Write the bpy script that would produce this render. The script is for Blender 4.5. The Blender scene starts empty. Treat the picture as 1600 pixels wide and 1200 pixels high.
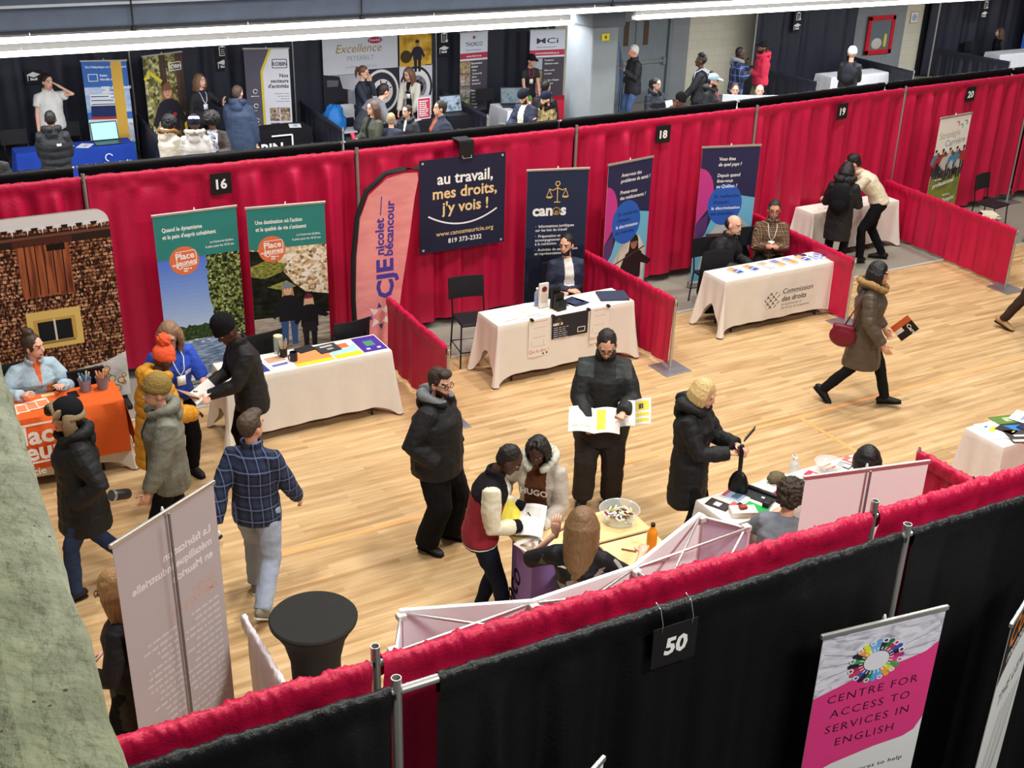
import bpy, bmesh, math, random
import numpy as np
from mathutils import Vector, Matrix, noise

random.seed(7)
sc = bpy.context.scene
C = sc.collection
V = Vector
R = math.radians
PI = math.pi

# ---------------------------------------------------------------- camera, world, lights, exposure
CAM_F, CAM_PITCH, CAM_YAW, CAM_ROLL, CAM_H = 1811.917, 0.4410609, 0.5187406, 0.0270210, 5.8297
cd = bpy.data.cameras.new('camera')
cd.sensor_width = 36
cd.lens = 36 * CAM_F / 1600
cd.clip_start = .05
cam = bpy.data.objects.new('camera', cd)
C.objects.link(cam)
_f = V((math.sin(CAM_YAW) * math.cos(CAM_PITCH), math.cos(CAM_YAW) * math.cos(CAM_PITCH), -math.sin(CAM_PITCH)))
_r = V((math.cos(CAM_YAW), -math.sin(CAM_YAW), 0))
_u = _r.cross(_f)
_r2 = _r * math.cos(CAM_ROLL) + _u * math.sin(CAM_ROLL)
_u2 = _u * math.cos(CAM_ROLL) - _r * math.sin(CAM_ROLL)
cam.matrix_world = Matrix(((_r2.x, _u2.x, -_f.x, 0), (_r2.y, _u2.y, -_f.y, 0), (_r2.z, _u2.z, -_f.z, CAM_H), (0, 0, 0, 1)))
sc.camera = cam

sc.view_settings.view_transform = 'Standard'
sc.view_settings.look = 'None'
sc.view_settings.gamma = 1
sc.view_settings.use_curve_mapping = False
sc.view_settings.exposure = 0.0
wd = bpy.data.worlds.new('hall_air')
sc.world = wd
wd.use_nodes = True
wd.node_tree.nodes['Background'].inputs[0].default_value = (1, .97, .93, 1)
wd.node_tree.nodes['Background'].inputs[1].default_value = .14

def lamp(name, loc, size, power, col=(1, .95, .86), rot=(0, 0, 0)):
    l = bpy.data.lights.new(name, 'AREA')
    l.shape = 'RECTANGLE'
    l.size, l.size_y = size
    l.energy = power
    l.color = col
    o = bpy.data.objects.new(name, l)
    o.location = loc
    o.rotation_euler = rot
    C.objects.link(o)
    return o
# the arena lights high over the wooden floor, an added near fill, and the tube lines under the far balcony
for i, (x, y) in enumerate([(1, 6.2), (6.5, 6.8), (12, 7.6), (3.5, 11.2), (9, 11.3), (16, 11.6)]):
    lamp('arena_and_fill_lamp', (x, y, 10.5), (1, 1), 420, (1, .97, .92))
lamp('arena_and_fill_lamp', (6, -1.5, 8.8), (1.6, 1.6), 980, (1, .98, .95))  # added fill lamp behind the camera, brightens the near banners
lamp('tube_line_lamp', (6, 18.6, 2.98), (17, .2), 620, (.93, .95, 1))
lamp('tube_line_lamp', (23, 18.6, 2.98), (17, .2), 620, (.93, .95, 1))
lamp('tube_line_lamp', (6, 15.8, 3.3), (17, .2), 200, (.93, .95, 1))
lamp('tube_line_lamp', (23, 15.8, 3.3), (17, .2), 200, (.93, .95, 1))

# ---------------------------------------------------------------- materials
_M = {}
def lin(h):
    h = h.lstrip('#')
    c = [int(h[i:i + 2], 16) / 255 for i in (0, 2, 4)]
    return tuple(x / 12.92 if x <= .04045 else ((x + .055) / 1.055) ** 2.4 for x in c) + (1,)
def newmat(name):
    m = bpy.data.materials.new(name)
    m.use_nodes = True
    nt = m.node_tree
    return m, nt, nt.nodes['Principled BSDF'], nt.nodes.new, nt.links.new
def mat(h, rough=.8, metal=0, bump=0, bs=40, vary=.12, spec=.3, name=None):
    """plain procedural surface: colour with a little noise in it, and a fine bump"""
    k = (h, rough, metal, bump, bs, vary, spec)
    if k in _M: return _M[k]
    m, nt, b, N, L = newmat(name or 'surface_' + h.strip('#'))
    b.inputs['Roughness'].default_value = rough
    b.inputs['Metallic'].default_value = metal
    b.inputs['Specular IOR Level'].default_value = spec
    tc = N('ShaderNodeTexCoord')
    no = N('ShaderNodeTexNoise')
    no.inputs['Scale'].default_value = bs * .25
    no.inputs['Detail'].default_value = 3
    L(tc.outputs['Object'], no.inputs['Vector'])
    mx = N('ShaderNodeMix'); mx.data_type = 'RGBA'
    c = lin(h)
    mx.inputs[6].default_value = tuple(x * (1 - vary) for x in c[:3]) + (1,)
    mx.inputs[7].default_value = tuple(min(1, x * (1 + vary)) for x in c[:3]) + (1,)
    L(no.outputs['Fac'], mx.inputs[0])
    L(mx.outputs[2], b.inputs['Base Color'])
    if bump:
        n2 = N('ShaderNodeTexNoise')
        n2.inputs['Scale'].default_value = bs
        n2.inputs['Detail'].default_value = 4
        L(tc.outputs['Object'], n2.inputs['Vector'])
        bp = N('ShaderNodeBump')
        bp.inputs['Strength'].default_value = bump
        bp.inputs['Distance'].default_value = .01
        L(n2.outputs['Fac'], bp.inputs['Height'])
        L(bp.outputs[0], b.inputs['Normal'])
    _M[k] = m
    return m
def cloth(h, bump=.5, bs=30, rough=.9): return mat(h, rough, 0, bump, bs, .10, .15)
def ink(h): return mat(h, .6, 0, 0, 20, .03, .25)
def metal(h='B8B8B4', rough=.35): return mat(h, rough, .85, 0, 40, .05)
def glow(h, e):
    k = ('glow', h, e)
    if k not in _M:
        m, nt, b, N, L = newmat('glow_' + h)
        b.inputs['Base Color'].default_value = lin(h)
        b.inputs['Emission Color'].default_value = lin(h)
        b.inputs['Emission Strength'].default_value = e
        _M[k] = m
    return _M[k]
def clear(h='F4F8FA', rough=.05, alpha=.25):
    k = ('clear', h, rough, alpha)
    if k not in _M:
        m, nt, b, N, L = newmat('clear_plastic')
        b.inputs['Base Color'].default_value = lin(h)
        b.inputs['Roughness'].default_value = rough
        b.inputs['Alpha'].default_value = alpha
        _M[k] = m
    return _M[k]
def photo(cols, scale=(1, 1, 1), kind='noise', detail=5, rough=.55, dist=0, seed=0, bump=0):
    """printed photo texture / patterned stuff: colours spread by noise, cells or bands, in object space"""
    k = ('photo', tuple(cols), tuple(scale), kind, detail, rough, dist, seed)
    if k in _M: return _M[k]
    m, nt, b, N, L = newmat('print_' + kind)
    b.inputs['Roughness'].default_value = rough
    b.inputs['Specular IOR Level'].default_value = .2
    tc = N('ShaderNodeTexCoord'); mp = N('ShaderNodeMapping')
    mp.inputs['Scale'].default_value = scale
    mp.inputs['Location'].default_value = (seed, seed * .7, seed * .3)
    L(tc.outputs['Object'], mp.inputs[0])
    if kind == 'noise':
        t = N('ShaderNodeTexNoise'); t.inputs['Scale'].default_value = 1
        t.inputs['Detail'].default_value = detail
        t.inputs['Distortion'].default_value = dist
        out = t.outputs['Fac']
        lo, hi = .3, .7
    elif kind == 'cells':
        t = N('ShaderNodeTexVoronoi'); t.inputs['Scale'].default_value = 1
        sp = N('ShaderNodeSeparateColor'); L(t.outputs['Color'], sp.inputs[0])
        out = sp.outputs[0]; lo, hi = 0, 1
    else:
        t = N('ShaderNodeTexWave'); t.bands_direction = 'Z' if kind == 'bandz' else 'X'
        t.inputs['Scale'].default_value = 1
        t.inputs['Distortion'].default_value = dist
        t.inputs['Detail'].default_value = detail
        out = t.outputs['Fac']; lo, hi = 0, 1
    L(mp.outputs[0], t.inputs['Vector'])
    rp = N('ShaderNodeValToRGB')
    n = len(cols)
    while len(rp.color_ramp.elements) < n: rp.color_ramp.elements.new(.5)
    for i, c in enumerate(cols):
        rp.color_ramp.elements[i].position = lo + (hi - lo) * i / max(1, n - 1)
        rp.color_ramp.elements[i].color = lin(c)
    L(out, rp.inputs[0]); L(rp.outputs[0], b.inputs['Base Color'])
    _M[k] = m
    return m
def plaid(a, b2, c, sx=.09, rough=.9):
    """woven check: two sets of bands crossing, in object space"""
    k = ('plaid', a, b2, c, sx)
    if k in _M: return _M[k]
    m, nt, b, N, L = newmat('plaid_cloth')
    b.inputs['Roughness'].default_value = rough
    tc = N('ShaderNodeTexCoord'); sp = N('ShaderNodeSeparateXYZ')
    L(tc.outputs['Object'], sp.inputs[0])
    def band(o, width, off=0):
        d = N('ShaderNodeMath'); d.operation = 'MULTIPLY_ADD'; L(o, d.inputs[0]); d.inputs[1].default_value = 1 / sx; d.inputs[2].default_value = off
        fr = N('ShaderNodeMath'); fr.operation = 'FRACT'; L(d.outputs[0], fr.inputs[0])
        lt = N('ShaderNodeMath'); lt.operation = 'LESS_THAN'; L(fr.outputs[0], lt.inputs[0]); lt.inputs[1].default_value = width
        return lt.outputs[0]
    ad = N('ShaderNodeMath'); L(sp.outputs[0], ad.inputs[0]); L(sp.outputs[1], ad.inputs[1])
    w1, w2 = band(ad.outputs[0], .45), band(sp.outputs[2], .45)
    t1, t2 = band(ad.outputs[0], .09, .3), band(sp.outputs[2], .09, .3)
    su = N('ShaderNodeMath'); L(w1, su.inputs[0]); L(w2, su.inputs[1])
    hf = N('ShaderNodeMath'); hf.operation = 'MULTIPLY'; L(su.outputs[0], hf.inputs[0]); hf.inputs[1].default_value = .5
    m1 = N('ShaderNodeMix'); m1.data_type = 'RGBA'; m1.inputs[6].default_value = lin(a); m1.inputs[7].default_value = lin(b2); L(hf.outputs[0], m1.inputs[0])
    mxx = N('ShaderNodeMath'); mxx.operation = 'MAXIMUM'; L(t1, mxx.inputs[0]); L(t2, mxx.inputs[1])
    m2 = N('ShaderNodeMix'); m2.data_type = 'RGBA'; L(m1.outputs[2], m2.inputs[6]); m2.inputs[7].default_value = lin(c); L(mxx.outputs[0], m2.inputs[0])
    L(m2.outputs[2], b.inputs['Base Color'])
    _M[k] = m
    return m

# ---------------------------------------------------------------- things and meshes
def tag(o, label=None, cat=None, group=None, kind=None):
    for k, v in (('label', label), ('category', cat), ('group', group), ('kind', kind)):
        if v: o[k] = v
    return o
def empty(name, label, cat, loc=(0, 0, 0), rz=0, group=None, rx=0):
    o = bpy.data.objects.new(name, None)
    C.objects.link(o)
    o.empty_display_size = .1
    o.location = loc
    o.rotation_euler = (rx, 0, rz)
    return tag(o, label, cat, group)
def link(name, me, parent=None, loc=None, rz=0):
    o = bpy.data.objects.new(name, me)
    C.objects.link(o)
    if parent: o.parent = parent
    if loc is not None: o.location = loc
    if rz: o.rotation_euler = (0, 0, rz)
    return o
def frame_of(t, ref):
    u = ref - t * ref.dot(t)
    if u.length < 1e-4:
        ref = V((0, 1, 0)) if abs(t.y) < .9 else V((1, 0, 0))
        u = ref - t * ref.dot(t)
    u.normalize()
    return u, t.cross(u)
_TXT = {}
def text_mesh(s, bold=0, spacing=1):
    k = (s, bold, spacing)
    if k not in _TXT:
        cu = bpy.data.curves.new('lettering', 'FONT')
        cu.body = s
        cu.resolution_u = 2
        cu.offset = bold
        cu.space_character = spacing
        cu.align_x = 'LEFT'
        o = bpy.data.objects.new('lettering', cu)
        C.objects.link(o)
        me = o.evaluated_get(bpy.context.evaluated_depsgraph_get()).to_mesh()
        vs = [tuple(v.co) for v in me.vertices]; fs = [tuple(p.vertices) for p in me.polygons]
        o.to_mesh_clear()
        bpy.data.objects.remove(o); bpy.data.curves.remove(cu)
        xs = [v[0] for v in vs] or [0]
        _TXT[k] = (vs, fs, min(xs), max(xs))
    return _TXT[k]
class MB:
    """collects shapes and links them as one mesh object"""
    def __init__(s):
        s.v = []; s.f = []; s.m = []; s.mats = []; s.seg = []; s.X = Matrix()
    def mi(s, m):
        if m not in s.mats: s.mats.append(m)
        return s.mats.index(m)
    def add(s, vs, fs, m):
        o = len(s.v); i = s.mi(m)
        s.v += [tuple(s.X @ V(p)) for p in vs]
        s.f += [tuple(a + o for a in f) for f in fs]
        s.m += [i] * len(fs)
    def box(s, c, d, m, rz=0, rx=0, ry=0, bev=0):
        x, y, z = (a / 2 for a in d)
        M = Matrix.Translation(c) @ Matrix.Rotation(rz, 4, 'Z') @ Matrix.Rotation(ry, 4, 'Y') @ Matrix.Rotation(rx, 4, 'X')
        if bev:
            b = min(bev, x * .9, y * .9, z * .9)
            bm = bmesh.new()
            bmesh.ops.create_cube(bm, size=1, matrix=Matrix.Diagonal((d[0], d[1], d[2], 1)))
            bmesh.ops.bevel(bm, geom=bm.edges[:], offset=b, segments=2, affect='EDGES', profile=.5)
            bm.verts.index_update()
            vs = [M @ v.co for v in bm.verts]; fs = [[v.index for v in f.verts] for f in bm.faces]
            bm.free()
            return s.add(vs, fs, m)
        P = [M @ V(p) for p in ((-x, -y, -z), (x, -y, -z), (x, y, -z), (-x, y, -z), (-x, -y, z), (x, -y, z), (x, y, z), (-x, y, z))]
        s.add(P, [(3, 2, 1, 0), (4, 5, 6, 7), (0, 1, 5, 4), (1, 2, 6, 5), (2, 3, 7, 6), (3, 0, 4, 7)], m)
    def tube(s, pts, rad, m=None, n=10, ref=V((1, 0, 0)), cap=.5, tagname=None):
        pts = [V(p) for p in pts]
        rad = [(r, r) if not isinstance(r, (tuple, list)) else r for r in (rad if isinstance(rad, (list, tuple)) else [rad] * len(pts))]
        if tagname is not None:
            for i in range(len(pts) - 1):
                s.seg.append((pts[i], pts[i + 1], sum(rad[i]) / 2, sum(rad[i + 1]) / 2, tagname))
        P = []; Rr = []; T = []
        N = len(pts)
        for i in range(N):
            t = (pts[min(i + 1, N - 1)] - pts[max(i - 1, 0)])
            t = t.normalized() if t.length > 1e-6 else V((0, 0, 1))
            a, b = rad[i]
            if i == 0 and cap:
                k = min(a, b) * cap
                P += [pts[0] - t * k, pts[0] - t * k * .7]; Rr += [(a * .35, b * .35), (a * .75, b * .75)]; T += [t, t]
            P.append(pts[i]); Rr.append((a, b)); T.append(t)
            if i == N - 1 and cap:
                k = min(a, b) * cap
                P += [pts[i] + t * k * .7, pts[i] + t * k]; Rr += [(a * .75, b * .75), (a * .35, b * .35)]; T += [t, t]
        vs = []; fs = []
        for p, (a, b), t in zip(P, Rr, T):
            u, w = frame_of(t, ref)
            for j in range(n):
                c, si = math.cos(2 * PI * j / n), math.sin(2 * PI * j / n)
                vs.append(p + u * a * c + w * b * si)
        K = len(P)
        for i in range(K - 1):
            for j in range(n):
                q = (j + 1) % n
                fs.append((i * n + j, i * n + q, (i + 1) * n + q, (i + 1) * n + j))
        fs.append(tuple(range(n - 1, -1, -1))); fs.append(tuple((K - 1) * n + j for j in range(n)))
        s.add(vs, fs, m)
    def ball(s, c, r, m=None, n=14, M=None, tagname=None, noise_amp=0, noise_s=20):
        c = V(c); r = V(r) if isinstance(r, (tuple, list, Vector)) else V((r, r, r))
        h = n // 2 + 1
        if tagname is not None: s.seg.append((c, c + V((0, 0, .001)), sum(r) / 3, sum(r) / 3, tagname))
        vs = []; fs = []
        def pt(a, b):
            d = V((math.sin(a) * math.cos(b), math.sin(a) * math.sin(b), math.cos(a)))
            k = 1 + (noise_amp * noise.noise(d * noise_s + c * 31) if noise_amp else 0)
            p = V((d.x * r.x, d.y * r.y, d.z * r.z)) * k
            return c + (M @ p if M else p)
        vs.append(pt(0, 0))
        for i in range(1, h):
            for j in range(n): vs.append(pt(PI * i / h, 2 * PI * j / n))
        vs.append(pt(PI, 0))
        for j in range(n): fs.append((0, 1 + j, 1 + (j + 1) % n))
        for i in range(h - 2):
            for j in range(n):
                q = (j + 1) % n
                fs.append((1 + i * n + j, 1 + (i + 1) * n + j, 1 + (i + 1) * n + q, 1 + i * n + q))
        L = len(vs) - 1; o = 1 + (h - 2) * n
        for j in range(n): fs.append((L, o + (j + 1) % n, o + j))
        s.add(vs, fs, m)
    def lathe(s, prof, m, n=24, c=(0, 0, 0), capb=True, capt=True):
        vs = []; fs = []
        for r, z in prof:
            for j in range(n): vs.append((c[0] + r * math.cos(2 * PI * j / n), c[1] + r * math.sin(2 * PI * j / n), c[2] + z))
        K = len(prof)
        for i in range(K - 1):
            for j in range(n):
                q = (j + 1) % n
                fs.append((i * n + j, i * n + q, (i + 1) * n + q, (i + 1) * n + j))
        if capb: fs.append(tuple(range(n - 1, -1, -1)))
        if capt: fs.append(tuple((K - 1) * n + j for j in range(n)))
        s.add(vs, fs, m)
    def prism(s, poly, y0, y1, m):
        """outline in the x-z plane given a thickness in y"""
        n = len(poly)
        vs = [(x, y0, z) for x, z in poly] + [(x, y1, z) for x, z in poly]
        fs = [tuple(range(n)), tuple(range(2 * n - 1, n - 1, -1))] + [(i, i + n, (i + 1) % n + n, (i + 1) % n) for i in range(n)]
        s.add(vs, fs, m)
    # --- printing on a sheet that stands in the x-z plane with its front at y = s.y0 (towards -y)
    y0 = 0; lay = 0
    def _y(s):
        if not s.freeze: s.lay += 1
        return s.y0 - .0004 - .00004 * s.lay
    def poly(s, pts, m, hold=False):
        y = s._y()
        s.add([(x, y, z) for x, z in pts], [tuple(range(len(pts)))], m)
    def rect(s, x0, z0, x1, z1, m): s.poly([(x0, z0), (x1, z0), (x1, z1), (x0, z1)], m)
    def disc(s, x, z, rx, m, rz=None, n=28):
        rz = rz or rx
        s.poly([(x + rx * math.cos(2 * PI * i / n), z + rz * math.sin(2 * PI * i / n)) for i in range(n)], m)
    def ring(s, x, z, r, w, m, n=28, a0=0, a1=360):
        y = s._y(); vs = []; fs = []
        for i in range(n + 1):
            a = R(a0 + (a1 - a0) * i / n)
            vs += [(x + r * math.cos(a), y, z + r * math.sin(a)), (x + (r - w) * math.cos(a), y, z + (r - w) * math.sin(a))]
            if i < n: fs.append((2 * i, 2 * i + 1, 2 * i + 3, 2 * i + 2))
        s.add(vs, fs, m)
    freeze = False
    def line(s, pts, w, m):
        y = s._y()
        for (x0, z0), (x1, z1) in zip(pts, pts[1:]):
            d = math.hypot(x1 - x0, z1 - z0) or 1
            a, b = -(z1 - z0) / d * w / 2, (x1 - x0) / d * w / 2
            s.add([(x0 - a, y, z0 - b), (x1 - a, y, z1 - b), (x1 + a, y, z1 + b), (x0 + a, y, z0 + b)], [(0, 1, 2, 3)], m)
    def frame(s, x0, z0, x1, z1, w, m): s.line([(x0, z0), (x1, z0), (x1, z1), (x0, z1), (x0, z0 - w / 2)], w, m)
    def text(s, t, x, z, size, m, al='l', bold=0, rot=0, fit=None, mirror=False, spacing=1, xs=1, shear=0):
        vs, fs, a, b = text_mesh(t, bold, spacing)
        w = (b - a) * size * xs
        k = size
        if fit: xs = xs * fit / w; w = fit
        off = {'l': -a * k * xs, 'c': -a * k * xs - w / 2, 'r': -a * k * xs - w}[al]
        y = s._y(); c, si = math.cos(rot), math.sin(rot)
        o = []
        for p in vs:
            px, pz = p[0] * k * xs + off + p[1] * k * shear, p[1] * k
            if mirror: px = -px
            o.append((x + px * c - pz * si, y, z + px * si + pz * c))
        s.add(o, fs, m)
    def build(s, name, parent=None, smooth=False, loc=None, rz=0):
        me = bpy.data.meshes.new(name)
        me.from_pydata(s.v, [], s.f)
        for m in s.mats: me.materials.append(m)
        if len(s.mats) > 1: me.polygons.foreach_set('material_index', s.m)
        if smooth: me.polygons.foreach_set('use_smooth', [True] * len(me.polygons))
        me.update()
        o = link(name, me, parent, loc, rz)
        if smooth == 'auto': me.set_sharp_from_angle(angle=R(40))
        return o
def thing(mb, name, label, cat, loc=(0, 0, 0), rz=0, group=None, smooth=False):
    return tag(mb.build(name, None, smooth, loc, rz), label, cat, group)
def structure(mb, name, label=None):
    o = mb.build(name)
    o['kind'] = 'structure'
    if label: o['label'] = label
    return o
def fuse(mb, vox, it=3, keep=True):
    """melt the closed shapes of a builder into one skin; returns vertex array and face list"""
    me = bpy.data.meshes.new('fuse')
    me.from_pydata(mb.v, [], mb.f)
    o = bpy.data.objects.new('fuse', me)
    C.objects.link(o)
    r = o.modifiers.new('r', 'REMESH'); r.mode = 'VOXEL'; r.voxel_size = vox; r.adaptivity = 0
    if it:
        q = o.modifiers.new('s', 'SMOOTH'); q.iterations = it; q.factor = .5
    ev = o.evaluated_get(bpy.context.evaluated_depsgraph_get())
    m2 = bpy.data.meshes.new_from_object(ev)
    bpy.data.objects.remove(o); bpy.data.meshes.remove(me)
    return m2

# ---------------------------------------------------------------- people
def strands(h):
    """hair: colour and bump drawn out along the length"""
    k = ('strands', h)
    if k in _M: return _M[k]
    m, nt, b, N, L = newmat('hair_' + h)
    b.inputs['Roughness'].default_value = .45
    tc = N('ShaderNodeTexCoord'); mp = N('ShaderNodeMapping'); mp.inputs['Scale'].default_value = (110, 110, 7); L(tc.outputs['Object'], mp.inputs[0])
    n = N('ShaderNodeTexNoise'); n.inputs['Scale'].default_value = 1; n.inputs['Detail'].default_value = 3; L(mp.outputs[0], n.inputs['Vector'])
    mx = N('ShaderNodeMix'); mx.data_type = 'RGBA'; c = lin(h); mx.inputs[6].default_value = tuple(x * .5 for x in c[:3]) + (1,); mx.inputs[7].default_value = tuple(min(1, x * 1.5) for x in c[:3]) + (1,)
    L(n.outputs['Fac'], mx.inputs[0]); L(mx.outputs[2], b.inputs['Base Color'])
    bp = N('ShaderNodeBump'); bp.inputs['Strength'].default_value = .8; bp.inputs['Distance'].default_value = .01; L(n.outputs['Fac'], bp.inputs['Height']); L(bp.outputs[0], b.inputs['Normal'])
    _M[k] = m
    return m
def ik(a, c, l1, l2, pole):
    d = c - a
    L = d.length
    mx = (l1 + l2) * .995
    if L > mx:
        d = d * (mx / L); c = a + d; L = mx
    if L < abs(l1 - l2) + .02: L = abs(l1 - l2) + .02
    t = d.normalized()
    x = (l1 * l1 - l2 * l2 + L * L) / (2 * L)
    h = math.sqrt(max(0, l1 * l1 - x * x))
    p = pole - t * pole.dot(t)
    p = p.normalized() if p.length > 1e-5 else V((0, 0, -1))
    return a + t * x + p * h, c
HANDS = {'down': (.25, .04, .80), 'side': (.27, -.02, .80), 'pocket': (.205, .10, .97), 'read': (.10, .34, 1.14), 'fold': (-.03, .22, 1.10),
         'table': (.16, .36, .82), 'lap': (.10, .30, .62), 'swingf': (.20, .30, .90), 'swingb': (.24, -.28, .88), 'ear': (.13, .10, 1.60),
         'chest': (.05, .24, 1.25), 'back': (.12, -.16, .92), 'up': (.24, .28, 1.36)}
def skeleton(q):
    S = {}
    sit = q.get('sit')
    lean, tw = R(q.get('lean', 0)), R(q.get('twist', 0))
    fl = q.get('feet', ((-.11, .02, 0), (.11, .02, 0)) if not sit else ((-.13, .42, 0), (.13, .42, 0)))
    pz = q.get('pz', .50 if sit else .925)
    py = q.get('py', 0)
    P = V((q.get('px', 0), py, pz))
    fw = lambda a: V((0, math.sin(a), math.cos(a)))
    W = P + fw(lean * .6) * .15
    Ch = W + fw(lean) * .22
    NB = Ch + fw(lean * 1.05) * .17
    up = fw(lean)
    ax = Matrix.Rotation(tw, 3, up) @ V((1, 0, 0))
    fr = up.cross(ax) * 1
    S.update(P=P, W=W, C=Ch, N=NB, up=up, ax=ax, fr=fr)
    hp, hy, hr = R(q.get('hp', 0)), R(q.get('hy', 0)), R(q.get('hr', 0))
    HB = NB + fw(lean * .8 + hp * .35) * .062
    HM = Matrix.Rotation(hy, 3, 'Z') @ Matrix.Rotation(-hp, 3, 'X') @ Matrix.Rotation(hr, 3, 'Y')
    HM = HM * 1.07
    S['HM'] = HM
    S['H'] = HB + HM @ V((0, .02, .108))
    S['HB'] = HB
    sw = q.get('sw', .165)
    for sd, k in ((-1, 'L'), (1, 'R')):
        sh = NB - up * .085 + ax * (sd * sw)
        t = q.get(k, 'down')
        el = None
        if isinstance(t, str):
            b = HANDS[t]
            t = V((b[0] * sd, b[1], b[2] - .925 + pz))
        else: t = V(t)
        pole = ax * (sd * .55) + V((0, -.6, -.55))
        if q.get(k + 'p'): pole = V(q[k + 'p'])
        e, w = ik(sh, t, .295, .265, pole)
        S['sh' + k], S['el' + k], S['wr' + k] = sh, e, w
        hj = P + V((sd * .092, 0, -.03))
        f = fl[0 if sd < 0 else 1]
        an = V((f[0], f[1], f[2] + .085))
        tr = R(f[3]) if len(f) > 3 else 0
        kn, an = ik(hj, an, .425, .42, V((sd * .12 + q.get('kx', 0), 1, .25 if sit else 0)))
        S['hj' + k], S['kn' + k], S['an' + k], S['pt' + k] = hj, kn, an, tr
    return S
def near_seg(P, segs):
    """per point: index of the closest limb piece, distance along it, signed closeness"""
    best = np.full(len(P), 1e9); bi = np.zeros(len(P), int); bt = np.zeros(len(P)); acc = 0
    last = None
    for i, (a, b, ra, rb, tg) in enumerate(segs):
        a, b = np.array(a), np.array(b); d = b - a; L2 = max(1e-9, d @ d)
        if last is None or np.linalg.norm(a - last) > 1e-4: acc = 0
        last = b
        t = np.clip((P - a) @ d / L2, 0, 1)
        D = np.linalg.norm(P - a - t[:, None] * d, axis=1) / (ra + (rb - ra) * t)
        k = D < best
        best[k] = D[k]; bi[k] = i; bt[k] = acc + t[k] * math.sqrt(L2)
        acc += math.sqrt(L2)
    return bi, bt
def finish(me, mb, mats, pick, s, name, parent, amp=.006, puff=0, pf=.1, seedv=0, wr=9):
    """wrinkle the fused skin, give each face its material, scale to the person's height, link it"""
    n = len(me.vertices)
    P = np.empty(n * 3, np.float32); me.vertices.foreach_get('co', P); P = P.reshape(-1, 3)
    N = np.empty(n * 3, np.float32); me.vertices.foreach_get('normal', N); N = N.reshape(-1, 3)
    if amp or puff:
        d = np.zeros(n)
        if amp:
            so = V((seedv * 3.1, seedv * 1.7, 0))
            d += amp * np.array([noise.noise(V(p) * wr + so) + .5 * noise.noise(V((p[0] * 14, p[1] * 14, p[2] * 26)) + so) for p in P.tolist()])
        if puff:
            bi, bt = near_seg(P, mb.seg)
            d += puff * (np.abs(np.sin(PI * bt / pf)) ** .6 - .6)
        P = P + N * d[:, None].astype(np.float32)
    if pick and len(mats) > 1:
        m = len(me.polygons)
        cen = np.empty(m * 3, np.float32); me.polygons.foreach_get('center', cen)
        idx = pick(cen.reshape(-1, 3))
        for x in mats: me.materials.append(x)
        me.polygons.foreach_set('material_index', idx.astype(np.int32))
    else:
        me.materials.append(mats[0])
    me.vertices.foreach_set('co', (P * s).ravel())
    me.polygons.foreach_set('use_smooth', [True] * len(me.polygons))
    me.update()
    me.name = name
    return link(name, me, parent)
def plain(mb, mats_unused, s, name, parent):
    mb.v = [tuple(c * s for c in p) for p in mb.v]
    return mb.build(name, parent, True)
def hand(mb, w, d, pal, sk, side, curl=.5):
    """palm, four fingers of different length and a thumb from the side of the palm"""
    d = d.normalized(); x = pal - d * pal.dot(d); x.normalize()          # x: palm normal
    y = d.cross(x) * side                                                # y: towards the thumb
    mb.tube([w - d * .03, w + d * .01, w + d * .05, w + d * .085], [(.022, .019), (.03, .017), (.04, .016), (.039, .013)], sk, 8, ref=y)
    for i, (o, L) in enumerate(((.029, .066), (.0095, .075), (-.0095, .07), (-.028, .054))):
        p = w + d * .085 + y * o
        a = curl * (.8 + .12 * i)
        d1 = d * math.cos(a * .5) + x * math.sin(a * .5)
        d2 = d * math.cos(a * 1.5) + x * math.sin(a * 1.5)
        d3 = d * math.cos(a * 2.2) + x * math.sin(a * 2.2)
        mb.tube([p - d * .015, p + d1 * L * .45, p + d1 * L * .45 + d2 * L * .32, p + d1 * L * .45 + d2 * L * .32 + d3 * L * .25], [.0095, .0088, .0082, .0068], sk, 6, ref=y)
    p = w + d * .025 + y * .03
    mb.tube([p - y * .008, p + (d * .6 + y * .75) * .035 + x * .008, p + (d * .85 + y * .6) * .062 + x * .022], [.0125, .0105, .0085], sk, 6, ref=x)
SKIN = {'l': 'D9A487', 'p': 'E0AE94', 't': 'B98362', 'b': '7A4E38', 'd': '4A2F24', 'r': 'D08F76'}
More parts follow.
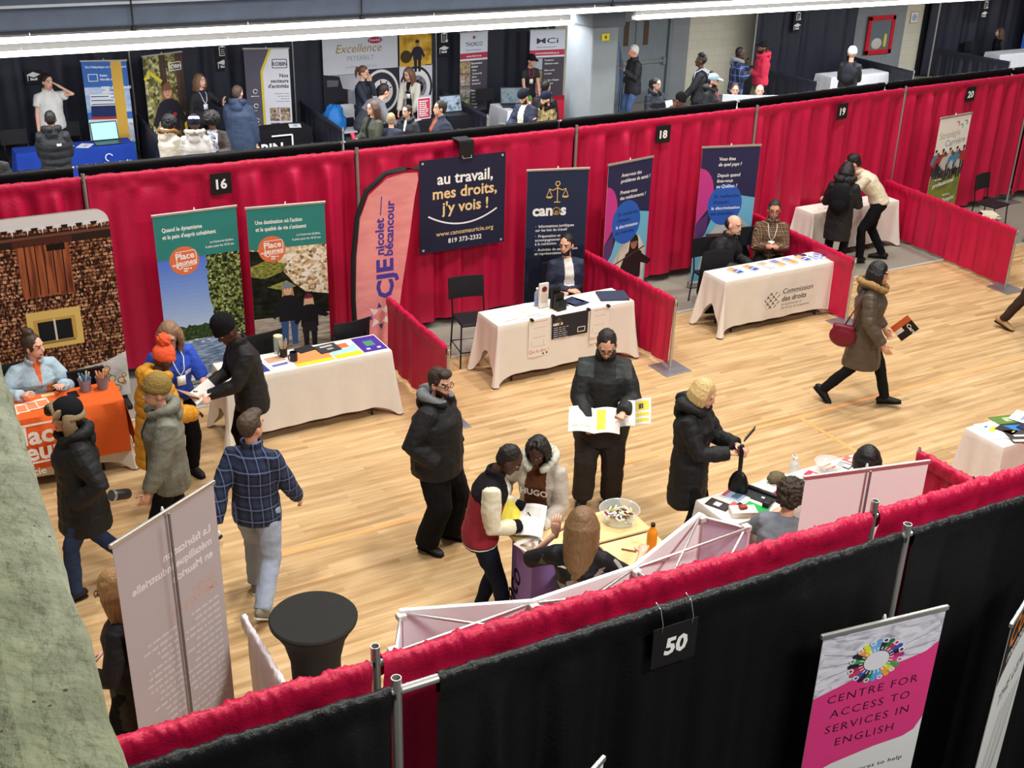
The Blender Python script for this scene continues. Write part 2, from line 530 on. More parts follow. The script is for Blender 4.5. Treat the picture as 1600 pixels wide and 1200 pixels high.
def person(name_label, at, face, h=1.72, fine=1, group=None, **q):
    """one standing, sitting or walking figure; every garment is a child of the figure's root"""
    s = h / 1.72
    root = empty('person', name_label, 'person', (at[0], at[1], q.get('z', 0)), R(face) - PI / 2, group)
    S = skeleton(q)
    vox = (.0085 if fine else .013)
    sk = mat(SKIN.get(q.get('skin', 'l'), q.get('skin')), .55, 0, .12, 120, .06, .35)
    fat = q.get('fat', 0); fem = q.get('fem', 0)
    hair_m = strands(q.get('hair', '2A1D16')) if q.get('hs') in ('long', 'loose', 'bob', 'tail', 'bun') else mat(q.get('hair', '2A1D16'), .55, 0, .6, 90, .35, .4)
    # body
    B = MB()
    t = S
    B.tube([t['P'] + V((0, 0, -.05)), t['P'], t['W'], t['C'], t['N'] - t['up'] * .05, t['N']], [(.12, .09), (.135, .1), (.125, .09), (.14, .1), (.12, .08), (.06, .055)], None, 12, ref=t['ax'], tagname='torso')
    B.tube([t['N'] - t['up'] * .02, t['HB'], t['HB'] + t['HM'] @ V((0, .012, .05))], [.058, .052, .05], None, 10, tagname='neck')
    HM, H = t['HM'], t['H']
    hl = lambda *p: H + HM @ V(p)
    B.ball(H + HM @ V((0, -.008, .018)), (.074, .094, .098), None, 18, HM, 'head')
    B.ball(H + HM @ V((0, .022, -.045)), (.057, .068, .068), None, 14, HM, 'head')
    B.tube([hl(0, .078, .018), hl(0, .096, -.018), hl(0, .103, -.03)], [.011, .014, .013], None, 8, tagname='head')
    B.ball(hl(0, .075, -.088), (.022, .018, .016), None, 8, HM, 'head')
    B.tube([hl(-.04, .076, .03), hl(.04, .076, .03)], [.012, .012], None, 8, tagname='head')
    B.ball(hl(0, .083, -.062), (.022, .012, .012), None, 8, HM, 'head')
    for sd in (-1, 1): B.ball(hl(sd * .076, -.008, -.012), (.012, .02, .032), None, 8, HM, 'head')
    for sd, k in ((-1, 'L'), (1, 'R')):
        B.tube([t['N'] - t['up'] * .06, t['sh' + k], t['el' + k], t['wr' + k]], [.055, .05, .038, .026], None, 10, tagname='arm')
        B.tube([t['hj' + k] + V((0, 0, .03)), (t['hj' + k] + t['kn' + k]) / 2, t['kn' + k], (t['kn' + k] + t['an' + k]) / 2, t['an' + k]], [.078, .07, .052, .05, .035], None, 10, tagname='leg')
        ft = V((sd * .18 if not q.get('toe') else q['toe'][0 if sd < 0 else 1], 1, 0)).normalized(); pt = t['pt' + k]; dn = V((0, 0, 1)) * math.cos(pt) + ft * math.sin(pt); ft = ft * math.cos(pt) - V((0, 0, 1)) * math.sin(pt)
        B.tube([t['an' + k] - dn * .015, t['an' + k] + ft * .05 - dn * .045, t['an' + k] + ft * .10 - dn * .055], [.032, .028, .018], None, 8, tagname='leg')
    me = fuse(B, vox, 2)
    lip = mat('A85A50', .5); dark = mat('20160F', .4); white = mat('D8D2CC', .4); brow = hair_m if not q.get('brow') else mat(q['brow'])
    if q.get('skin') in ('d', 'b'): lip = mat('6A3A32', .5)
    beard = q.get('beard')
    HMi = np.array(HM.inverted()); Hn = np.array(H)
    def pick(c):
        l = (c - Hn) @ HMi.T
        x, y, z = np.abs(l[:, 0]), l[:, 1], l[:, 2]
        i = np.zeros(len(c), int)
        fr_ = y > .035
        if beard: i[(y > .0) & (z < -.035 - .25 * np.maximum(0, .07 - x) * (beard != 'full')) & (z > -.13) & (z < -.03 - .9 * np.maximum(0, y - .05)) & ~((x < .016) & (z > -.055)) & (np.linalg.norm(l, axis=1) < .16) & ((z < -.05) | (x > .028) | (beard == 'full'))] = 3
        i[fr_ & (x < .024) & (np.abs(z + .064) < .0085)] = 1
        i[fr_ & (np.abs(x - .031) < .0155) & (np.abs(z - .008) < .0075)] = 4
        i[fr_ & (np.abs(x - .031) < .0075) & (np.abs(z - .008) < .008)] = 2
        i[fr_ & (np.abs(x - .033) < .021) & (np.abs(z - .031) < .0055)] = 5
        return i
    bo = finish(me, B, [sk, lip, dark, hair_m if beard != 'grey' else mat('8A8078'), white, brow], pick, s, 'body', root, amp=0)
    if q.get('nohands') is None:
        Hb = MB()
        for sd, k in ((-1, 'L'), (1, 'R')):
            if q.get(k) == 'pocket': continue
            w = t['wr' + k]; d = w - t['el' + k]
            pal = V(q.get('pal' + k, (-sd * .8, .2, -.3) if abs(d.normalized().z) > .7 else (-sd * .35, 0, -1)))
            hd_ = V(q['hd' + k]) if q.get('hd' + k) else d
            hand(Hb, w + d.normalized() * .02, hd_, pal, sk, sd * (1 if True else 1), q.get('curl', .55))
        hv = np.array(Hb.v) * s
        # the hands belong to the same body mesh
        n0 = len(bo.data.vertices)
        bm = bmesh.new(); bm.from_mesh(bo.data)
        vv = [bm.verts.new(p) for p in hv.tolist()]
        for f in Hb.f:
            try:
                g = bm.faces.new([vv[a] for a in f]); g.smooth = True; g.material_index = 0
            except ValueError: pass
        bm.to_mesh(bo.data); bm.free()
    # trousers / skirt
    lm = q.get('legs', cloth('17181C'))
    if isinstance(lm, str): lm = cloth(lm)
    lk = q.get('lw', .0) + fat * .3
    T = MB()
    T.tube([t['P'] + V((0, 0, -.07)), t['P'] + V((0, 0, .0)), t['P'] + (t['W'] - t['P']) * .7], [(.155 + lk, .12 + lk), (.168 + fat, .125 + fat), (.15 + fat, .115 + fat)], None, 14, tagname='hip')
    for sd, k in ((-1, 'L'), (1, 'R')):
        hj, kn, an = t['hj' + k], t['kn' + k], t['an' + k]
        T.tube([hj + V((0, 0, .04)), hj.lerp(kn, .5), kn, kn.lerp(an, .5), an + (kn - an).normalized() * .0], [.098 + lk, .088 + lk, .07 + lk, .066 + lk, .058 + lk * 1.2], None, 12, cap=.2, tagname='leg')
    finish(fuse(T, vox * 1.25, 2), T, [lm], None, s, 'trousers', root, amp=.007, seedv=at[0], wr=11)
    # shoes
    shm = q.get('shoes', '151515'); sol = mat(q.get('sole', '111111'), .7)
    shm = mat(shm, .5, 0, .2, 60)
    for sd, k in ((-1, 'L'), (1, 'R')):
        an = t['an' + k]; pt = t['pt' + k]
        tx = q['toe'][0 if sd < 0 else 1] if q.get('toe') else sd * .18
        Y = V((tx, 1, 0)).normalized(); Z = V((0, 0, 1))
        Y2 = Y * math.cos(pt) - Z * math.sin(pt); Z2 = Z * math.cos(pt) + Y * math.sin(pt)
        X2 = Y2.cross(Z2)
        b = an - Z2 * .085
        F = MB()
        for mz, prof in ((shm, ((-.085, .02, .05), (-.07, .034, .075), (-.03, .04, .095), (.02, .041, .10), (.06, .045, .075), (.11, .048, .055), (.155, .042, .043), (.185, .025, .03))), (sol, ((-.09, .022, .012), (-.07, .038, .02), (-.03, .042, .02), (.02, .041, .02), (.06, .048, .02), (.11, .052, .02), (.155, .046, .02), (.19, .026, .016)))):
            F.tube([b + Y2 * y + Z2 * (zz / 2 if mz is sol else .012 + zz / 2) for y, ww, zz in prof], [(ww, zz / 2) for y, ww, zz in prof], mz, 12, ref=X2, cap=.3)
        plain(F, None, s, 'shoe', root)
    # top
    for gi, g in enumerate(q.get('top', [])):
        garment(g, t, s, root, vox, fat, fem, at, fine)
    head_wear(q, t, s, root, hair_m, fine, sk)
    for fn in q.get('extra', []): fn(root, t, s)
    return root
def garment(g, t, s, root, vox, fat, fem, at, fine):
    """g: dict(n name, c colour or material, k bulk, hem, sl sleeve 0..1, paint [(fn, colour)], puff, hood, collar, flare)"""
    k = g.get('k', .02); hem = g.get('hem', .08); sl = g.get('sl', 1); fl = g.get('flare', 0)
    up0 = (t['W'] - t['P']).normalized()
    low = t['P'] - V((0, 0, hem)) + V((0, g.get('sweep', 0), 0))
    mid = t['P'] - V((0, 0, hem * .5)) + V((0, g.get('sweep', 0) * .4, 0))
    b = fat
    G = MB()
    wst = .135 - .012 * fem
    fb = g.get('flareb', 0)
    G.tube([low, mid, t['P'] + up0 * .02, t['W'], t['C'], t['N'] - t['up'] * .075, t['N'] + t['up'] * .005],
           [(.165 + k + fl + b * .8, .122 + k + fl + b + fb), (.168 + k + fl * .6 + b, .126 + k + fl * .6 + b + fb * .5), (.163 + k + b, .122 + k + b * 1.2), (wst + .012 + k + b, .108 + k + b * 1.3), (.165 + k + b * .7, .122 + k + b * .8 + .012 * fem), (.135 + k * .8 + b * .3, .098 + k * .7 + b * .3), (.066 + k * .35, .062 + k * .35)], None, 16, ref=t['ax'], cap=.12, tagname='torso')
    ak = k * .55 + b * .25
    for sd, K in ((-1, 'L'), (1, 'R')):
        N0, sh, el, wr = t['N'] - t['up'] * .03, t['sh' + K], t['el' + K], t['wr' + K]
        pts = [N0, sh, sh.lerp(el, .5), el, el.lerp(wr, .5), wr]
        rr = [.045 + ak * .5, .062 + ak, .06 + ak, .052 + ak, .048 + ak, .04 + ak * .8]
        if sl < 1:
            n = 3 if sl < .6 else 4
            pts, rr = pts[:n], rr[:n]
        if sl > 0: G.tube(pts, rr, None, 12, cap=.15, tagname='arm' + K)
        else: G.tube(pts[:2], [.06 + ak * .6, .06 + ak], None, 12, cap=.3, tagname='arm' + K)
    HM = t['HM']; nb = t['N']; up = t['up']; fr, ax = t['fr'], t['ax']
    fr = V((-ax.y, ax.x, 0)).normalized() if True else fr
    hood = g.get('hood')
    if hood:
        r = .05 * hood
        ring = [nb + up * .055 + ax * (math.sin(a) * (.085 + .03 * hood)) - fr * (math.cos(a) * (.085 + .035 * hood) - .0) + up * (-.06 * max(0, -math.cos(a))) for a in [R(x) for x in range(-150, 151, 25)]]
        G.tube(ring, [r * (.55 + .5 * max(0, math.cos(R(x)))) + .012 for x in range(-150, 151, 25)], None, 10, tagname='hood')
        G.ball(nb - fr * (.10 + .03 * hood) - up * .03, (.085 * hood + .02, .05 * hood, .075 * hood), None, 12, Matrix((ax, fr, up)).transposed(), 'hood')
    if g.get('collar'):
        r = g['collar']
        ring = [nb + up * .04 + ax * (math.sin(a) * .078) - fr * (math.cos(a) * .078 - .008) - up * (.03 * max(0, -math.cos(a))) for a in [R(x) for x in range(-160, 161, 20)]]
        G.tube(ring, [(.014, r)] * len(ring), None, 8, ref=up.cross(ax) if False else ax, tagname='collar')
    c = g['c']; c = mat(c, g.get('rough', .68), 0, g.get('bump', .6), 38, .16, .4) if isinstance(c, str) else c
    mats = [c]; rules = []
    for fn, col in g.get('paint', []):
        col = cloth(col) if isinstance(col, str) else col
        if col not in mats: mats.append(col)
        rules.append((fn, mats.index(col)))
    nbn, upn, axn, frn = (np.array(x) for x in (nb, up, ax, fr))
    segs = G.seg
    def pick(cc):
        bi, bt = near_seg(cc, segs)
        tg = np.array([x[4] for x in segs])[bi]
        dl = cc - nbn
        u, w = dl @ axn, -(dl @ upn)
        f = dl @ np.array(up.cross(ax)) if False else dl @ frn
        fy = cc[:, 1] - np.interp(-cc[:, 2], [-t['N'].z, -t['C'].z, -t['W'].z, -t['P'].z][::1], [t['N'].y, t['C'].y, t['W'].y, t['P'].y]) if t['N'].z > t['C'].z > t['W'].z > t['P'].z else f
        i = np.zeros(len(cc), int)
        for fn, m in rules: i[fn(tg, u, w, fy, bt, cc[:, 2])] = m
        return i
    finish(fuse(G, vox * g.get('vx', 1.2), g.get('it', 3)), G, mats, pick if rules else None, s, g.get('n', 'jacket'), root, amp=g.get('amp', .008), puff=g.get('puff', 0), pf=g.get('pf', .095), seedv=at[1] + k * 10)
    if g.get('fur'):
        fu = g['fur']
        F = MB()
        ring = [nb + up * .075 + ax * (math.sin(a) * (.11 + .025 * (hood or 1))) - fr * (math.cos(a) * (.11 + .045 * (hood or 1))) + up * (-.085 * max(0, -math.cos(a))) for a in [R(x) for x in range(-155, 156, 5)]]
        random.seed(3)
        F.tube(ring, [.034 * random.uniform(.8, 1.25) for _ in ring], cloth(fu, 1, 160), 12)
        F.v = [tuple(V(p) + V((random.uniform(-1, 1), random.uniform(-1, 1), random.uniform(-1, 1))) * .006) for p in F.v]
        plain(F, None, s, 'fur_trim', root)
def front_strip(w0, w1=None, top=0, bot=.6):
    """open front: a strip down the chest, w0 half width at the neck, w1 at the hem"""
    w1 = w0 if w1 is None else w1
    return lambda t, u, w, f, bt, z: (f > .03) & (np.abs(u) < w0 + (w1 - w0) * np.clip(w / bot, 0, 1)) & (w > top - .05) & (w < bot) & (t != 'armL') & (t != 'armR') & (t != 'hood')
arms = lambda t, u, w, f, bt, z: ((t == 'armL') | (t == 'armR')) & (bt > .17)
cuffs = lambda t, u, w, f, bt, z: ((t == 'armL') | (t == 'armR')) & (bt > .66)
def below(v): return lambda t, u, w, f, bt, z: (w > v) & (t == 'torso')
def above(v): return lambda t, u, w, f, bt, z: (w < v) & (t != 'hood')
def patch(u0, u1, w0, w1, back=False): return lambda t, u, w, f, bt, z: (u > u0) & (u < u1) & (w > w0) & (w < w1) & ((f < -.02) if back else (f > .02)) & (t == 'torso')
def head_wear(q, t, s, root, hm, fine, sk):
    HM, H = t['HM'], t['H']
    hl = lambda *p: H + HM @ V(p)
    up, ax = t['up'], t['ax']
    st = q.get('hs', 'short'); vx = .0085 if fine else .012
    A = MB()
    rr = random.Random(int(H.z * 1e4) + len(q.get('hair', '')))
    hat = q.get('hat')
    skull = V((0, -.027, .033))
    amp, wr = .005, 40
    if st == 'short':
        A.ball(H + HM @ skull, (.082, .099, .098), None, 18, HM, 'h'); A.ball(hl(0, -.055, -.02), (.068, .055, .07), None, 14, HM, 'h')
        for sd in (-1, 1): A.ball(hl(sd * .066, .0, .024), (.014, .03, .034), None, 10, HM, 'h')
    elif st == 'crop':
        A.ball(H + HM @ V((0, -.026, .030)), (.078, .09, .095), None, 18, HM, 'h'); A.ball(hl(0, -.052, -.015), (.066, .052, .06), None, 14, HM, 'h')
    elif st == 'bald':
        A.ball(H + HM @ V((0, -.045, -.004)), (.08, .074, .078), None, 16, HM, 'h')
    elif st == 'quiff':
        A.ball(H + HM @ skull, (.081, .099, .098), None, 18, HM, 'h'); A.ball(hl(0, .03, .098), (.062, .062, .036), None, 12, HM, 'h'); A.ball(hl(0, -.055, -.01), (.066, .05, .06), None, 12, HM, 'h')
        for sd in (-1, 1): A.ball(hl(sd * .067, .0, .024), (.014, .03, .034), None, 10, HM, 'h')
    elif st == 'bob':
        A.ball(H + HM @ skull, (.09, .104, .102), None, 18, HM, 'h')
        n = 15
        for i in range(n):
            a = R(-115 + 230 * i / (n - 1))
            A.tube([hl(math.sin(a) * .062, -math.cos(a) * .07 - .015, .07), hl(math.sin(a) * .092, -math.cos(a) * .10 - .01, 0), hl(math.sin(a) * .09, -math.cos(a) * .10 - .008, -.065), hl(math.sin(a) * .072, -math.cos(a) * .085 - .01, -.10 - .01 * rr.random())], [.028, .03, .03, .02], None, 8)
    elif st in ('long', 'loose'):
        L = q.get('hlen', .34)
        A.ball(H + HM @ skull, (.089, .104, .102), None, 18, HM, 'h')
        n = 17
        bk = -V((-ax.y, ax.x, 0))
        for i in range(n):
            a = R(-105 + 210 * i / (n - 1))
            e = L * (.8 + .2 * math.cos(a)) + rr.uniform(-.02, .02)
            o = V((math.sin(a) * .095, -math.cos(a) * .115 - .01, 0))
            top = hl(math.sin(a) * .06, -math.cos(a) * .07 - .015, .07); m1 = hl(o.x, o.y, -.01); m2 = hl(o.x * 1.05, o.y, -.09)
            en = m2 + bk * .05 * abs(math.cos(a)) + V((0, 0, -max(.03, e - .12))) + HM @ V((-o.x * .15, 0, 0))
            A.tube([top, m1, m2, m2.lerp(en, .5) + bk * .015, en], [.03, .032, .03, .03, .016], None, 8)
        amp, wr = .008, 35
    elif st == 'tail':
        A.ball(H + HM @ skull, (.084, .10, .099), None, 18, HM, 'h'); A.ball(hl(0, -.06, -.02), (.06, .05, .065), None, 12, HM, 'h')
        A.tube([hl(0, -.10, .05), hl(0, -.15, .05), hl(0, -.165, -.03), hl(.0, -.15, -.14)], [.025, .035, .032, .012], None, 10)
    elif st == 'bun':
        A.ball(H + HM @ skull, (.084, .10, .10), None, 18, HM, 'h'); A.ball(hl(0, -.06, -.02), (.062, .05, .06), None, 12, HM, 'h')
        A.ball(hl(0, -.05, .135), (.055, .055, .04), None, 12, HM, 'h', .25, 6)
        for sd in (-1, 1): A.ball(hl(sd * .066, .006, .01), (.016, .034, .05), None, 10, HM, 'h')
    elif st == 'afro':
        k = q.get('afro', 1.0)
        A.ball(hl(0, -.03, .05), (.135 * k, .13 * k, .12 * k), None, 22, HM, 'h'); A.ball(hl(0, -.065, -.01), (.115 * k, .085 * k, .1 * k), None, 16, HM, 'h')
        amp, wr = .022, 45
    elif st == 'twists':
        A.ball(H + HM @ skull, (.08, .096, .096), None, 16, HM, 'h')
        for i in range(26):
            a, b = rr.uniform(0, 2 * PI), rr.uniform(.0, .9)
            d = V((math.sin(b) * math.cos(a), math.sin(b) * math.sin(a), math.cos(b)))
            p = V((0, -.01, .03)) + V((d.x * .078, d.y * .092, d.z * .092))
            A.tube([hl(*p), hl(*(p + d * .03)), hl(*(p + d * .045 + V((rr.uniform(-.02, .02), rr.uniform(-.02, .02), 0))))], [.014, .012, .008], None, 6)
    elif st == 'braids':
        A.ball(H + HM @ skull, (.082, .099, .098), None, 18, HM, 'h')
        for i in range(15):
            a = R(-115 + 230 * i / 14)
            A.tube([hl(math.sin(a) * .03, -math.cos(a) * .03 + .02, .128), hl(math.sin(a) * .085, -math.cos(a) * .095 - .01, .06), hl(math.sin(a) * .092, -math.cos(a) * .105 - .01, -.04), hl(math.sin(a) * .09, -math.cos(a) * .115 - .02, -.15)], [.014, .015, .014, .009], None, 8)
        vx *= .7
    if st in ('bob', 'long', 'loose'): amp = .003
    if st != 'none' and A.v:
        finish(fuse(A, vx, 1), A, [hm], None, s, 'hair', root, amp=amp, wr=wr)
    if hat:
        kind, col = hat[0], hat[1]
        c2 = cloth(col, .7, 70)
        K = MB()
        if kind in ('beanie', 'pompom'):
            e = .028 if kind == 'beanie' and len(hat) > 2 and hat[2] == 'tall' else .012
            K.ball(hl(0, -.018, .05 + e), (.095, .11, .098 + e * .6), None, 18, HM, 'h')
            K.tube([hl(math.sin(a) * .086, -math.cos(a) * .10 - .008, .045 + .012 * -math.cos(a)) for a in [R(x) for x in range(0, 361, 20)]], [(.032, .013)] * 19, None, 10, ref=HM @ V((0, 0, 1)) if False else V((0, 0, 1)))
            mm = [c2]; pk = None
            if len(hat) > 2 and hat[2] != 'tall':
                mm = [c2, cloth(hat[2])]
                HMi, Hn = np.array(HM.inverted()), np.array(H)
                pk = lambda c: ((lambda z: ((z > .085) & (z < .125)).astype(int))(((c - Hn) @ HMi.T)[:, 2]))
            finish(fuse(K, vx, 2), K, mm, pk, s, 'beanie', root, amp=.003, wr=60)
            if kind == 'pompom':
                Q = MB(); Q.ball(hl(0, -.07, .185), .066, c2, 30, None, None, .45, 9); plain(Q, None, s, 'pompom', root)
        elif kind == 'cap':
            K.ball(hl(0, -.014, .055), (.09, .106, .085), None, 18, HM, 'h')
            by = -1 if len(hat) > 2 and hat[2] == 'back' else 1
            pts = [hl(x, by * .075, .055) for x in (-.06, 0, .06)]
            K.tube([hl(0, by * .06, .06), hl(0, by * .115, .062), hl(0, by * .17, .046)], [(.075, .01), (.076, .009), (.05, .008)], None, 12, ref=HM @ V((1, 0, 0)))
            finish(fuse(K, vx * .8, 1), K, [c2], None, s, 'cap', root, amp=.002)
        elif kind == 'trapper':
            fur = cloth(hat[2], 1, 150)
            K.ball(hl(0, -.012, .065), (.1, .115, .1), c2, 18, HM, 'h')
            plain(K, None, s, 'hat_crown', root)
            Q = MB()
            Q.tube([hl(-.075, .075, .07), hl(0, .115, .085), hl(.075, .075, .07)], [(.04, .05), (.042, .055), (.04, .05)], fur, 12)
            for sd in (-1, 1):
                Q.tube([hl(sd * .095, .0, .05), hl(sd * .105, .015, -.03), hl(sd * .09, .02, -.12)], [(.05, .022), (.055, .026), (.035, .02)], fur, 10, ref=HM @ V((0, 1, 0)))
            Q.tube([hl(math.sin(a) * .095, -math.cos(a) * .11, .02) for a in [R(x) for x in range(-90, 91, 15)]], [(.035, .026)] * 13, fur, 10)
            Q.v = [tuple(V(p) + V((rr.uniform(-1, 1), rr.uniform(-1, 1), rr.uniform(-1, 1))) * .005) for p in Q.v]
            plain(Q, None, s, 'hat_fur', root)
    if q.get('glasses'):
        Q = MB(); g = mat('15151A', .3)
        for sd in (-1, 1):
            Q.tube([hl(sd * .033 + .024 * math.cos(R(a)), .094 - .004 * abs(math.cos(R(a))), .004 + .018 * math.sin(R(a))) for a in range(0, 361, 30)], .0028, g, 6, cap=0)
            Q.tube([hl(sd * .056, .092, .01), hl(sd * .082, .02, .012), hl(sd * .084, -.01, .006)], .0028, g, 6)
        Q.tube([hl(-.01, .1, .008), hl(.01, .1, .008)], .003, g, 6)
        plain(Q, None, s, 'glasses', root)
    if q.get('badge'):
        Q = MB(); c = t['C']; f = V((0, 1, 0)); nb = t['N']; bc = cloth(q['badge'])
        d = q.get('bd', .15)
        g = V((0, d + q.get('fat', 0) * .8, 0)); b = c.lerp(t['W'], .3) + g
        for sd in (-1, 1): Q.tube([nb + V((sd * .06, -.01, .03)), nb + V((sd * .06, d * .75, -.06)), c + g * 1.03 + V((sd * .035, .0, 0)), b + V((0, .004, 0))], .0055, bc, 6)
        plain(Q, None, s, 'lanyard', root)
        Q = MB(); Q.box(tuple(b + V((0, .006, -.05))), (.085, .006, .10), mat('E8E8E4', .4)); plain(Q, None, s, 'badge', root)

# ---------------------------------------------------------------- setting
def wood_floor():
    m, nt, b, N, L = newmat('maple_strip_floor')
    tc = N('ShaderNodeTexCoord')
    br = N('ShaderNodeTexBrick')
    br.offset = .37; br.offset_frequency = 2; br.squash = 1
    br.inputs['Scale'].default_value = 1
    br.inputs['Brick Width'].default_value = .95
    br.inputs['Row Height'].default_value = .062
    br.inputs['Mortar Size'].default_value = .0012
    br.inputs['Mortar Smooth'].default_value = .3
    br.inputs['Bias'].default_value = 0
    br.inputs['Color1'].default_value = lin('DCB684'); br.inputs['Color2'].default_value = lin('A47C4A'); br.inputs['Mortar'].default_value = lin('8A6238')
    L(tc.outputs['Object'], br.inputs['Vector'])
    mp = N('ShaderNodeMapping'); mp.inputs['Scale'].default_value = (1.4, 16.13, 1); L(tc.outputs['Object'], mp.inputs[0])
    n1 = N('ShaderNodeTexNoise'); n1.inputs['Scale'].default_value = 1; n1.inputs['Detail'].default_value = 3; L(mp.outputs[0], n1.inputs['Vector'])
    mp2 = N('ShaderNodeMapping'); mp2.inputs['Scale'].default_value = (3, 90, 1); L(tc.outputs['Object'], mp2.inputs[0])
    n2 = N('ShaderNodeTexNoise'); n2.inputs['Scale'].default_value = 1; n2.inputs['Detail'].default_value = 5; L(mp2.outputs[0], n2.inputs['Vector'])
    r1 = N('ShaderNodeValToRGB'); r1.color_ramp.elements[0].position = .3; r1.color_ramp.elements[1].position = .7
    r1.color_ramp.elements[0].color = lin('AC8858'); r1.color_ramp.elements[1].color = lin('E6CBA0')
    L(n1.outputs['Fac'], r1.inputs[0])
    mx = N('ShaderNodeMix'); mx.data_type = 'RGBA'; mx.inputs[0].default_value = .5; L(br.outputs['Color'], mx.inputs[6]); L(r1.outputs[0], mx.inputs[7])
    mg = N('ShaderNodeMix'); mg.data_type = 'RGBA'; mg.blend_type = 'MULTIPLY'; mg.inputs[0].default_value = .4
    r2 = N('ShaderNodeValToRGB'); r2.color_ramp.elements[0].position = .3; r2.color_ramp.elements[0].color = (.62, .55, .48, 1); r2.color_ramp.elements[1].position = .65
    L(n2.outputs['Fac'], r2.inputs[0]); L(mx.outputs[2], mg.inputs[6]); L(r2.outputs[0], mg.inputs[7])
    L(mg.outputs[2], b.inputs['Base Color'])
    b.inputs['Roughness'].default_value = .42
    b.inputs['Specular IOR Level'].default_value = .3
    return m
def block_wall(h):
    m, nt, b, N, L = newmat('painted_block_' + h)
    tc = N('ShaderNodeTexCoord'); mp = N('ShaderNodeMapping'); mp.inputs['Rotation'].default_value = (R(90), 0, 0); L(tc.outputs['Object'], mp.inputs[0])
    br = N('ShaderNodeTexBrick'); br.inputs['Scale'].default_value = 1; br.inputs['Brick Width'].default_value = .4; br.inputs['Row Height'].default_value = .2; br.inputs['Mortar Size'].default_value = .006
    c = lin(h)
    br.inputs['Color1'].default_value = c; br.inputs['Color2'].default_value = tuple(x * .94 for x in c[:3]) + (1,); br.inputs['Mortar'].default_value = tuple(x * .84 for x in c[:3]) + (1,)
    L(mp.outputs[0], br.inputs['Vector']); L(br.outputs['Color'], b.inputs['Base Color'])
    b.inputs['Roughness'].default_value = .6
    return m
m = MB(); m.box((16, 7.88, -.06), (46, 7.7, .12), wood_floor()); structure(m, 'floor')
m = MB(); m.box((16, 1.4, -.06), (46, 5.26, .12), mat('2E2E32', .8, 0, .1, 60, .1)); structure(m, 'floor.003')  # unseen near floor, made dark to cut warm bounce onto the black drapes
m = MB(); m.box((16, 17.9, -.06), (46, 12.3, .12), mat('8A857A', .7, 0, .1, 60, .08)); structure(m, 'floor.001')
m = MB(); m.box((16, 11.72, .004), (46, .05, .016), mat('B9B6AE', .5)); structure(m, 'trim_1')
# orange court lines painted on the boards
om = mat('E8A468', .45, 0, 0, 30, .06)
m = MB(); m.box((12.9, 8.54, .001), (21.0, .05, .003), om); structure(m, 'trim_2')
m = MB(); m.box((8.6, 7.0, .001), (.05, 3.03, .003), om); structure(m, 'trim_3')
# far wall with its double door
cream, grey = block_wall('D8D2BC'), block_wall('8A8E90')
m = MB()
for x0, x1, mm in ((-7, 15.6, cream), (18.15, 23.2, cream), (23.2, 25.5, grey), (25.5, 26.15, cream), (26.15, 39, mat('2A2A30', .9))):
    m.box(((x0 + x1) / 2, 23.6, 1.7), (x1 - x0, .2, 3.4), mm)
m.box((17.9, 23.6, 1.7), (.5, .2, 3.4), grey); m.box((16.6, 23.6, 2.8), (2.1, .2, 1.2), grey)
structure(m, 'wall_back')
m = MB(); m.box((16, 12, -.3), (46, 30, .1), mat('555555')); structure(m, 'floor.002')
dr = MB(); dg = mat('7B8488', .5, 0, .05, 30)
for xc in (16.1, 17.02): dr.box((xc, 23.5, 1.08), (.9, .06, 2.14), dg, bev=.008)
dr.box((15.58, 23.48, 1.1), (.1, .12, 2.2), dg); dr.box((17.55, 23.48, 1.1), (.1, .12, 2.2), dg); dr.box((16.56, 23.47, 1.08), (.06, .06, 2.14), dg)
dr.box((16.56, 23.48, 2.2), (2.05, .12, .08), dg)
d = structure(dr, 'door_1')
for xc, sx in ((16.1, .1), (17.02, -.12)):
    q = MB(); q.box((xc + sx * 1.6, 23.458, 1.66), (.13, .012, .56), mat('5A4638', .25)); q.build('pane', d)
    q = MB(); q.box((xc, 23.43, .98), (.74, .05, .07), metal('AAB0B2')); q.box((xc - .37 if sx > 0 else xc + .37, 23.43, .98), (.08, .07, .18), metal('AAB0B2')); q.build('push_bar', d)
    q = MB(); q.box((xc, 23.462, .15), (.86, .01, .28), metal('9A9EA0', .4)); q.build('kick_plate', d)
# balcony edge over the far aisle, its column and ceiling
m = MB(); cg = mat('4E5664', .8, 0, .6, 14, .2)
m.box((16, 17.5, 3.75), (46, .5, .9), cg); m.box((16, 17.22, 3.62), (46, .04, .035), mat('A8ACB2', .5)); m.box((16, 17.23, 3.29), (46, .05, .03), mat('1C1E22', .6))
m.box((16, 20.6, 3.5), (46, 6.2, .15), mat('B9B8B2', .8)); m.box((3.7, 18.25, 3.1), (15.4, .06, .4), mat('A5A29E', .7)); m.box((22.5, 18.25, 3.1), (19.4, .06, .4), mat('A5A29E', .7)); m.box((16, 17.3, 3.2), (46, .06, .12), mat('A09D9A', .7)); structure(m, 'ceiling')
for x in (3.58, 7.0, 11.6):
    q = MB(); q.tube([(x, 17.2, 3.25), (x, 17.2, 4.2)], .012, mat('16171A', .5), 8); q.ball((x, 17.2, 3.27), .04, mat('16171A', .5), 10); tag(q.build('hanger_rod', None, True), 'thin black rod with a clamp on the balcony edge', 'rod', 'black rods on the balcony edge')
m = MB(); m.box((12.0, 18.4, 1.68), (.55, .9, 3.36), mat('8D9396', .7, 0, .5, 12, .12), bev=.03)
m.box((12.0, 18.4, 3.05), (.7, 1.05, .5), mat('6A6E74', .8, 0, .6, 12, .15)); structure(m, 'wall_column')
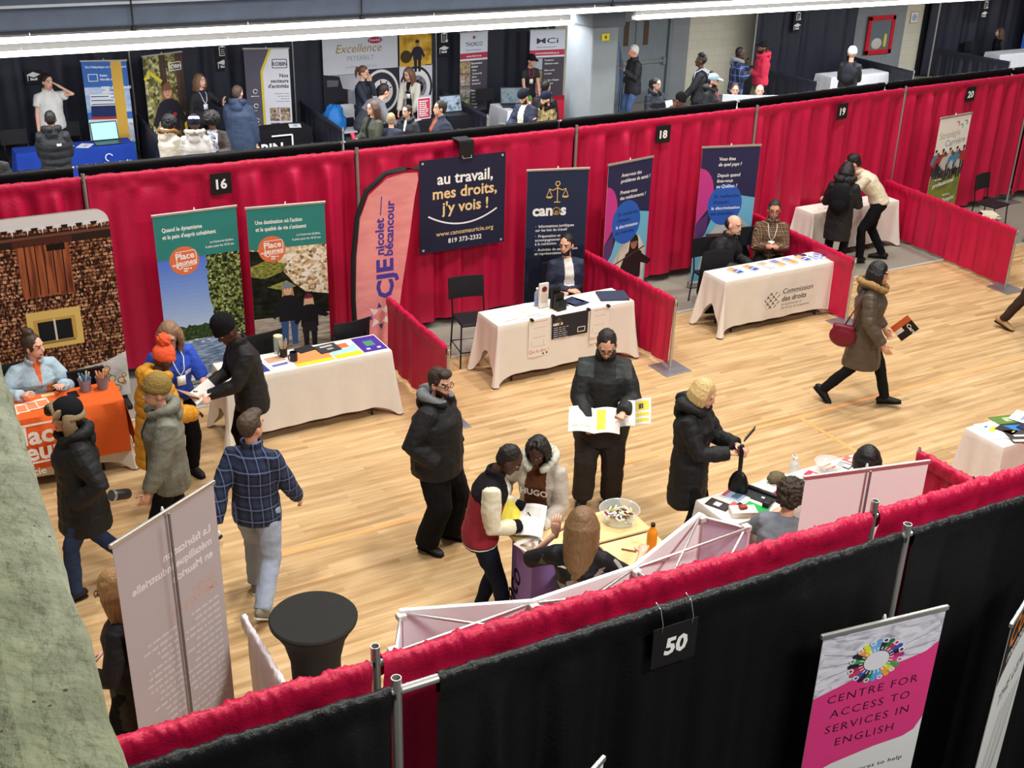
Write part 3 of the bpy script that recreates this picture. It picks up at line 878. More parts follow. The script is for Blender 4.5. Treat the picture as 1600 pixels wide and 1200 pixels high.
# outer walls that close the hall
m = MB(); m.box((-6.6, 12, 4), (.2, 24, 9), mat('8C8A84')); structure(m, 'wall_left')
m = MB(); m.box((39, 12, 4), (.2, 24, 9), mat('8C8A84')); structure(m, 'wall_right')
# concrete ledge the photograph was taken over
def ledge():
    m, nt, b, N, L = newmat('painted_concrete')
    tc = N('ShaderNodeTexCoord')
    n1 = N('ShaderNodeTexNoise'); n1.inputs['Scale'].default_value = 14; n1.inputs['Detail'].default_value = 8; L(tc.outputs['Object'], n1.inputs['Vector'])
    r1 = N('ShaderNodeValToRGB'); r1.color_ramp.elements[0].position = .3; r1.color_ramp.elements[1].position = .75
    r1.color_ramp.elements[0].color = lin('70745C'); r1.color_ramp.elements[1].color = lin('989C84'); L(n1.outputs['Fac'], r1.inputs[0])
    n2 = N('ShaderNodeTexVoronoi'); n2.inputs['Scale'].default_value = 34; L(tc.outputs['Object'], n2.inputs['Vector'])
    n3 = N('ShaderNodeTexNoise'); n3.inputs['Scale'].default_value = 9; L(tc.outputs['Object'], n3.inputs['Vector'])
    ad = N('ShaderNodeMath'); ad.operation = 'MULTIPLY_ADD'; L(n3.outputs['Fac'], ad.inputs[0]); ad.inputs[1].default_value = -.42; L(n2.outputs['Distance'], ad.inputs[2])
    r2 = N('ShaderNodeValToRGB'); r2.color_ramp.elements[0].position = 0; r2.color_ramp.elements[0].color = (1, 1, 1, 1); r2.color_ramp.elements[1].position = .012; r2.color_ramp.elements[1].color = (0, 0, 0, 1)
    ad2 = N('ShaderNodeMath'); L(ad.outputs[0], ad2.inputs[0]); ad2.inputs[1].default_value = .142; L(ad2.outputs[0], r2.inputs[0])
    mx = N('ShaderNodeMix'); mx.data_type = 'RGBA'; L(r2.outputs[0], mx.inputs[0]); L(r1.outputs[0], mx.inputs[6]); mx.inputs[7].default_value = lin('4A2A1C')
    mp = N('ShaderNodeMapping'); mp.inputs['Scale'].default_value = (16, .25, 1); L(tc.outputs['Object'], mp.inputs[0])
    n5 = N('ShaderNodeTexNoise'); n5.inputs['Scale'].default_value = 1; n5.inputs['Detail'].default_value = 2; L(mp.outputs[0], n5.inputs['Vector'])
    r5 = N('ShaderNodeValToRGB'); r5.color_ramp.elements[0].position = .42; r5.color_ramp.elements[0].color = (.72, .75, .62, 1); r5.color_ramp.elements[1].position = .56
    L(n5.outputs['Fac'], r5.inputs[0]); m5 = N('ShaderNodeMix'); m5.data_type = 'RGBA'; m5.blend_type = 'MULTIPLY'; m5.inputs[0].default_value = 1; L(mx.outputs[2], m5.inputs[6]); L(r5.outputs[0], m5.inputs[7])
    L(m5.outputs[2], b.inputs['Base Color'])
    bp = N('ShaderNodeBump'); bp.inputs['Strength'].default_value = .8; bp.inputs['Distance'].default_value = .012
    n4 = N('ShaderNodeTexNoise'); n4.inputs['Scale'].default_value = 45; n4.inputs['Detail'].default_value = 6; L(tc.outputs['Object'], n4.inputs['Vector'])
    L(n4.outputs['Fac'], bp.inputs['Height']); L(bp.outputs[0], b.inputs['Normal'])
    b.inputs['Roughness'].default_value = .75
    return m
lm = ledge()
m = MB(); vs = []; fs = []; n = 90
for i in range(n + 1):
    y = -.6 + 4.6 * i / n
    q_ = .021 * (y - .93)
    e = .006 * noise.noise((y * 18, 0, 0)) + .003 * noise.noise((y * 55, 3, 0))
    for x, z in ((-1.2, 4.6), (-1.2, 5.0), (-.02, 5.0), (.02, 5.004), (.045, 4.999), (.085 + e * .5, 4.998), (.105 + e, 4.994 + e * .3), (.112 + e, 4.97), (.118, 4.6)): vs.append((x + q_, y, z))
for i in range(n):
    for j in range(8): fs.append((i * 9 + j, (i + 1) * 9 + j, (i + 1) * 9 + j + 1, i * 9 + j + 1))
    fs.append((i * 9 + 8, (i + 1) * 9 + 8, (i + 1) * 9, i * 9))
fs += [tuple(range(9)), tuple(range(n * 9 + 8, n * 9 - 1, -1))]
m.add(vs, fs, lm); o = structure(m, 'wall_near'); o['label'] = 'chipped green-grey painted concrete ledge in the lower left'
m = MB(); m.box((-.56, 1.9, 2.3), (1.25, 5, 4.6), mat('8C8A84')); structure(m, 'wall_near.001')
# tube lights along the balcony
def tube_line(x0, x1, y, z, label):
    t = empty('tube_light', label, 'light', ((x0 + x1) / 2, y, z), group='tube lights under the balcony')
    q = MB(); q.box((0, .06, .03), (x1 - x0, .16, .02), mat('C9C6C2', .5)); q.box((0, .14, 0), (x1 - x0, .02, .08), mat('C9C6C2', .5)); q.build('reflector', t)
    q = MB(); q.tube([(-(x1 - x0) / 2, 0, .02), ((x1 - x0) / 2, 0, .02)], .042, glow('FFFFFF', 6), 12); q.build('tube', t, True)
    for k in range(int((x1 - x0) / 3) + 1):
        q = MB(); q.tube([(-(x1 - x0) / 2 + .2 + k * 3, .1, .04), (-(x1 - x0) / 2 + .2 + k * 3, .1, .09)], .008, metal()); q.build('hanger', t)
tube_line(-4, 11.4, 18.12, 2.85, 'long white tube light left of the grey column')
tube_line(12.75, 32, 18.12, 2.87, 'long white tube light right of the grey column')
tube_line(-4, 32, 17.05, 3.2, 'upper white tube light running unbroken below the balcony edge')

# ---------------------------------------------------------------- drapes on pipes
def drape(name, label, A, B, z0, z1, m, group=None, folds=7, amp=.045, ruf=.012, rodr=.022, step=.018, seed=0, z1b=None, hem=.02, smooth_top=False):
    """a curtain gathered on a pipe from A to B; folds deepen downwards, the rod pocket is ruffled"""
    A, B = V((A[0], A[1], 0)), V((B[0], B[1], 0))
    L = (B - A).length; t = (B - A) / L; nrm = V((t.y, -t.x, 0))
    z1b = z1 if z1b is None else z1b
    n = max(8, int(L / step))
    prof = [(.75, -.10), (.9, -.05), (1, -.012)] + [(math.cos(R(a)), math.sin(R(a))) for a in (25, 60, 90, 120, 155)] + [(-1, -.012), (-.9, -.05), (-.72, -.085), (-.6, -.14)]
    H = z1 - z0
    rows = [.2, .34, .5, .7, .9, 1.15, 1.4, 1.7, 2.0, 2.3]
    rows = [r for r in rows if r < H - .05] + [H]
    vs = []; fs = []
    sd = seed * 7.3
    for i in range(n + 1):
        s = L * i / n; f = i / n
        zt = z1 + (z1b - z1) * f
        ph = s * folds * 2 * PI / 3 + 2.2 * noise.noise((s * .9, sd, 0)) + sd
        w = math.sin(ph) + .45 * math.sin(ph * 2.3 + 1 + sd) + .5 * noise.noise((s * 5, sd, 2))
        rw = .65 + .7 * noise.noise((s * .7, sd, 5))
        ru = noise.noise((s * 22, sd, 1))
        P = A + t * s
        for k, (a, b) in enumerate(prof):
            if k < 8:
                ru = 1.5 * noise.noise((s * 15 + .5 * k, sd, .22 * k)); ru2 = 1.6 * noise.noise((s * 42 - .9 * k, sd, 4 + .3 * k))
                rr = rodr + max(.002, ruf * (.75 + ru * .95 + ru2 * .85))
                off = -a * rr; z = zt - .03 + (b * rr if b > 0 else b)
            else:
                off = -a * (rodr + ruf * (.6 + ru * .6)) * (1.15 if k < 10 else 1); z = zt - .03 + b
                if k == 11: off = .012 + amp * .25 * w
            vs.append(P + nrm * off + V((0, 0, z)))
        for r in rows:
            g = min(1, .35 + r / 1.2)
            jj = .01 * noise.noise((s * 3, r * 4, sd))
            he = hem * (noise.noise((s * 1.3, sd, 9)) + .5 * w * .3) if r == H else 0
            vs.append(P + nrm * (.012 + amp * g * w * rw + jj) + V((0, 0, zt - r + he if r < H else z0 + he)))
    K = len(prof) + len(rows)
    for i in range(n):
        for k in range(K - 1): fs.append((i * K + k, (i + 1) * K + k, (i + 1) * K + k + 1, i * K + k + 1))
    q = MB(); q.add(vs, fs, m)
    o = tag(q.build(name, None, True), label, 'drape', group)
    q = MB(); q.tube([A - t * .014 + V((0, 0, z1 - .03)), B + t * .014 + V((0, 0, z1b - .03))], rodr - .004, metal('C4C4C0', .35), 10); q.build('rod', o, True)
    return o
def pole(x, y, h, label, group, r=.021, base=True, name='drape_pole', tilt=0):
    t = empty(name, label, 'pole', (x, y, 0), tilt, group)
    q = MB(); q.lathe([(r, .012), (r, h), (r - .004, h), (r - .004, h - .05)], metal('BDBDBA', .4), 16); q.build('pipe', t, 'auto')
    q = MB()
    for k in range(1):
        a = -PI / 2 - .6; q.box((math.cos(a) * (r + .001), math.sin(a) * (r + .001), h - .09), (.006, .006, .03), mat('151515'), rz=a)
    q.build('slot', t)
    q = MB(); q.box((0, 0, .006), (.38, .38, .012), metal('A9ABB0', .45), bev=.004); q.build('base_plate', t)
    return t
def satin(h, name):
    m, nt, b, N, L = newmat(name)
    tc = N('ShaderNodeTexCoord'); n = N('ShaderNodeTexNoise'); n.inputs['Scale'].default_value = 5; n.inputs['Detail'].default_value = 6; L(tc.outputs['Object'], n.inputs['Vector'])
    mx = N('ShaderNodeMix'); mx.data_type = 'RGBA'; c = lin(h); mx.inputs[6].default_value = tuple(x * .88 for x in c[:3]) + (1,); mx.inputs[7].default_value = tuple(x * 1.08 for x in c[:3]) + (1,); L(n.outputs['Fac'], mx.inputs[0])
    L(mx.outputs[2], b.inputs['Base Color'])
    n2 = N('ShaderNodeTexNoise'); n2.inputs['Scale'].default_value = 55; n2.inputs['Detail'].default_value = 5; n2.inputs['Distortion'].default_value = 1; L(tc.outputs['Object'], n2.inputs['Vector'])
    bp = N('ShaderNodeBump'); bp.inputs['Strength'].default_value = .5; bp.inputs['Distance'].default_value = .008; L(n2.outputs['Fac'], bp.inputs['Height']); L(bp.outputs[0], b.inputs['Normal'])
    b.inputs['Roughness'].default_value = .42; b.inputs['Specular IOR Level'].default_value = .35
    return m
RED, BLK = satin('BE1440', 'red_banjo_cloth'), satin('0B0B0D', 'black_banjo_cloth')
NAVY = satin('2C2D3A', 'dark_banjo_cloth')
PB = [(-1.2, 12.8, 2.44), (1.96, 12.8, 2.44), (5.05, 12.72, 2.44), (8.11, 12.72, 2.435), (11.36, 13.0, 2.38), (14.79, 13.42, 2.325), (18.1, 13.62, 2.31), (21.5, 13.75, 2.30)]
rl = ['red back drape behind the weathered house backdrop', 'red back drape under the booth 16 sign', 'red back drape behind the hung black banner', 'red back drape under the booth 18 sign', 'red back drape under the booth 19 sign', 'red back drape under the booth 20 sign', 'red back drape right of booth 20 at the picture edge']
bl = ['black drape strip behind the red drape of the house backdrop', 'black drape strip behind the red drape of booth 16', 'black drape strip behind the drape of the hung black banner', 'black drape strip behind the red drape of booth 18', 'black drape strip behind the red drape of booth 19', 'black drape strip behind the red drape of booth 20', 'black drape strip at the right end of the back row']
pl = ['back pole rising above the house backdrop', 'back pole between booth 16 and the pink feather flag', 'back pole between the navy scales banner and booth 18', 'back pole between booths 18 and 19', 'back pole between booths 19 and 20', 'back pole at the right end of booth 20']
for i in range(7):
    a, b = PB[i], PB[i + 1]
    drape('drape', rl[i], (a[0] + .03, a[1]), (b[0] - .03, b[1]), .12 if i != 2 else .1, a[2], RED, 'red back drapes', folds=6.5, amp=.075, ruf=.007, seed=i + 1, z1b=b[2], hem=.06)
    drape('drape', bl[i], (a[0] + .03, a[1] + .42), (b[0] - .03, b[1] + .42), .006, a[2] + .02, BLK, 'black drapes behind the red ones', hem=.004, folds=5, seed=i + 11, z1b=b[2] + .02, ruf=.004, step=.05)
    if 0 < i: pole(a[0], a[1] - .03, a[2] + .03, pl[i - 1], 'back row poles')
# low red dividers
def divider(A, B, z, label, plabel, m=RED, seed=0, endpole=True, group='low red side dividers', ruf=.011, z0=.05, **k):
    drape('drape', label, A, B, z0, z, m, group, folds=9, amp=.03, ruf=ruf, seed=seed, step=.015, **k)
    if endpole: pole(B[0], B[1], z + .02, plabel, 'end poles of the low dividers', r=.018)
divider((5.03, 11.8), (5.0, 10.14), .91, 'low red divider beside the pink feather flag', 'short end pole of the divider beside the pink flag', seed=31)
divider((8.06, 12.6), (8.07, 10.26), .91, 'low red divider right of the white table with hung posters', 'short end pole of the divider right of the hung posters', seed=32)
divider((11.25, 12.8), (11.1, 10.42), .91, 'low red divider at the right end of the brochure table', 'short end pole of the divider beside the brochure table', seed=33)
divider((14.5, 13.2), (14.23, 10.4), .91, 'low red divider in front of booth 20', 'short end pole of the divider of booth 20', seed=34, folds=4) if False else divider((14.5, 13.2), (14.23, 10.4), .91, 'low red divider in front of booth 20', 'short end pole of the divider of booth 20', seed=34)
divider((7.86, 4.0), (7.8, 6.21), .91, 'low red divider behind the white banner seen from behind', 'short end pole of the divider behind the white banner', seed=35)
# near rows: black in front, red behind
PN = [(-1.5, 3.86), (1.6, 3.76), (4.61, 3.65), (7.7, 3.52), (10.8, 3.4)]
nl = ['black near drape left of the bare pipe end', 'black near drape carrying the booth 50 sign', 'black near drape behind the dark-headed slanted banner', 'black near drape at the far right end of the near row']
for i in range(4):
    a, b = PN[i], PN[i + 1]
    drape('drape', nl[i], (a[0] + .04, a[1]), (b[0] - .04, b[1]) if i else (b[0] - .03, b[1]), .04, 2.43, BLK, 'black near drapes', folds=6, amp=.04, ruf=.007, seed=41 + i, step=.007) if i != 1 else drape('drape', nl[i], (a[0] + .2, a[1] - .006), (b[0] - .04, b[1]), .04, 2.43, BLK, 'black near drapes', folds=6, amp=.04, ruf=.007, seed=42, step=.007)
q = MB(); q.tube([(1.62, 3.755, 2.40), (1.86, 3.75, 2.40)], .0215, metal('CFCFCA', .3), 14); q.tube([(1.612, 3.756, 2.40), (1.63, 3.756, 2.40)], .012, mat('222222'), 8)
thing(q, 'rod_end', 'bare silver pipe end between the two black near drapes', 'pipe')
pole(1.6, 3.76, 2.47, 'silver pole at the bare pipe end in the black near row', 'near row poles', r=.024)
pole(4.61, 3.65, 2.47, 'silver pole standing behind the pink centre banner', 'near row poles', r=.024)
PR = [(-1.5, 4.0), (1.59, 3.97), (4.59, 3.88), (7.75, 3.8), (10.85, 3.72)]
nr = ['red near drape below the round black table', 'red near drape in front of the white scissor frame', 'red near drape in front of the white banner back', 'red near drape at the far right end of the near row']
for i in range(4):
    a, b = PR[i], PR[i + 1]
    drape('drape', nr[i], (a[0] + .03, a[1]), (b[0] - .03, b[1]), .04, 2.43, RED, 'red near drapes', folds=7, amp=.035, ruf=.013, seed=51 + i, step=.006)
pole(1.59, 3.97, 2.5, 'grey pole in the red near row by the scissor frame corner', 'near row poles', r=.022)
pole(4.59, 3.88, 2.5, 'grey pole in the red near row below the white banner', 'near row poles', r=.022)
# dark drapes and poles of the far row
FX = [(-3, 4.62), (4.62, 7.8), (7.8, 10.97), (10.97, 13.95)]
fl = ['dark drape behind the man on the phone', 'dark drape behind the woman in black wearing a lanyard', 'dark drape behind the hung truck pictures', 'dark drape behind the two tall red-striped banners']
for i, (x0, x1) in enumerate(FX):
    drape('drape', fl[i], (x0 + .02, 22.9), (x1 - .02, 22.9), .05, 2.5, NAVY, 'dark far drapes', folds=4, amp=.06, ruf=.004, seed=61 + i, step=.04)
    if i: pole(x0, 22.86, 2.6, ['far pole beside the blue ship banner', 'far pole beside the banner of sectors', 'far pole right of the truck pictures'][i - 1], 'far row poles', r=.02)
drape('drape', 'dark drape left of the red fire cabinet', (19.72, 22.9), (23.1, 22.9), .05, 2.5, NAVY, 'dark far drapes', folds=4, amp=.06, ruf=.004, seed=71, step=.04)
pole(19.69, 22.86, 2.6, 'far pole behind the man in plaid and the man in red', 'far row poles', r=.02)
drape('drape', 'dark drape at the far right beyond the grey gap', (26.2, 23.3), (31, 23.3), .05, 2.5, NAVY, 'dark far drapes', folds=4, amp=.06, ruf=.004, seed=72, step=.04)
pole(26.0, 22.84, 2.6, 'white far pole right of the fire cabinet', 'far row poles', r=.022)
# far side dividers
for k, (A, B, l) in enumerate((((7.85, 22.7), (7.7, 20.0), 'low dark divider left of the bent man in grey'), ((11.0, 22.7), (10.69, 19.97), 'low dark divider right of the laptop table'), ((4.62, 22.7), (4.5, 20.4), 'low dark divider beside the blue ship banner'),
    ((19.3, 22.6), (19.4, 20.2), 'low dark divider beside the man in the red hoodie'), ((22.75, 22.7), (22.6, 20.3), 'low dark divider right of the empty white table'), ((26.0, 22.7), (26.15, 20.4), 'low dark divider at the far right aisle'))):
    divider(A, B, .91, l, 'short end pole of the ' + l, NAVY, 80 + k, True, 'low dark far dividers', .004)

# ---------------------------------------------------------------- banners and prints
W_, K_, G_ = ink('F2F0EC'), ink('17171B'), ink('D9B66A')
def blob(mb, x, z, rx, rz, m, seed=0, rough=.25, n=40):
    mb.poly([(x + rx * math.cos(a) * (1 + rough * noise.noise((math.cos(a) * 2.5, math.sin(a) * 2.5, seed))), z + rz * math.sin(a) * (1 + rough * noise.noise((math.cos(a) * 3.5, math.sin(a) * 3.5, seed + 9)))) for a in [2 * PI * i / n for i in range(n)]], m)
def figure(mb, x, z, s, hat, coat, leg, skin='D8A488', hair=None, arm=1):
    """a small printed person, s tall"""
    c, l, k, h = ink(coat), ink(leg), ink(skin), ink(hat)
    if hair: mb.poly([(x - .11 * s, z + .62 * s), (x + .11 * s, z + .62 * s), (x + .075 * s, z + .92 * s), (x - .075 * s, z + .92 * s)], ink(hair))
    for sd in (-1, 1):
        mb.poly([(x + sd * .01 * s, z + .42 * s), (x + sd * .13 * s, z + .42 * s), (x + sd * .11 * s, z), (x + sd * .03 * s, z)], l)
        mb.poly([(x + sd * .10 * s, z + .76 * s), (x + sd * .17 * s, z + .7 * s), (x + sd * (.27 + .08 * (arm if sd > 0 else 0)) * s, z + (.48 + .1 * (arm if sd > 0 else 0)) * s), (x + sd * (.21 + .08 * (arm if sd > 0 else 0)) * s, z + (.43 + .1 * (arm if sd > 0 else 0)) * s), (x + sd * .1 * s, z + .6 * s)], c)
    mb.poly([(x - .15 * s, z + .38 * s), (x + .15 * s, z + .38 * s), (x + .15 * s, z + .74 * s), (x + .06 * s, z + .79 * s), (x - .06 * s, z + .79 * s), (x - .15 * s, z + .74 * s)], c)
    mb.disc(x, z + .875 * s, .06 * s, k, .078 * s)
    if s > .6 and sum(lin(skin)[:3]) > .5:
        for sd in (-1, 1): mb.disc(x + sd * .024 * s, z + .885 * s, .008 * s, ink('2A2020'), n=10)
        mb.poly([(x - .026 * s, z + .845 * s), (x, z + .83 * s), (x + .026 * s, z + .845 * s), (x, z + .84 * s)], ink('A84A44'))
    mb.poly([(x + .075 * s * math.cos(R(a)), z + .9 * s + .1 * s * math.sin(R(a))) for a in range(0, 181, 20)], h)
def greek(mb, x, z, w, n, dz, h, m, al='l', seed=0):
    """lines of print too small to read in the photo"""
    rr = random.Random(seed)
    mb.lay += 1; mb.freeze = True
    for i in range(n):
        ww = w * rr.uniform(.55, 1)
        xx = x
        while xx < x + ww - .01:
            L = min(rr.uniform(.02, .07), x + ww - xx)
            mb.rect(xx if al == 'l' else 2 * x - xx - L, z - i * dz, (xx + L) if al == 'l' else 2 * x - xx, z - i * dz + h, m)
            xx += L + .012
    mb.freeze = False
def banner(label, A, B, draw, h=2.05, group='roll-up banners', back=False, name='rollup_banner', edge='E4E2DE'):
    A, B = V((A[0], A[1], 0)), V((B[0], B[1], 0))
    w = (B - A).length; c = (A + B) / 2; rz = math.atan2(B.y - A.y, B.x - A.x)
    t = empty(name, label, 'banner', c, rz, group)
    m = MB(); m.box((0, .002, (h + .08) / 2), (w - .03, .003, h - .08), ink(edge)); m.y0 = 0
    draw(m, w - .03, h)
    m.build('banner_sheet', t)
    m = MB(); m.box((0, .004, h - .005), (w, .022, .03), metal('D4D2CC', .35), bev=.005); m.build('top_rail', t)
    m = MB(); m.box((0, .01, .045), (w + .02, .10, .08), metal('B4B4B2', .4), bev=.02); m.build('base', t)
    m = MB(); m.tube([(0, .03, .05), (0, .025, h)], .009, metal('8A8A8A', .4), 8); m.build('support_pole', t, True)
    m = MB(); m.tube([(0, .02, h + .005), (0, .02, h + .03)], [.012, .006], mat('DDDDDD', .4), 8); m.build('pole_hook', t, True)
    return t
def place_logo(m, x, z, r):
    m.disc(x, z, r, ink('DE7347')); a = .06
    m.text('Place', x + r * .08, z + r * .12, r * .62, W_, 'c', .025, a); m.text('Jeunes', x + r * .1, z - r * .3, r * .52, W_, 'c', .025, a); m.text('aux', x - r * .62, z - r * .32, r * .26, W_, 'c', .03, a)
    m.line([(x - r * .55, z + r * .62), (x + r * .75, z + r * .68), (x + r * .82, z + r * .5), (x + r * .8, z - r * .32), (x - r * .2, z - r * .42)], r * .045, W_)
    m.ring(x - r * .32, z - r * .42, r * .16, r * .06, W_, 16, 120, 420); greek(m, x - r * .1, z - r * .62, r * .6, 2, r * .16, r * .09, W_)
TEAL = ink('2F7F78')
FOL = photo(('10180C', '232E16', '4A5A2A', '8C9450', 'B9BC80'), (45, 45, 45), 'cells')
FOL2 = photo(('141C10', '2E4222', '51683A'), (30, 30, 30), 'noise')
WAT = photo(('3E5674', '7890B0', 'C4CEDC'), (6, 6, 40), 'noise')
def b_lake(m, w, h):
    m.rect(-w / 2, .1, w / 2, h, ink('B4C6E2'))
    [m.rect(-w / 2, .7 + .05 * i, w / 2, .76 + .05 * i, ink('%02X%02X%02X' % (178 - 6 * i, 198 - 5 * i, 226 - i))) for i in range(17)]
    m.rect(-w / 2, .1, w / 2, .62, WAT)
    m.poly([(-w / 2, .55)] + [(-w / 2 + w * i / 30, .72 + .05 * noise.noise((i * .6, 0, 3)) + .03 * noise.noise((i * 1.9, 0, 5))) for i in range(31)] + [(w / 2, .55)], FOL2)
    for i in range(9): m.rect(-w * .3 + i * .07, .5 + .02 * (i % 3), -w * .3 + i * .07 + .04, .512 + .02 * (i % 3), W_)
    m.poly([(w / 2, .4), (w * .3, .45), (w * .2, .3), (w / 2, .2)], ink('8A9052'))
    m.poly([(w / 2, 1.6), (w * .06, 1.58)] + [(w * (.08 + .05 * noise.noise((i * .8, 1, 0)) + .10 * max(0, i - 8) / 8), 1.5 - i * .055) for i in range(16)] + [(w * .36, .68), (w * .45, .5), (w / 2, .45)], FOL)
    m.rect(-w / 2, 1.53, w / 2, h, TEAL)
    m.text('Quand le dynamisme', -w * .41, h - .2, .066, W_, 'l', .02, 0, w * .48); m.text("et la paix d'esprit cohabitent", -w * .41, h - .28, .066, W_, 'l', .02, 0, w * .64)
    m.text('Le Centre-du-Québec,', w * .44, 1.66, .036, W_, 'r', .012, 0, w * .29); m.text('la place pour les 18-35 ans', w * .44, 1.61, .036, W_, 'r', .012, 0, w * .35)
    place_logo(m, -w * .18, 1.5, .165)
def b_leaves(m, w, h):
    m.rect(-w / 2, .1, w / 2, h, photo(('5A4A34', 'C9A878', 'EADCC0', 'F2ECDC', 'B98A50'), (28, 28, 34), 'cells'))
    m.poly([(-w / 2, .7), (w / 2, .7), (w / 2, .95), (w * .2, 1.0), (w * .05, 1.12), (-w * .1, 1.3), (-w * .2, 1.5), (-w / 2, 1.55)], photo(('08090A', '14160F', '2C331E'), (9, 9, 18), 'noise'))
    m.poly([(-w / 2, 1.36), (-w * .3, 1.42), (-w * .02, 1.36), (-w * .1, 1.27), (-w * .32, 1.2), (-w / 2, 1.24)], photo(('2A3216', '7A7E34', 'B4B060'), (20, 20, 50), 'noise'))
    m.poly([(-w * .3, 1.1), (-w * .05, 1.16), (w * .08, 1.08), (-w * .1, 1.04)], photo(('3A4420', '8E9448', 'B4B060'), (20, 20, 60), 'noise', 5, .55, 0, 3))
    m.rect(-w / 2, .1, w / 2, .72, photo(('6E655C', 'A89C8C', 'C4BAAC'), (5, 5, 30), 'noise')); m.rect(-w / 2, .32, w / 2, .42, photo(('2A2620', '847868', 'A89C8C'), (4, 4, 30), 'noise'))
    figure(m, -w * .04, .36, .78, '7C8494', '15151A', '34507E', 'E0B090', 'B48A5E', 0); figure(m, w * .23, .3, .68, '6A2438', '121216', '181820', 'E0B090', 'C8AE88', 1)
    m.poly([(w * .12, .5), (w * .34, .5), (w * .31, .62), (w * .15, .62)], ink('201C20'))
    m.rect(-w / 2, 1.56, w / 2, h, TEAL)
    m.text("Une destination où l'action", -w * .4, h - .2, .066, W_, 'l', .02, 0, w * .6); m.text("et la qualité de vie s'unissent", -w * .4, h - .28, .066, W_, 'l', .02, 0, w * .65)
    m.text('Le Centre-du-Québec,', w * .43, 1.68, .036, W_, 'r', .012, 0, w * .31); m.text('la place pour les 18-35 ans', w * .43, 1.63, .036, W_, 'r', .012, 0, w * .37)
    place_logo(m, -w * .21, 1.55, .155)
banner('teal roll-up banner with a blue lake photograph and an orange disc', (2.53, 12.35), (3.48, 12.36), b_lake)
banner('teal roll-up banner with two children among autumn leaves', (3.52, 12.22), (4.42, 12.1), b_leaves)
def scales(m, x, z, s, c):
    m.ring(x, z + .43 * s, .13 * s, .045 * s, c, 24); m.line([(x, z + .31 * s), (x, z - .5 * s)], .045 * s, c); m.line([(x - .16 * s, z - .5 * s), (x + .16 * s, z - .5 * s)], .05 * s, c)
    m.line([(x - .44 * s, z + .18 * s), (x - .25 * s, z + .1 * s), (x, z + .22 * s), (x + .25 * s, z + .1 * s), (x + .44 * s, z + .18 * s)], .045 * s, c)
    for k in (-1, 1):
        m.line([(x + k * .55 * s, z - .2 * s), (x + k * .42 * s, z + .14 * s), (x + k * .27 * s, z - .2 * s)], .03 * s, c)
        m.poly([(x + k * .41 * s + .17 * s * math.cos(R(a)), z - .2 * s + .1 * s * math.sin(R(a))) for a in range(180, 361, 20)], c)
def canos_word(m, x, z, s, al='c'):
    m.text('can', x - .13 * s, z, s, W_, 'r', .035); m.ring(x + .12 * s, z + .26 * s, .27 * s, .07 * s, ink('B08C4A'), 20); m.text('ø', x + .12 * s, z + .1 * s, s * .4, ink('B08C4A'), 'c', .03); m.text('s', x + .4 * s, z, s, W_, 'l', .035)
def b_canos(m, w, h):
    nv = ink('222C46')
    m.rect(-w / 2, .1, w / 2, h, nv); m.rect(-w / 2, .1, w / 2, 1.02, photo(('0E1220', '1A2034', '2A3040'), (6, 6, 4), 'noise'))
    for k in range(-2, 3): m.rect(k * .15 - .05, .3, k * .15 + .05, .85, ink('141A2A')); m.disc(k * .15, .85, .05, ink('141A2A'))
    scales(m, 0, h - .3, .26, G_); canos_word(m, -.03, h - .6, .2)
    y = h - .76
    for ln in ('·  Informations juridiques', '    sur les lois du travail', '', '·  Préparation et', '    accompagnement', '    à la médiation', '', '·  Activités de sensibilisation', '    et représentation'):
        if ln: m.text(ln, -w * .34, y, .051, W_, 'l', .016)
        y -= .052 if ln else .028
banner('navy roll-up banner with gold scales behind the man with folded arms', (7.18, 12.36), (7.99, 12.14), b_canos)
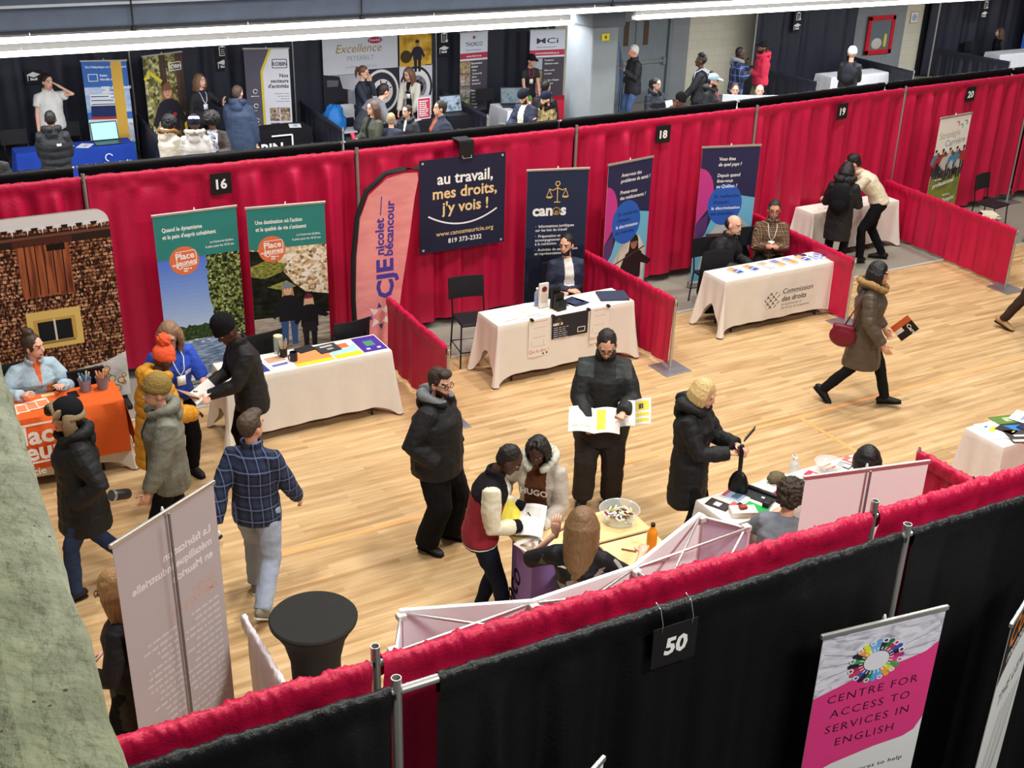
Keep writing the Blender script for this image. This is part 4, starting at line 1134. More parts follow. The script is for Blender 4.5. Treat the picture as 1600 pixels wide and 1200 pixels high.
def b_discr(lines, q):
    def draw(m, w, h):
        m.rect(-w / 2, .1, w / 2, h, ink('2B2A4C'))
        m.poly([(-w / 2, 1.75)] + [(-w / 2 + .26 * w * math.sin(R(a)), 1.4 + .35 * math.cos(R(a))) for a in range(10, 131, 12)] + [(-w / 2, .95)], ink('C23A86'))
        m.poly([(-w / 2, .95), (-w * .3, 1.1), (-w * .3, .8), (-w / 2, .6)], ink('5A3468'))
        m.poly([(-w / 2, .1), (-w / 2, .62), (-w * .32, .8), (-w * .22, 1.05), (-w * .05, 1.22), (w * .25, 1.34), (w / 2, 1.3), (w / 2, .1)], ink('6FB2D0'))
        if q:
            m.poly([(-w * .3, .2), (-w * .25, .72), (-w * .02, .98), (w * .3, 1.0), (w * .46, .8), (w * .46, .2)], photo(('A08C78', 'C8BCAC', 'DAD4CA'), (9, 9, 3), 'noise'))
            figure(m, w * .2, .0, 1.02, '2A1C18', '2A1418', '1A1216', '9A6A54', '1E1412', 1)
            for k in (0, 1): m.ring(-w * .1 + k * .2, .35, .16, .025, ink('201C20'), 24)
            m.line([(-w * .36, .62), (w * .45, .82)], .02, ink('4A3626'))
        else:
            m.poly([(-w * .4, .2), (-w * .3, .75), (-w * .05, 1.0), (w * .25, 1.04), (w * .48, .85), (w * .48, .2)], photo(('A8A8A0', 'B8BEBC', '8A7462'), (5, 5, 3), 'noise'))
            figure(m, w * .2, -.1, 1.1, '1A1412', '1E1A1C', '17151A', '4A2E22', None, 0); m.rect(-w * .3, .4, 0, .8, ink('5A4232'))
        m.disc(-w * .02, 1.22, .26, ink('2D5CB4'), .3)
        m.text('En recherche', -w * .22, 1.32, .07, ink('1C2A5E'), 'l', .02, 0, None, False, 1, 1, .15); m.text("d'emploi,", -w * .23, 1.235, .07, ink('1C2A5E'), 'l', .02, 0, None, False, 1, 1, .15)
        m.text('la discrimination', -w * .25, 1.15, .062, W_, 'l', .015, 0, w * .5, False, 1, 1, .15); m.text('est interdite', -w * .26, 1.07, .07, ink('1C2A5E'), 'l', .02, 0, None, False, 1, 1, .15)
        z = h - .2
        for ln in lines:
            if ln: m.text(ln, -w * .2, z, .068, W_, 'l', .014, 0, None, False, 1, .92, .12)
            z -= .078 if ln else .075
    return draw
banner('dark purple banner asking about health with a woman in a wheelchair', (8.27, 12.16), (9.09, 12.3), b_discr(('Avez-vous des', 'problèmes de santé ?', '', 'Prenez-vous', 'des médicaments ?'), 1))
banner('dark purple banner asking which country behind the man in a checked shirt', (9.99, 12.44), (10.86, 12.22), b_discr(('Vous êtes', 'de quel pays ?', '', 'Depuis quand', 'êtes-vous', 'au Québec ?'), 0))
def b_strat(m, w, h):
    m.rect(-w / 2, .1, w / 2, h, ink('EDEAE2')); m.rect(-w / 2, .1, w / 2, 1.1, photo(('3E4A30', '8A9440', '5E6A3C'), (2, 2, 1.4), 'noise'))
    m.text('Stratégie', -w * .42, h - .35, .15, ink('A8A8A4'), 'l', .005, .06); m.text('Carrière', -w * .2, h - .48, .15, ink('7C8C9C'), 'l', .005, .06)
    for i, c in enumerate(('C23A48', '4AA0B0', '5A8A4A')): m.ring(w * (.1 + .13 * i), h - .14 - .05 * (i % 2), .045, .02, ink(c), 14, -60, 150)
    rr = random.Random(4)
    m.rect(-w / 2, 1.08, w / 2, 1.46, photo(('2A2224', '6A5A54', 'B8A49A'), (18, 18, 9), 'cells'))
    for i in range(13): figure(m, -w * .45 + i * w * .075, 1.08 - (i % 3) * .05 + .05, .42, rr.choice(('1E1A18', '4A3020', '6A4A30')), rr.choice(('2A2A34', 'C8C2BC', '4A8AA8', 'A83A3A', 'E0DCD6')), '2A2A30', rr.choice(('D8A488', '8A5A40')), None, 0)
    for t, s, x, z in (('professionnel', .1, -.38, .92), ("d'emploi", .1, -.02, .64), ('carrière', .1, -.2, .38), ('métier', .1, -.3, .16)): m.text(t, w * x, z, s, W_, 'l', .03, .1, None, False, 1, 1, .15); greek(m, w * x + .02, z + .12, .2, 1, .02, .02, W_)
banner('white and green banner with a crowd of graduates at booth 20', (14.6, 12.44), (15.43, 12.54), b_strat)
def b_centre(m, w, h):
    m.rect(-w / 2, .1, w / 2, h, ink('DCDCDA'))
    m.rect(-w / 2, 1.45, w / 2, h, photo(('8E8C9C', 'BEBCC8', 'DAD9E0', 'E6E5EA'), (5, 5, 14), 'noise', 4, .5, 1.5))
    rr = random.Random(2)
    for sx in (-1, 1):
        for i in range(5): m.line([(sx * w * .2, 1.83 - .05 * i), (sx * w * (.3 + .02 * i), 1.86 - .07 * i), (sx * w * .47, 1.93 - .11 * i)], .035, photo(('C8C6D2', 'E4E3EA'), (9, 9, 20), 'noise')); m.line([(sx * w * .2, 1.8 - .05 * i), (sx * w * .47, 1.88 - .11 * i)], .006, ink('8E8C9C'))
    m.poly([(-w / 2, .74), (-w * .25, .83), (w * .1, .89), (w * .35, .91), (w * .44, .95), (w / 2, 1.06), (w / 2, 1.76), (w * .4, 1.69), (w * .2, 1.65), (-w * .2, 1.59), (-w / 2, 1.5)], ink('D93A7E'))
    cols = ('6AA4DC', '2A2A2E', '2E6A48', 'C2304A', '3A4EA8', '2A2024', 'B03070', 'D8447A', '4A9A50', 'C8D83A', 'F0A030', '6AA4DC', '5AA0D8', '2E7A4C', '26262A', '3E55B0', 'C23A5A', 'A82A56', '2A2024', '3A9A58', '26262A', 'E8923A', 'E0E03A', '74B4E8')
    cx, cz = -.02, 1.72
    for i, c in enumerate(cols):
        a = PI / 2 - 2 * PI * i / len(cols); ca, sa = math.cos(a), math.sin(a)
        m.poly([(cx + ca * .075 - sa * .012, cz + sa * .075 + ca * .012), (cx + ca * .075 + sa * .012, cz + sa * .075 - ca * .012), (cx + ca * .15 + sa * .024, cz + sa * .15 - ca * .024), (cx + ca * .15 - sa * .024, cz + sa * .15 + ca * .024)], ink(c))
        m.line([(cx + ca * .09, cz + sa * .09), (cx + ca * .115, cz + sa * .115)], .007, W_); m.disc(cx + ca * .168, cz + sa * .168, .02, ink('E8E4EA' if i % 2 else c), n=12); m.disc(cx + ca * .168, cz + sa * .168, .012, ink(c), n=12)
    m.disc(cx, cz, .083, ink('DDDCE2'))
    m.lay = 32
    for t, z in (('CENTRE FOR', 1.42), ('ACCESS TO', 1.28), ('SERVICES IN', 1.14), ('ENGLISH', 1.0)): m.text(t, 0, z, .1, ink('3A0E28'), 'c', 0, 0, None, False, 1.2, .9)
    m.text('and resources to help', .04, .68, .055, ink('3A3A3C'), 'c', .005, 0, None, False, 1.1)
def squeeze(f, k):
    def g(m, w, h):
        n = len(m.v); f(m, w, h)
        m.v[n:] = [(x, y, max(.1, h - (h - z) * k)) for x, y, z in m.v[n:]]
    return g
banner('pink and white banner lettered in English before the black near drapes', (3.92, 3.5), (4.74, 3.38), squeeze(b_centre, .77))
def b_slant(m, w, h):
    m.rect(-w / 2, .1, w / 2, h, ink('D8D8D4')); m.poly([(-w / 2, 1.62), (-w * .42, 1.66), (-w * .2, 1.72), (w * .1, 1.74), (w / 2, 1.82), (w / 2, h), (-w / 2, h)], ink('2A2624'))
    m.text('Com', -w * .42, 1.82, .24, ink('D8762A'), 'l', .02, .1, None, False, 1, 1, .2); m.text('munauté', -w * .36, 1.72, .12, W_, 'l', .0, .1, None, False, 1, 1, .2)
    m.text('THE LEARNING', -w * .3, 1.36, .13, K_, 'l', .01, .1, None, False, 1, 1, .2); rr = random.Random(5)
    for i in range(9): m.line([(-w * .4 + i * .05, .3 + i * .03), (-w * .3 + i * .06, .8 + .06 * (i % 3)), (-w * .1 + i * .05, 1.25)], .008, ink('55524E'))
banner('dark-headed banner turned nearly edge-on at the lower right', (4.91, 3.10), (5.64, 3.42), b_slant, 2.05)
def b_back(text):
    def draw(m, w, h):
        g, o = ink('CFC9C8'), ink('CDAA9A')
        if text:
            for i, t in enumerate(('La fabrication', 'métallique industrielle', 'en Mauricie')): m.text(t, w * .42, 1.72 - i * .095, .078, ink('E4DFDE'), 'l', .03, 0, None, True)
            for i in range(2): m.text(('ACTIFS', 'EMPLOYEURS')[i], w * .44, 1.36 - i * .07, .07, o, 'l', .02, 0, None, True)
            greek(m, w * .44, 1.2, .42, 16, .052, .018, g, 'r', 3); greek(m, -w * .02, 1.2, .3, 14, .05, .018, g, 'r', 5)
            m.line([(-w * .1, .35), (w * .1, .42), (w * .08, .3)], .02, g)
    return draw
banner('grey back of a roll-up banner with mirrored show-through lettering', (.80, 6.05), (1.55, 6.52), b_back(1), 2.05, edge='B7AEAD')
banner('blank white back of a roll-up banner in the near row', (5.0, 4.84), (5.94, 4.62), b_back(0), 2.05, edge='EEEAE6')
# turn the two banner backs so that the pole side faces the hall's near side
for o in list(bpy.data.objects):
    if o.get('label', '').startswith(('grey back of', 'blank white back')):
        for ch in o.children:
            if ch.name.split('.')[0] in ('support_pole',): ch.location.y = -.055
# far aisle banners
def b_ship(m, w, h):
    m.rect(-w / 2, .1, w / 2, h, ink('3E6CB8')); m.rect(-w / 2, 1.1, w / 2, 1.55, photo(('5E86C8', 'A8BEDE', 'D4DCEA'), (3, 3, 5), 'noise'))
    m.text('De l’Atlantique au Grand Nord', -w * .42, h - .13, .055, W_, 'l', .02); m.frame(-w * .38, h - .36, -w * .18, h - .24, .012, W_); m.text('Relais', -w * .12, h - .28, .055, W_, 'l', .02); m.text('Nordik inc.', -w * .12, h - .35, .055, W_, 'l', .02)
    m.text('BELLA DESGAGNÉS', w * .2, h - .5, .06, W_, 'r', .03) if False else m.text('BELLA DESGAGNÉS', -w * .12, h - .5, .06, W_, 'l', .03); greek(m, -w * .1, h - .58, .36, 2, .06, .03, W_)
    m.poly([(-w * .42, 1.02), (-w * .4, 1.22), (w * .3, 1.22), (w * .34, 1.02)], ink('24305E')); m.rect(-w * .42, .97, w * .32, 1.02, ink('A83A2E'))
    for k in range(3): m.rect(-w * .4, 1.22 + k * .07, w * (.26 - .1 * k), 1.28 + k * .07, W_); m.rect(-w * .38, 1.235 + k * .07, w * (.22 - .1 * k), 1.255 + k * .07, ink('4A5A80'))
    m.rect(-w * .05, 1.43, w * .05, 1.56, ink('E0E0E6')); m.rect(-w / 2, .9, w / 2, .97, ink('DCE4EE')); m.rect(-w / 2, .55, w / 2, .9, photo(('8A96A8', 'C4CCD8', 'A08A74'), (6, 6, 6), 'noise')); m.poly([(-w * .36, .86), (-w * .2, .92), (w * .0, .9), (w * .05, .82), (-w * .36, .8)], ink('B0463A')); m.rect(-w * .34, .66, w * .02, .8, ink('3E8A78'))
    m.rect(-w / 2, .1, w / 2, .5, ink('4E82C4')); m.line([(w * .1, .3), (w * .45, .62)], .02, W_); m.rect(w * .14, .42, w * .38, h, ink('D8AC4A'))
banner('blue ferry banner with a yellow stripe behind the blue table', (3.62, 22.2), (4.4, 22.0), b_ship, 2.02)
def b_cook(m, w, h):
    m.rect(-w / 2, .1, w / 2, h, photo(('2A3018', '6A6A3A', 'A89A5E', 'D2CCA0'), (16, 16, 16), 'cells')); m.rect(-w * .1, .8, w * .06, h, photo(('3A2C22', '5A463A'), (6, 6, 2), 'noise')); m.rect(w * .3, .3, w / 2, h, photo(('3A2C22', '5E483C'), (6, 6, 2), 'noise', 5, .55, 0, 2))
    m.line([(-w / 2, 1.62), (-w * .36, 1.74), (-w * .08, 1.55)], .06, ink('E0D23A')); m.line([(w * .3, 1.0), (w * .42, .9), (w * .46, .4)], .05, ink('E0D23A'))
    m.frame(w * .14, 1.73, w * .44, 1.87, .014, W_); m.text('ROBIN', w * .29, 1.765, .095, W_, 'c', .03)
    figure(m, w * .04, .1, 1.42, '8A5A40', '2E2C34', '302E38', 'DCA88C', '9A6A4C', 0); m.line([(-w * .1, .78), (w * .16, .9)], .03, ink('C8403A')); m.disc(w * .18, .92, .04, ink('C8403A')); m.line([(-w * .06, .8), (w * .06, 1.0)], .03, ink('5A3A78'))
    for t, z, c in (('Des', .62, W_), ('racines', .53, W_), ('fortes', .44, W_), ('pour nourrir', .33, ink('E0D23A')), ('et bâtir', .23, W_)): m.text(t, -w * .4, z, .1, c, 'l', .035)
banner('banner of a smiling cook with coloured spoons', (4.68, 22.1), (5.5, 22.4), b_cook, 2.05)
def b_sect(m, w, h):
    m.rect(-w / 2, .1, w / 2, h, ink('5C5866')); m.poly([(w * .12, h), (w / 2, h), (w / 2, .1), (-w * .12, .1), (-w * .12, 1.62)], ink('E4E2EA'))
    m.line([(w * .1, h), (-w * .13, 1.62), (-w * .13, .1)], .045, ink('DCCB3A')); m.frame(w * .12, 1.68, w * .44, 1.84, .014, ink('3A3840')); m.text('ROBIN', w * .28, 1.72, .1, ink('3A3840'), 'c', .03)
    for i, t in enumerate(('Nos', 'secteurs', "d'activités")): m.text(t, w * .46, 1.5 - .1 * i, .1, ink('3A3840'), 'r', .03)
    greek(m, w * .46, 1.18, .28, 4, .05, .015, ink('9A98A4'), 'r', 2)
    for i in range(4): m.rect(w * (.0 + .24 * (i % 2)), .66 - .3 * (i // 2), w * (.22 + .24 * (i % 2)), .92 - .3 * (i // 2), photo(('3A3234', '8A7464', 'C8B8A8', 'B08C4A'), (22, 22, 22), 'cells', 5, .55, 0, i))
    for i in range(4): m.ring(-w * .3, 1.24 - .28 * i, .045, .012, W_, 14, 0, 330); greek(m, -w * .4, 1.14 - .28 * i, .16, 1, .02, .012, W_, 'l', i)
banner('grey and white banner listing sectors with four small pictures', (6.62, 22.3), (7.46, 22.05), b_sect, 2.05)
def b_red(title, sub, site, many, seed):
    def draw(m, w, h):
        m.rect(-w / 2, .1, w / 2, h, ink('514A54')); m.rect(-w / 2, 1.62, w / 2, h, ink('DDE2EC')); m.rect(-w / 2, 1.5, w / 2, 1.62, ink('C03A52')); m.rect(-w / 2, 1.46, w / 2, 1.5, ink('E8E8EC'))
        m.text(title, 0, 1.76, .16 if len(title) < 4 else .12, ink('4A484E'), 'c', .012, 0, w * .62); greek(m, -w * .3, 1.67, w * .6, 1, .02, .016, ink('7A8890')); m.text(site, 0, 1.535, .06, W_, 'c', .025)
        if seed: m.disc(0, 1.94, .035, ink('C03A52')); m.ring(.05, 1.93, .04, .01, ink('C8CCD4'), 14, -90, 120)
        for i in range(5): m.rect(-w / 2, 1.2 - .26 * i, -w * .13, 1.44 - .26 * i, photo((('8AA0B8', 'C4CCD4', '8A8478'), ('5A6A40', 'A89878', 'D8B060'), ('6A5448', 'A89080', 'D8D0C8'), ('5A5450', '8E847C', 'C0B8B0'), ('4A6034', '8CA060', 'C8CC98'))[(i + seed) % 5], (14, 14, 14), 'noise', 5, .55, 0, i + seed * 3))
        z = 1.38
        for i, ln in enumerate(many):
            if ln: m.text(ln, -w * .06, z, .05 if ln[0] != '*' else .058, W_, 'l', .02) if ln[0] != '*' else m.text(ln[1:], -w * .1, z, .058, W_, 'l', .03)
            z -= .072
    return draw
banner('red-striped banner of a contractor beside the laptop table', (11.4, 22.6), (12.12, 22.66), b_red('THORCO', '', 'www.thorco.ca', ('*Gouverneur', '*général', 'Usine', 'Commercial', 'Minier', 'Maritime', 'Résidentiel', '', '*Pieux', 'Battage de pieux', 'Berlinoise', 'Ancrage et micropieux', 'Forage', 'Reprise', 'Quai'), 1), 2.05)
banner('red-striped banner with a large three letter title by the column', (13.02, 22.45), (13.88, 22.35), b_red('MCi', '', 'www.mcimauricie.qc.ca', ('Fondations', 'bâtiments usinés', '', 'Béton coulé', 'sur place', '', 'Location d’équipe', 'et matériel', '', 'Gestion', 'de projets', '', 'Agrandissement', 'Commercial', 'Industriel', 'Résidentiel'), 0), 2.05)
banner('blue and white photo banner cut by the left picture edge', (1.2, 22.0), (2.0, 21.8), lambda m, w, h: (m.rect(-w / 2, .1, w / 2, h, ink('AEBED8')), m.rect(-w / 2, .5, w / 2, 1.0, photo(('2A3048', '8A90A8', 'D8DCE8'), (12, 12, 12), 'cells'))), 2.0)
banner('tall bright blue banner at the far upper right', (29.8, 23.0), (30.6, 22.8), lambda m, w, h: (m.rect(-w / 2, .1, w / 2, h, ink('2A5CC0')), m.rect(-w * .2, .6, w / 2, 1.3, ink('DCE4F4')), m.text('TR', -w * .1, .9, .18, ink('2A5CC0'), 'l', .03)), 2.2)
# hung banners and prints
def hung(label, x, y, z0, w, h, draw, rz=0, name='hung_banner', cat='banner', edge='26283A', group=None, d=.004):
    m = MB(); m.box((0, d / 2 + .001, h / 2), (w, d, h), ink(edge)); draw(m, w, h)
    return thing(m, name, label, cat, (x, y, z0), rz, group)
def h_travail(m, w, h):
    m.rect(-w / 2, 0, w / 2, h, ink('22233A'))
    for t, z, c in (('au travail,', .86, W_), ('mes droits,', .68, ink('E8C88E')), ("j'y vois !", .49, ink('E8C88E'))): m.text(t, .03, z, .2, c, 'c', .022, .0)
    m.line([(-.48 + .96 * i / 16, .36 + .14 * ((i - 8.) / 8) ** 2 - .03) for i in range(17)], .02, W_)
    m.text('www.canosmauricie.org', .03, .2, .083, ink('E8C88E'), 'c', .008); m.text('819 373-2332', .03, .095, .085, W_, 'c', .018)
    for x in (-.55, .55): m.ring(x, .04, .014, .006, W_, 10); m.ring(x, h - .04, .014, .006, W_, 10)
hung('black banner with white and gold words hung on the red drape', 6.38, 12.53, 1.09, 1.19, 1.18, h_travail)
m = MB(); m.box((6.42, 12.522, 2.35), (.2, .016, .2), mat('1A1A1C', .5), bev=.005); m.box((6.42, 12.63, 2.455), (.2, .22, .016), mat('1A1A1C', .5), bev=.004); m.tube([(6.36, 12.53, 2.3), (6.36, 12.5, 2.25), (6.48, 12.5, 2.25), (6.48, 12.53, 2.3)], .006, metal(), 6); thing(m, 'binder_clip', 'large black binder clip above the hung black banner', 'clip')
def sign(n, label, x, y, z, rz=0):
    hung(label, x, y, z, .24, .24, lambda m, w, h: (m.rect(-w / 2, 0, w / 2, h, ink('1C1A1A')), m.text(n, .005, .065, .15, W_, 'c', .035)), rz, 'booth_sign', 'sign', '1C1A1A', 'booth number signs')
sign('16', 'black booth sign numbered 16', 3.41, 12.69, 2.10); sign('18', 'black booth sign numbered 18', 9.56, 12.76, 2.08); sign('19', 'black booth sign numbered 19', 13.2, 13.12, 2.02, .12); sign('20', 'black booth sign numbered 20', 16.4, 13.44, 1.98, .06)
t = empty('booth_sign', 'black booth sign numbered 50 hung on wire hooks', 'sign', (3.05, 3.64, 2.10), -.03, 'booth number signs')
m = MB(); m.box((0, .004, .12), (.265, .004, .24), ink('1C1A1A')); m.text('50', .005, .07, .135, W_, 'c', .04, 0, None, False, 1, 1, .1); m.build('sign_board', t)
for x in (-.09, .09): m = MB(); m.tube([(x, -.004, .22), (x + .005, -.004, .26), (x, .02, .34), (x - .004, .06, .36)], .0022, metal('DDDDDD', .2), 6); m.build('wire_hook', t, True)
# weathered house backdrop
def house():
    t = empty('tension_backdrop', 'large backdrop printed with a weathered shingle house in snow', 'banner', (0, 12.2, 0), 0)
    m = MB(); x0, x1, h = -.7, 2.07, 2.24
    out = [(x0, .1), (x1, .1)] + [(x1 - .14 + .14 * math.cos(R(a)), h - .14 + .14 * math.sin(R(a))) for a in range(0, 91, 15)] + [(x0 + .14, h)]
    m.prism(out, 0, .035, ink('8A8078'))
    sh = photo(('1A0D08', '3A1C12', '6A3A26', 'A8704A', 'D8A884'), (58, 1, 30), 'cells')
    m.poly(out, sh)
    rr = random.Random(8)
    for k in range(44):
        z = .16 + k * .0415
        m.line([(x0 + .0 + (x1 - x0) * i / 40, z + .008 * noise.noise((i * .5, k, 0))) for i in range(41)], .009, ink('180C08'))
    m.rect(x0, 1.93, x1, 2.06, ink('2A1812')); m.line([(x0, 2.0), (x1, 2.03)], .03, ink('6A4030'))
    top = [(x1, 2.1)] + [(x1 - .14 + .14 * math.cos(R(a)), h - .14 + .14 * math.sin(R(a))) for a in range(0, 91, 15)] + [(x0 + .14, h), (x0, 2.2), (x0, 2.13)]
    m.poly(top + [(x0 + .1, 2.12), (x1 - .1, 2.09)], ink('D6D4D4'))
    for i in range(15):
        x = x1 - .08 - i * .145; m.poly([(x - .05, 2.13), (x + .05, 2.13), (x + .008, 2.1), (x, 2.04), (x - .008, 2.1)], ink('DCDCE0'))
        m.poly([(x - .11, 2.12), (x - .04, 2.12), (x - .05, 2.09), (x - .1, 2.085)], ink('1C1210'))
    m.rect(1.13, 1.38, 1.64, 2.0, photo(('2A120C', '7A3E26', 'A85E3A', '4A2014'), (14, 1, 1.2), 'noise')); m.rect(1.1, 1.93, 1.68, 2.0, ink('4A241A')); m.rect(1.42, 1.86, 1.6, 1.93, ink('140A08'))
    for x in (1.2, 1.3, 1.38, 1.47, 1.56): m.line([(x, 1.4), (x + .01, 1.95)], .012, ink('1E0E0A'))
    m.rect(1.12, .8, 1.66, 1.22, ink('DDB968')); m.rect(1.18, .87, 1.6, 1.13, ink('C49C4C')); m.rect(1.22, .88, 1.56, 1.1, ink('16161A')); m.line([(1.39, .86), (1.39, 1.12)], .02, ink('D8D0B8')); m.line([(1.2, .86), (1.58, .86)], .025, ink('8A7448'))
    m.poly([(1.35, .1), (1.42, .38), (1.52, .5), (1.7, .52), (1.85, .54), (x1, .62), (x1, .1)], photo(('A8A8AA', 'C9C7C6', 'DEDCDA'), (4, 4, 6), 'noise'))
    for i in range(26):
        x, z = 1.72 + .33 * rr.random(), .16 + .34 * rr.random(); r = rr.uniform(.02, .042); m.disc(x, z, r, ink('201610'), n=14); m.disc(x, z, r * .82, ink(rr.choice(('D8B078', 'C09058', 'E0C49A'))), n=14)
    m.build('printed_fabric', t)
    m = MB(); m.box((x1 - .06, .0, .03), (.06, .4, .05), mat('222222'), bev=.01); m.box((x0 + .06, .0, .03), (.06, .4, .05), mat('222222'), bev=.01); m.box((x1 - .06, .017, .1), (.04, .03, .12), mat('222222')); m.box((x0 + .06, .017, .1), (.04, .03, .12), mat('222222')); m.build('foot', t)
house()
# pink feather flag
t = empty('feather_flag', 'pink feather flag with a black sleeve by the red drape', 'flag', (0, 11.9, 0))
sl = [(4.64, .0), (4.63, .52), (4.62, .89), (4.64, 1.43), (4.7, 1.88), (4.82, 2.17), (5.06, 2.35), (5.28, 2.38), (5.47, 2.37)]
inn = [(4.66, .5), (4.66, .88), (4.69, 1.42), (4.75, 1.87), (4.86, 2.12), (5.09, 2.29), (5.28, 2.33), (5.47, 2.32)]
m = MB(); m.prism(inn + [(5.48, 2.24), (5.43, 2.02), (5.36, 1.56), (5.25, .94), (5.19, .54), (5.17, .2), (5.0, .28), (4.76, .44)], 0, .004, photo(('DC8484', 'EC9C98'), (3, 3, 9), 'noise', 3))
pu = ink('4A3A92')
m.y0 = -.001
m.text('CJE', 5.135, .85, .29, pu, 'l', .035, PI / 2 - .01, .49); m.text('nicolet', 5.03, 1.395, .15, pu, 'l', .03, PI / 2 - .02, .44); m.text('bécancour', 5.14, 1.37, .15, pu, 'l', .03, PI / 2 - .05, .66); m.line([(5.0, 1.87), (5.02, 2.09)], .012, pu)
cx, cz = 4.965, .64
for i in range(4):
    a = R(90 * i + 4)
    f = lambda r, b: (cx + r * math.cos(a + b), cz + r * math.sin(a + b))
    m.poly([f(.175, -.0), f(.11, -.28), f(.11, .28)], pu); m.poly([f(.175, R(45)), f(.08, R(12)), f(.065, R(45)), f(.08, R(78))], ink('E6DCDA'))
m.build('flag_cloth', t)
m = MB(); m.tube([(x + .01, -.004, z) for x, z in sl], .03, mat('1C1B1D', .7), 10); m.build('pole_sleeve', t, True)
m = MB(); m.box((4.68, 0, .02), (.4, .3, .04), mat('1E1E20'), bev=.01); m.build('base', t)
# hung truck pictures in the far row
def hp(label, x0, x1, z0, z1, draw): hung(label, (x0 + x1) / 2, 22.78, z0, x1 - x0, z1 - z0, draw, 0, 'hung_print', 'poster', 'D8DAE0', 'pictures hung on the far dark drape', .006)
hp('white hung sheet with a gold script heading', 8.4, 10.05, 1.33, 2.2, lambda m, w, h: (m.text('Excellence', -.05, .43, .24, ink('A88A3E'), 'c', .0, .0, None, False, 1, 1, .3), m.text('PETERBILT', 0, .27, .13, ink('9A9894'), 'c', -.005), m.disc(.32, .65, .16, ink('B0304A'), .065), m.text('Peterbilt', .32, .63, .07, W_, 'c', .01), m.text('excellence-peterbilt.com', 0, .12, .07, ink('A8A8A8'), 'c')))
def p_truck(m, w, h):
    m.rect(-w / 2, 0, w / 2, h, photo(('B4B2BA', 'D4D2D8'), (2, 2, 2), 'noise')); d = ink('2A2830')
    m.poly([(-w / 2, .1), (-w / 2, .85), (-w * .1, .8), (-w * .02, .55), (w * .3, .48), (w * .36, .1)], d); m.poly([(-w * .42, .6), (-w * .15, .6), (-w * .12, .72), (-w * .42, .74)], ink('6A6874')); m.rect(w * .1, .2, w * .3, .5, ink('B8B6BE'))
    for i in range(6): m.line([(w * (.11 + .035 * i), .2), (w * (.11 + .035 * i), .49)], .012, ink('4A4852'))
    m.disc(-w * .12, .16, .15, K_); m.disc(-w * .12, .16, .07, ink('8A8890')); m.rect(-w / 2, 0, w / 2, .08, ink('3A383E'))
hp('hung picture of a dark lorry front', 8.4, 9.25, .5, 1.32, p_truck)
def p_wheel(c):
    def d(m, w, h):
        m.rect(-w / 2, 0, w / 2, h, ink('E2E0E8') if c else ink('34323C')); m.disc(0, h * .5, w * .5, ink('2E2C36') if c else W_, h * .48); m.disc(0, h * .5, w * .44, W_ if c else ink('3A3842'), h * .42); m.disc(.02, h * .5, w * .3, ink('8A8892') if c else W_, h * .27); m.disc(.02, h * .5, w * .2, K_, h * .16)
        for a in (20, 60, 100): m.line([(.02, h * .5), (.02 + w * .28 * math.cos(R(a)), h * .5 + h * .25 * math.sin(R(a)))], .03, ink('5A5862'))
    return d
hp('hung picture of a wheel in a dark ring', 9.27, 10.06, .45, 1.4, p_wheel(0)); hp('hung picture of a chromed wheel', 10.08, 10.84, .5, 1.42, p_wheel(1))
hp('hung yellow picture of a mechanic at an engine', 10.09, 10.83, 1.4, 2.2, lambda m, w, h: (m.rect(-w / 2, 0, w / 2, h, photo(('8A6420', 'D8A838', 'F0C858'), (5, 5, 5), 'noise')), m.rect(-w / 2, 0, w * .3, .12, ink('E0B040')), m.disc(-w * .3, .2, .13, ink('4A3A1E')), figure(m, 0.04, -.12, .66, '2A2018', '2E2A38', '2A2A30', 'B8805E', None, 0)))
def capsign(label, x, both):
    def d(m, w, h):
        m.rect(-w / 2, 0, w / 2, h, ink('1E1E24')); z = .12
        m.poly([(-.12, z + .05), (0, z + .1), (.12, z + .05), (0, z)], W_); m.poly([(-.06, z), (0, z - .025), (.06, z), (.06, z - .05), (-.06, z - .05)], W_); m.line([(-.1, z + .045), (-.1, z - .06)], .014, W_)
        if both: m.frame(-.06, .3, .06, .47, .016, W_); m.rect(-.03, .45, .03, .49, W_); [m.line([(-.035, .34 + .035 * i), (.035, .34 + .035 * i)], .01, W_) for i in range(3)]; m.disc(.06, .32, .03, W_)
    hung(label, x, 22.83, 1.55, .3, .55 if both else .25, d, 0, 'booth_sign', 'sign', '1E1E24', 'graduate cap signs')
capsign('black sign with a white graduate cap above the man on the phone', 2.89, 0); capsign('black sign with clipboard and cap beside the banner of sectors', 6.38, 1); capsign('black sign with clipboard and cap right of the yellow picture', 11.0 - .2, 1) if False else capsign('black sign with clipboard and cap at the pole right of the pictures', 11.15, 1)
capsign('black sign with clipboard and cap left of the red fire cabinet', 21.0, 1); capsign('black sign with clipboard and cap at the far upper right', 27.8, 1)

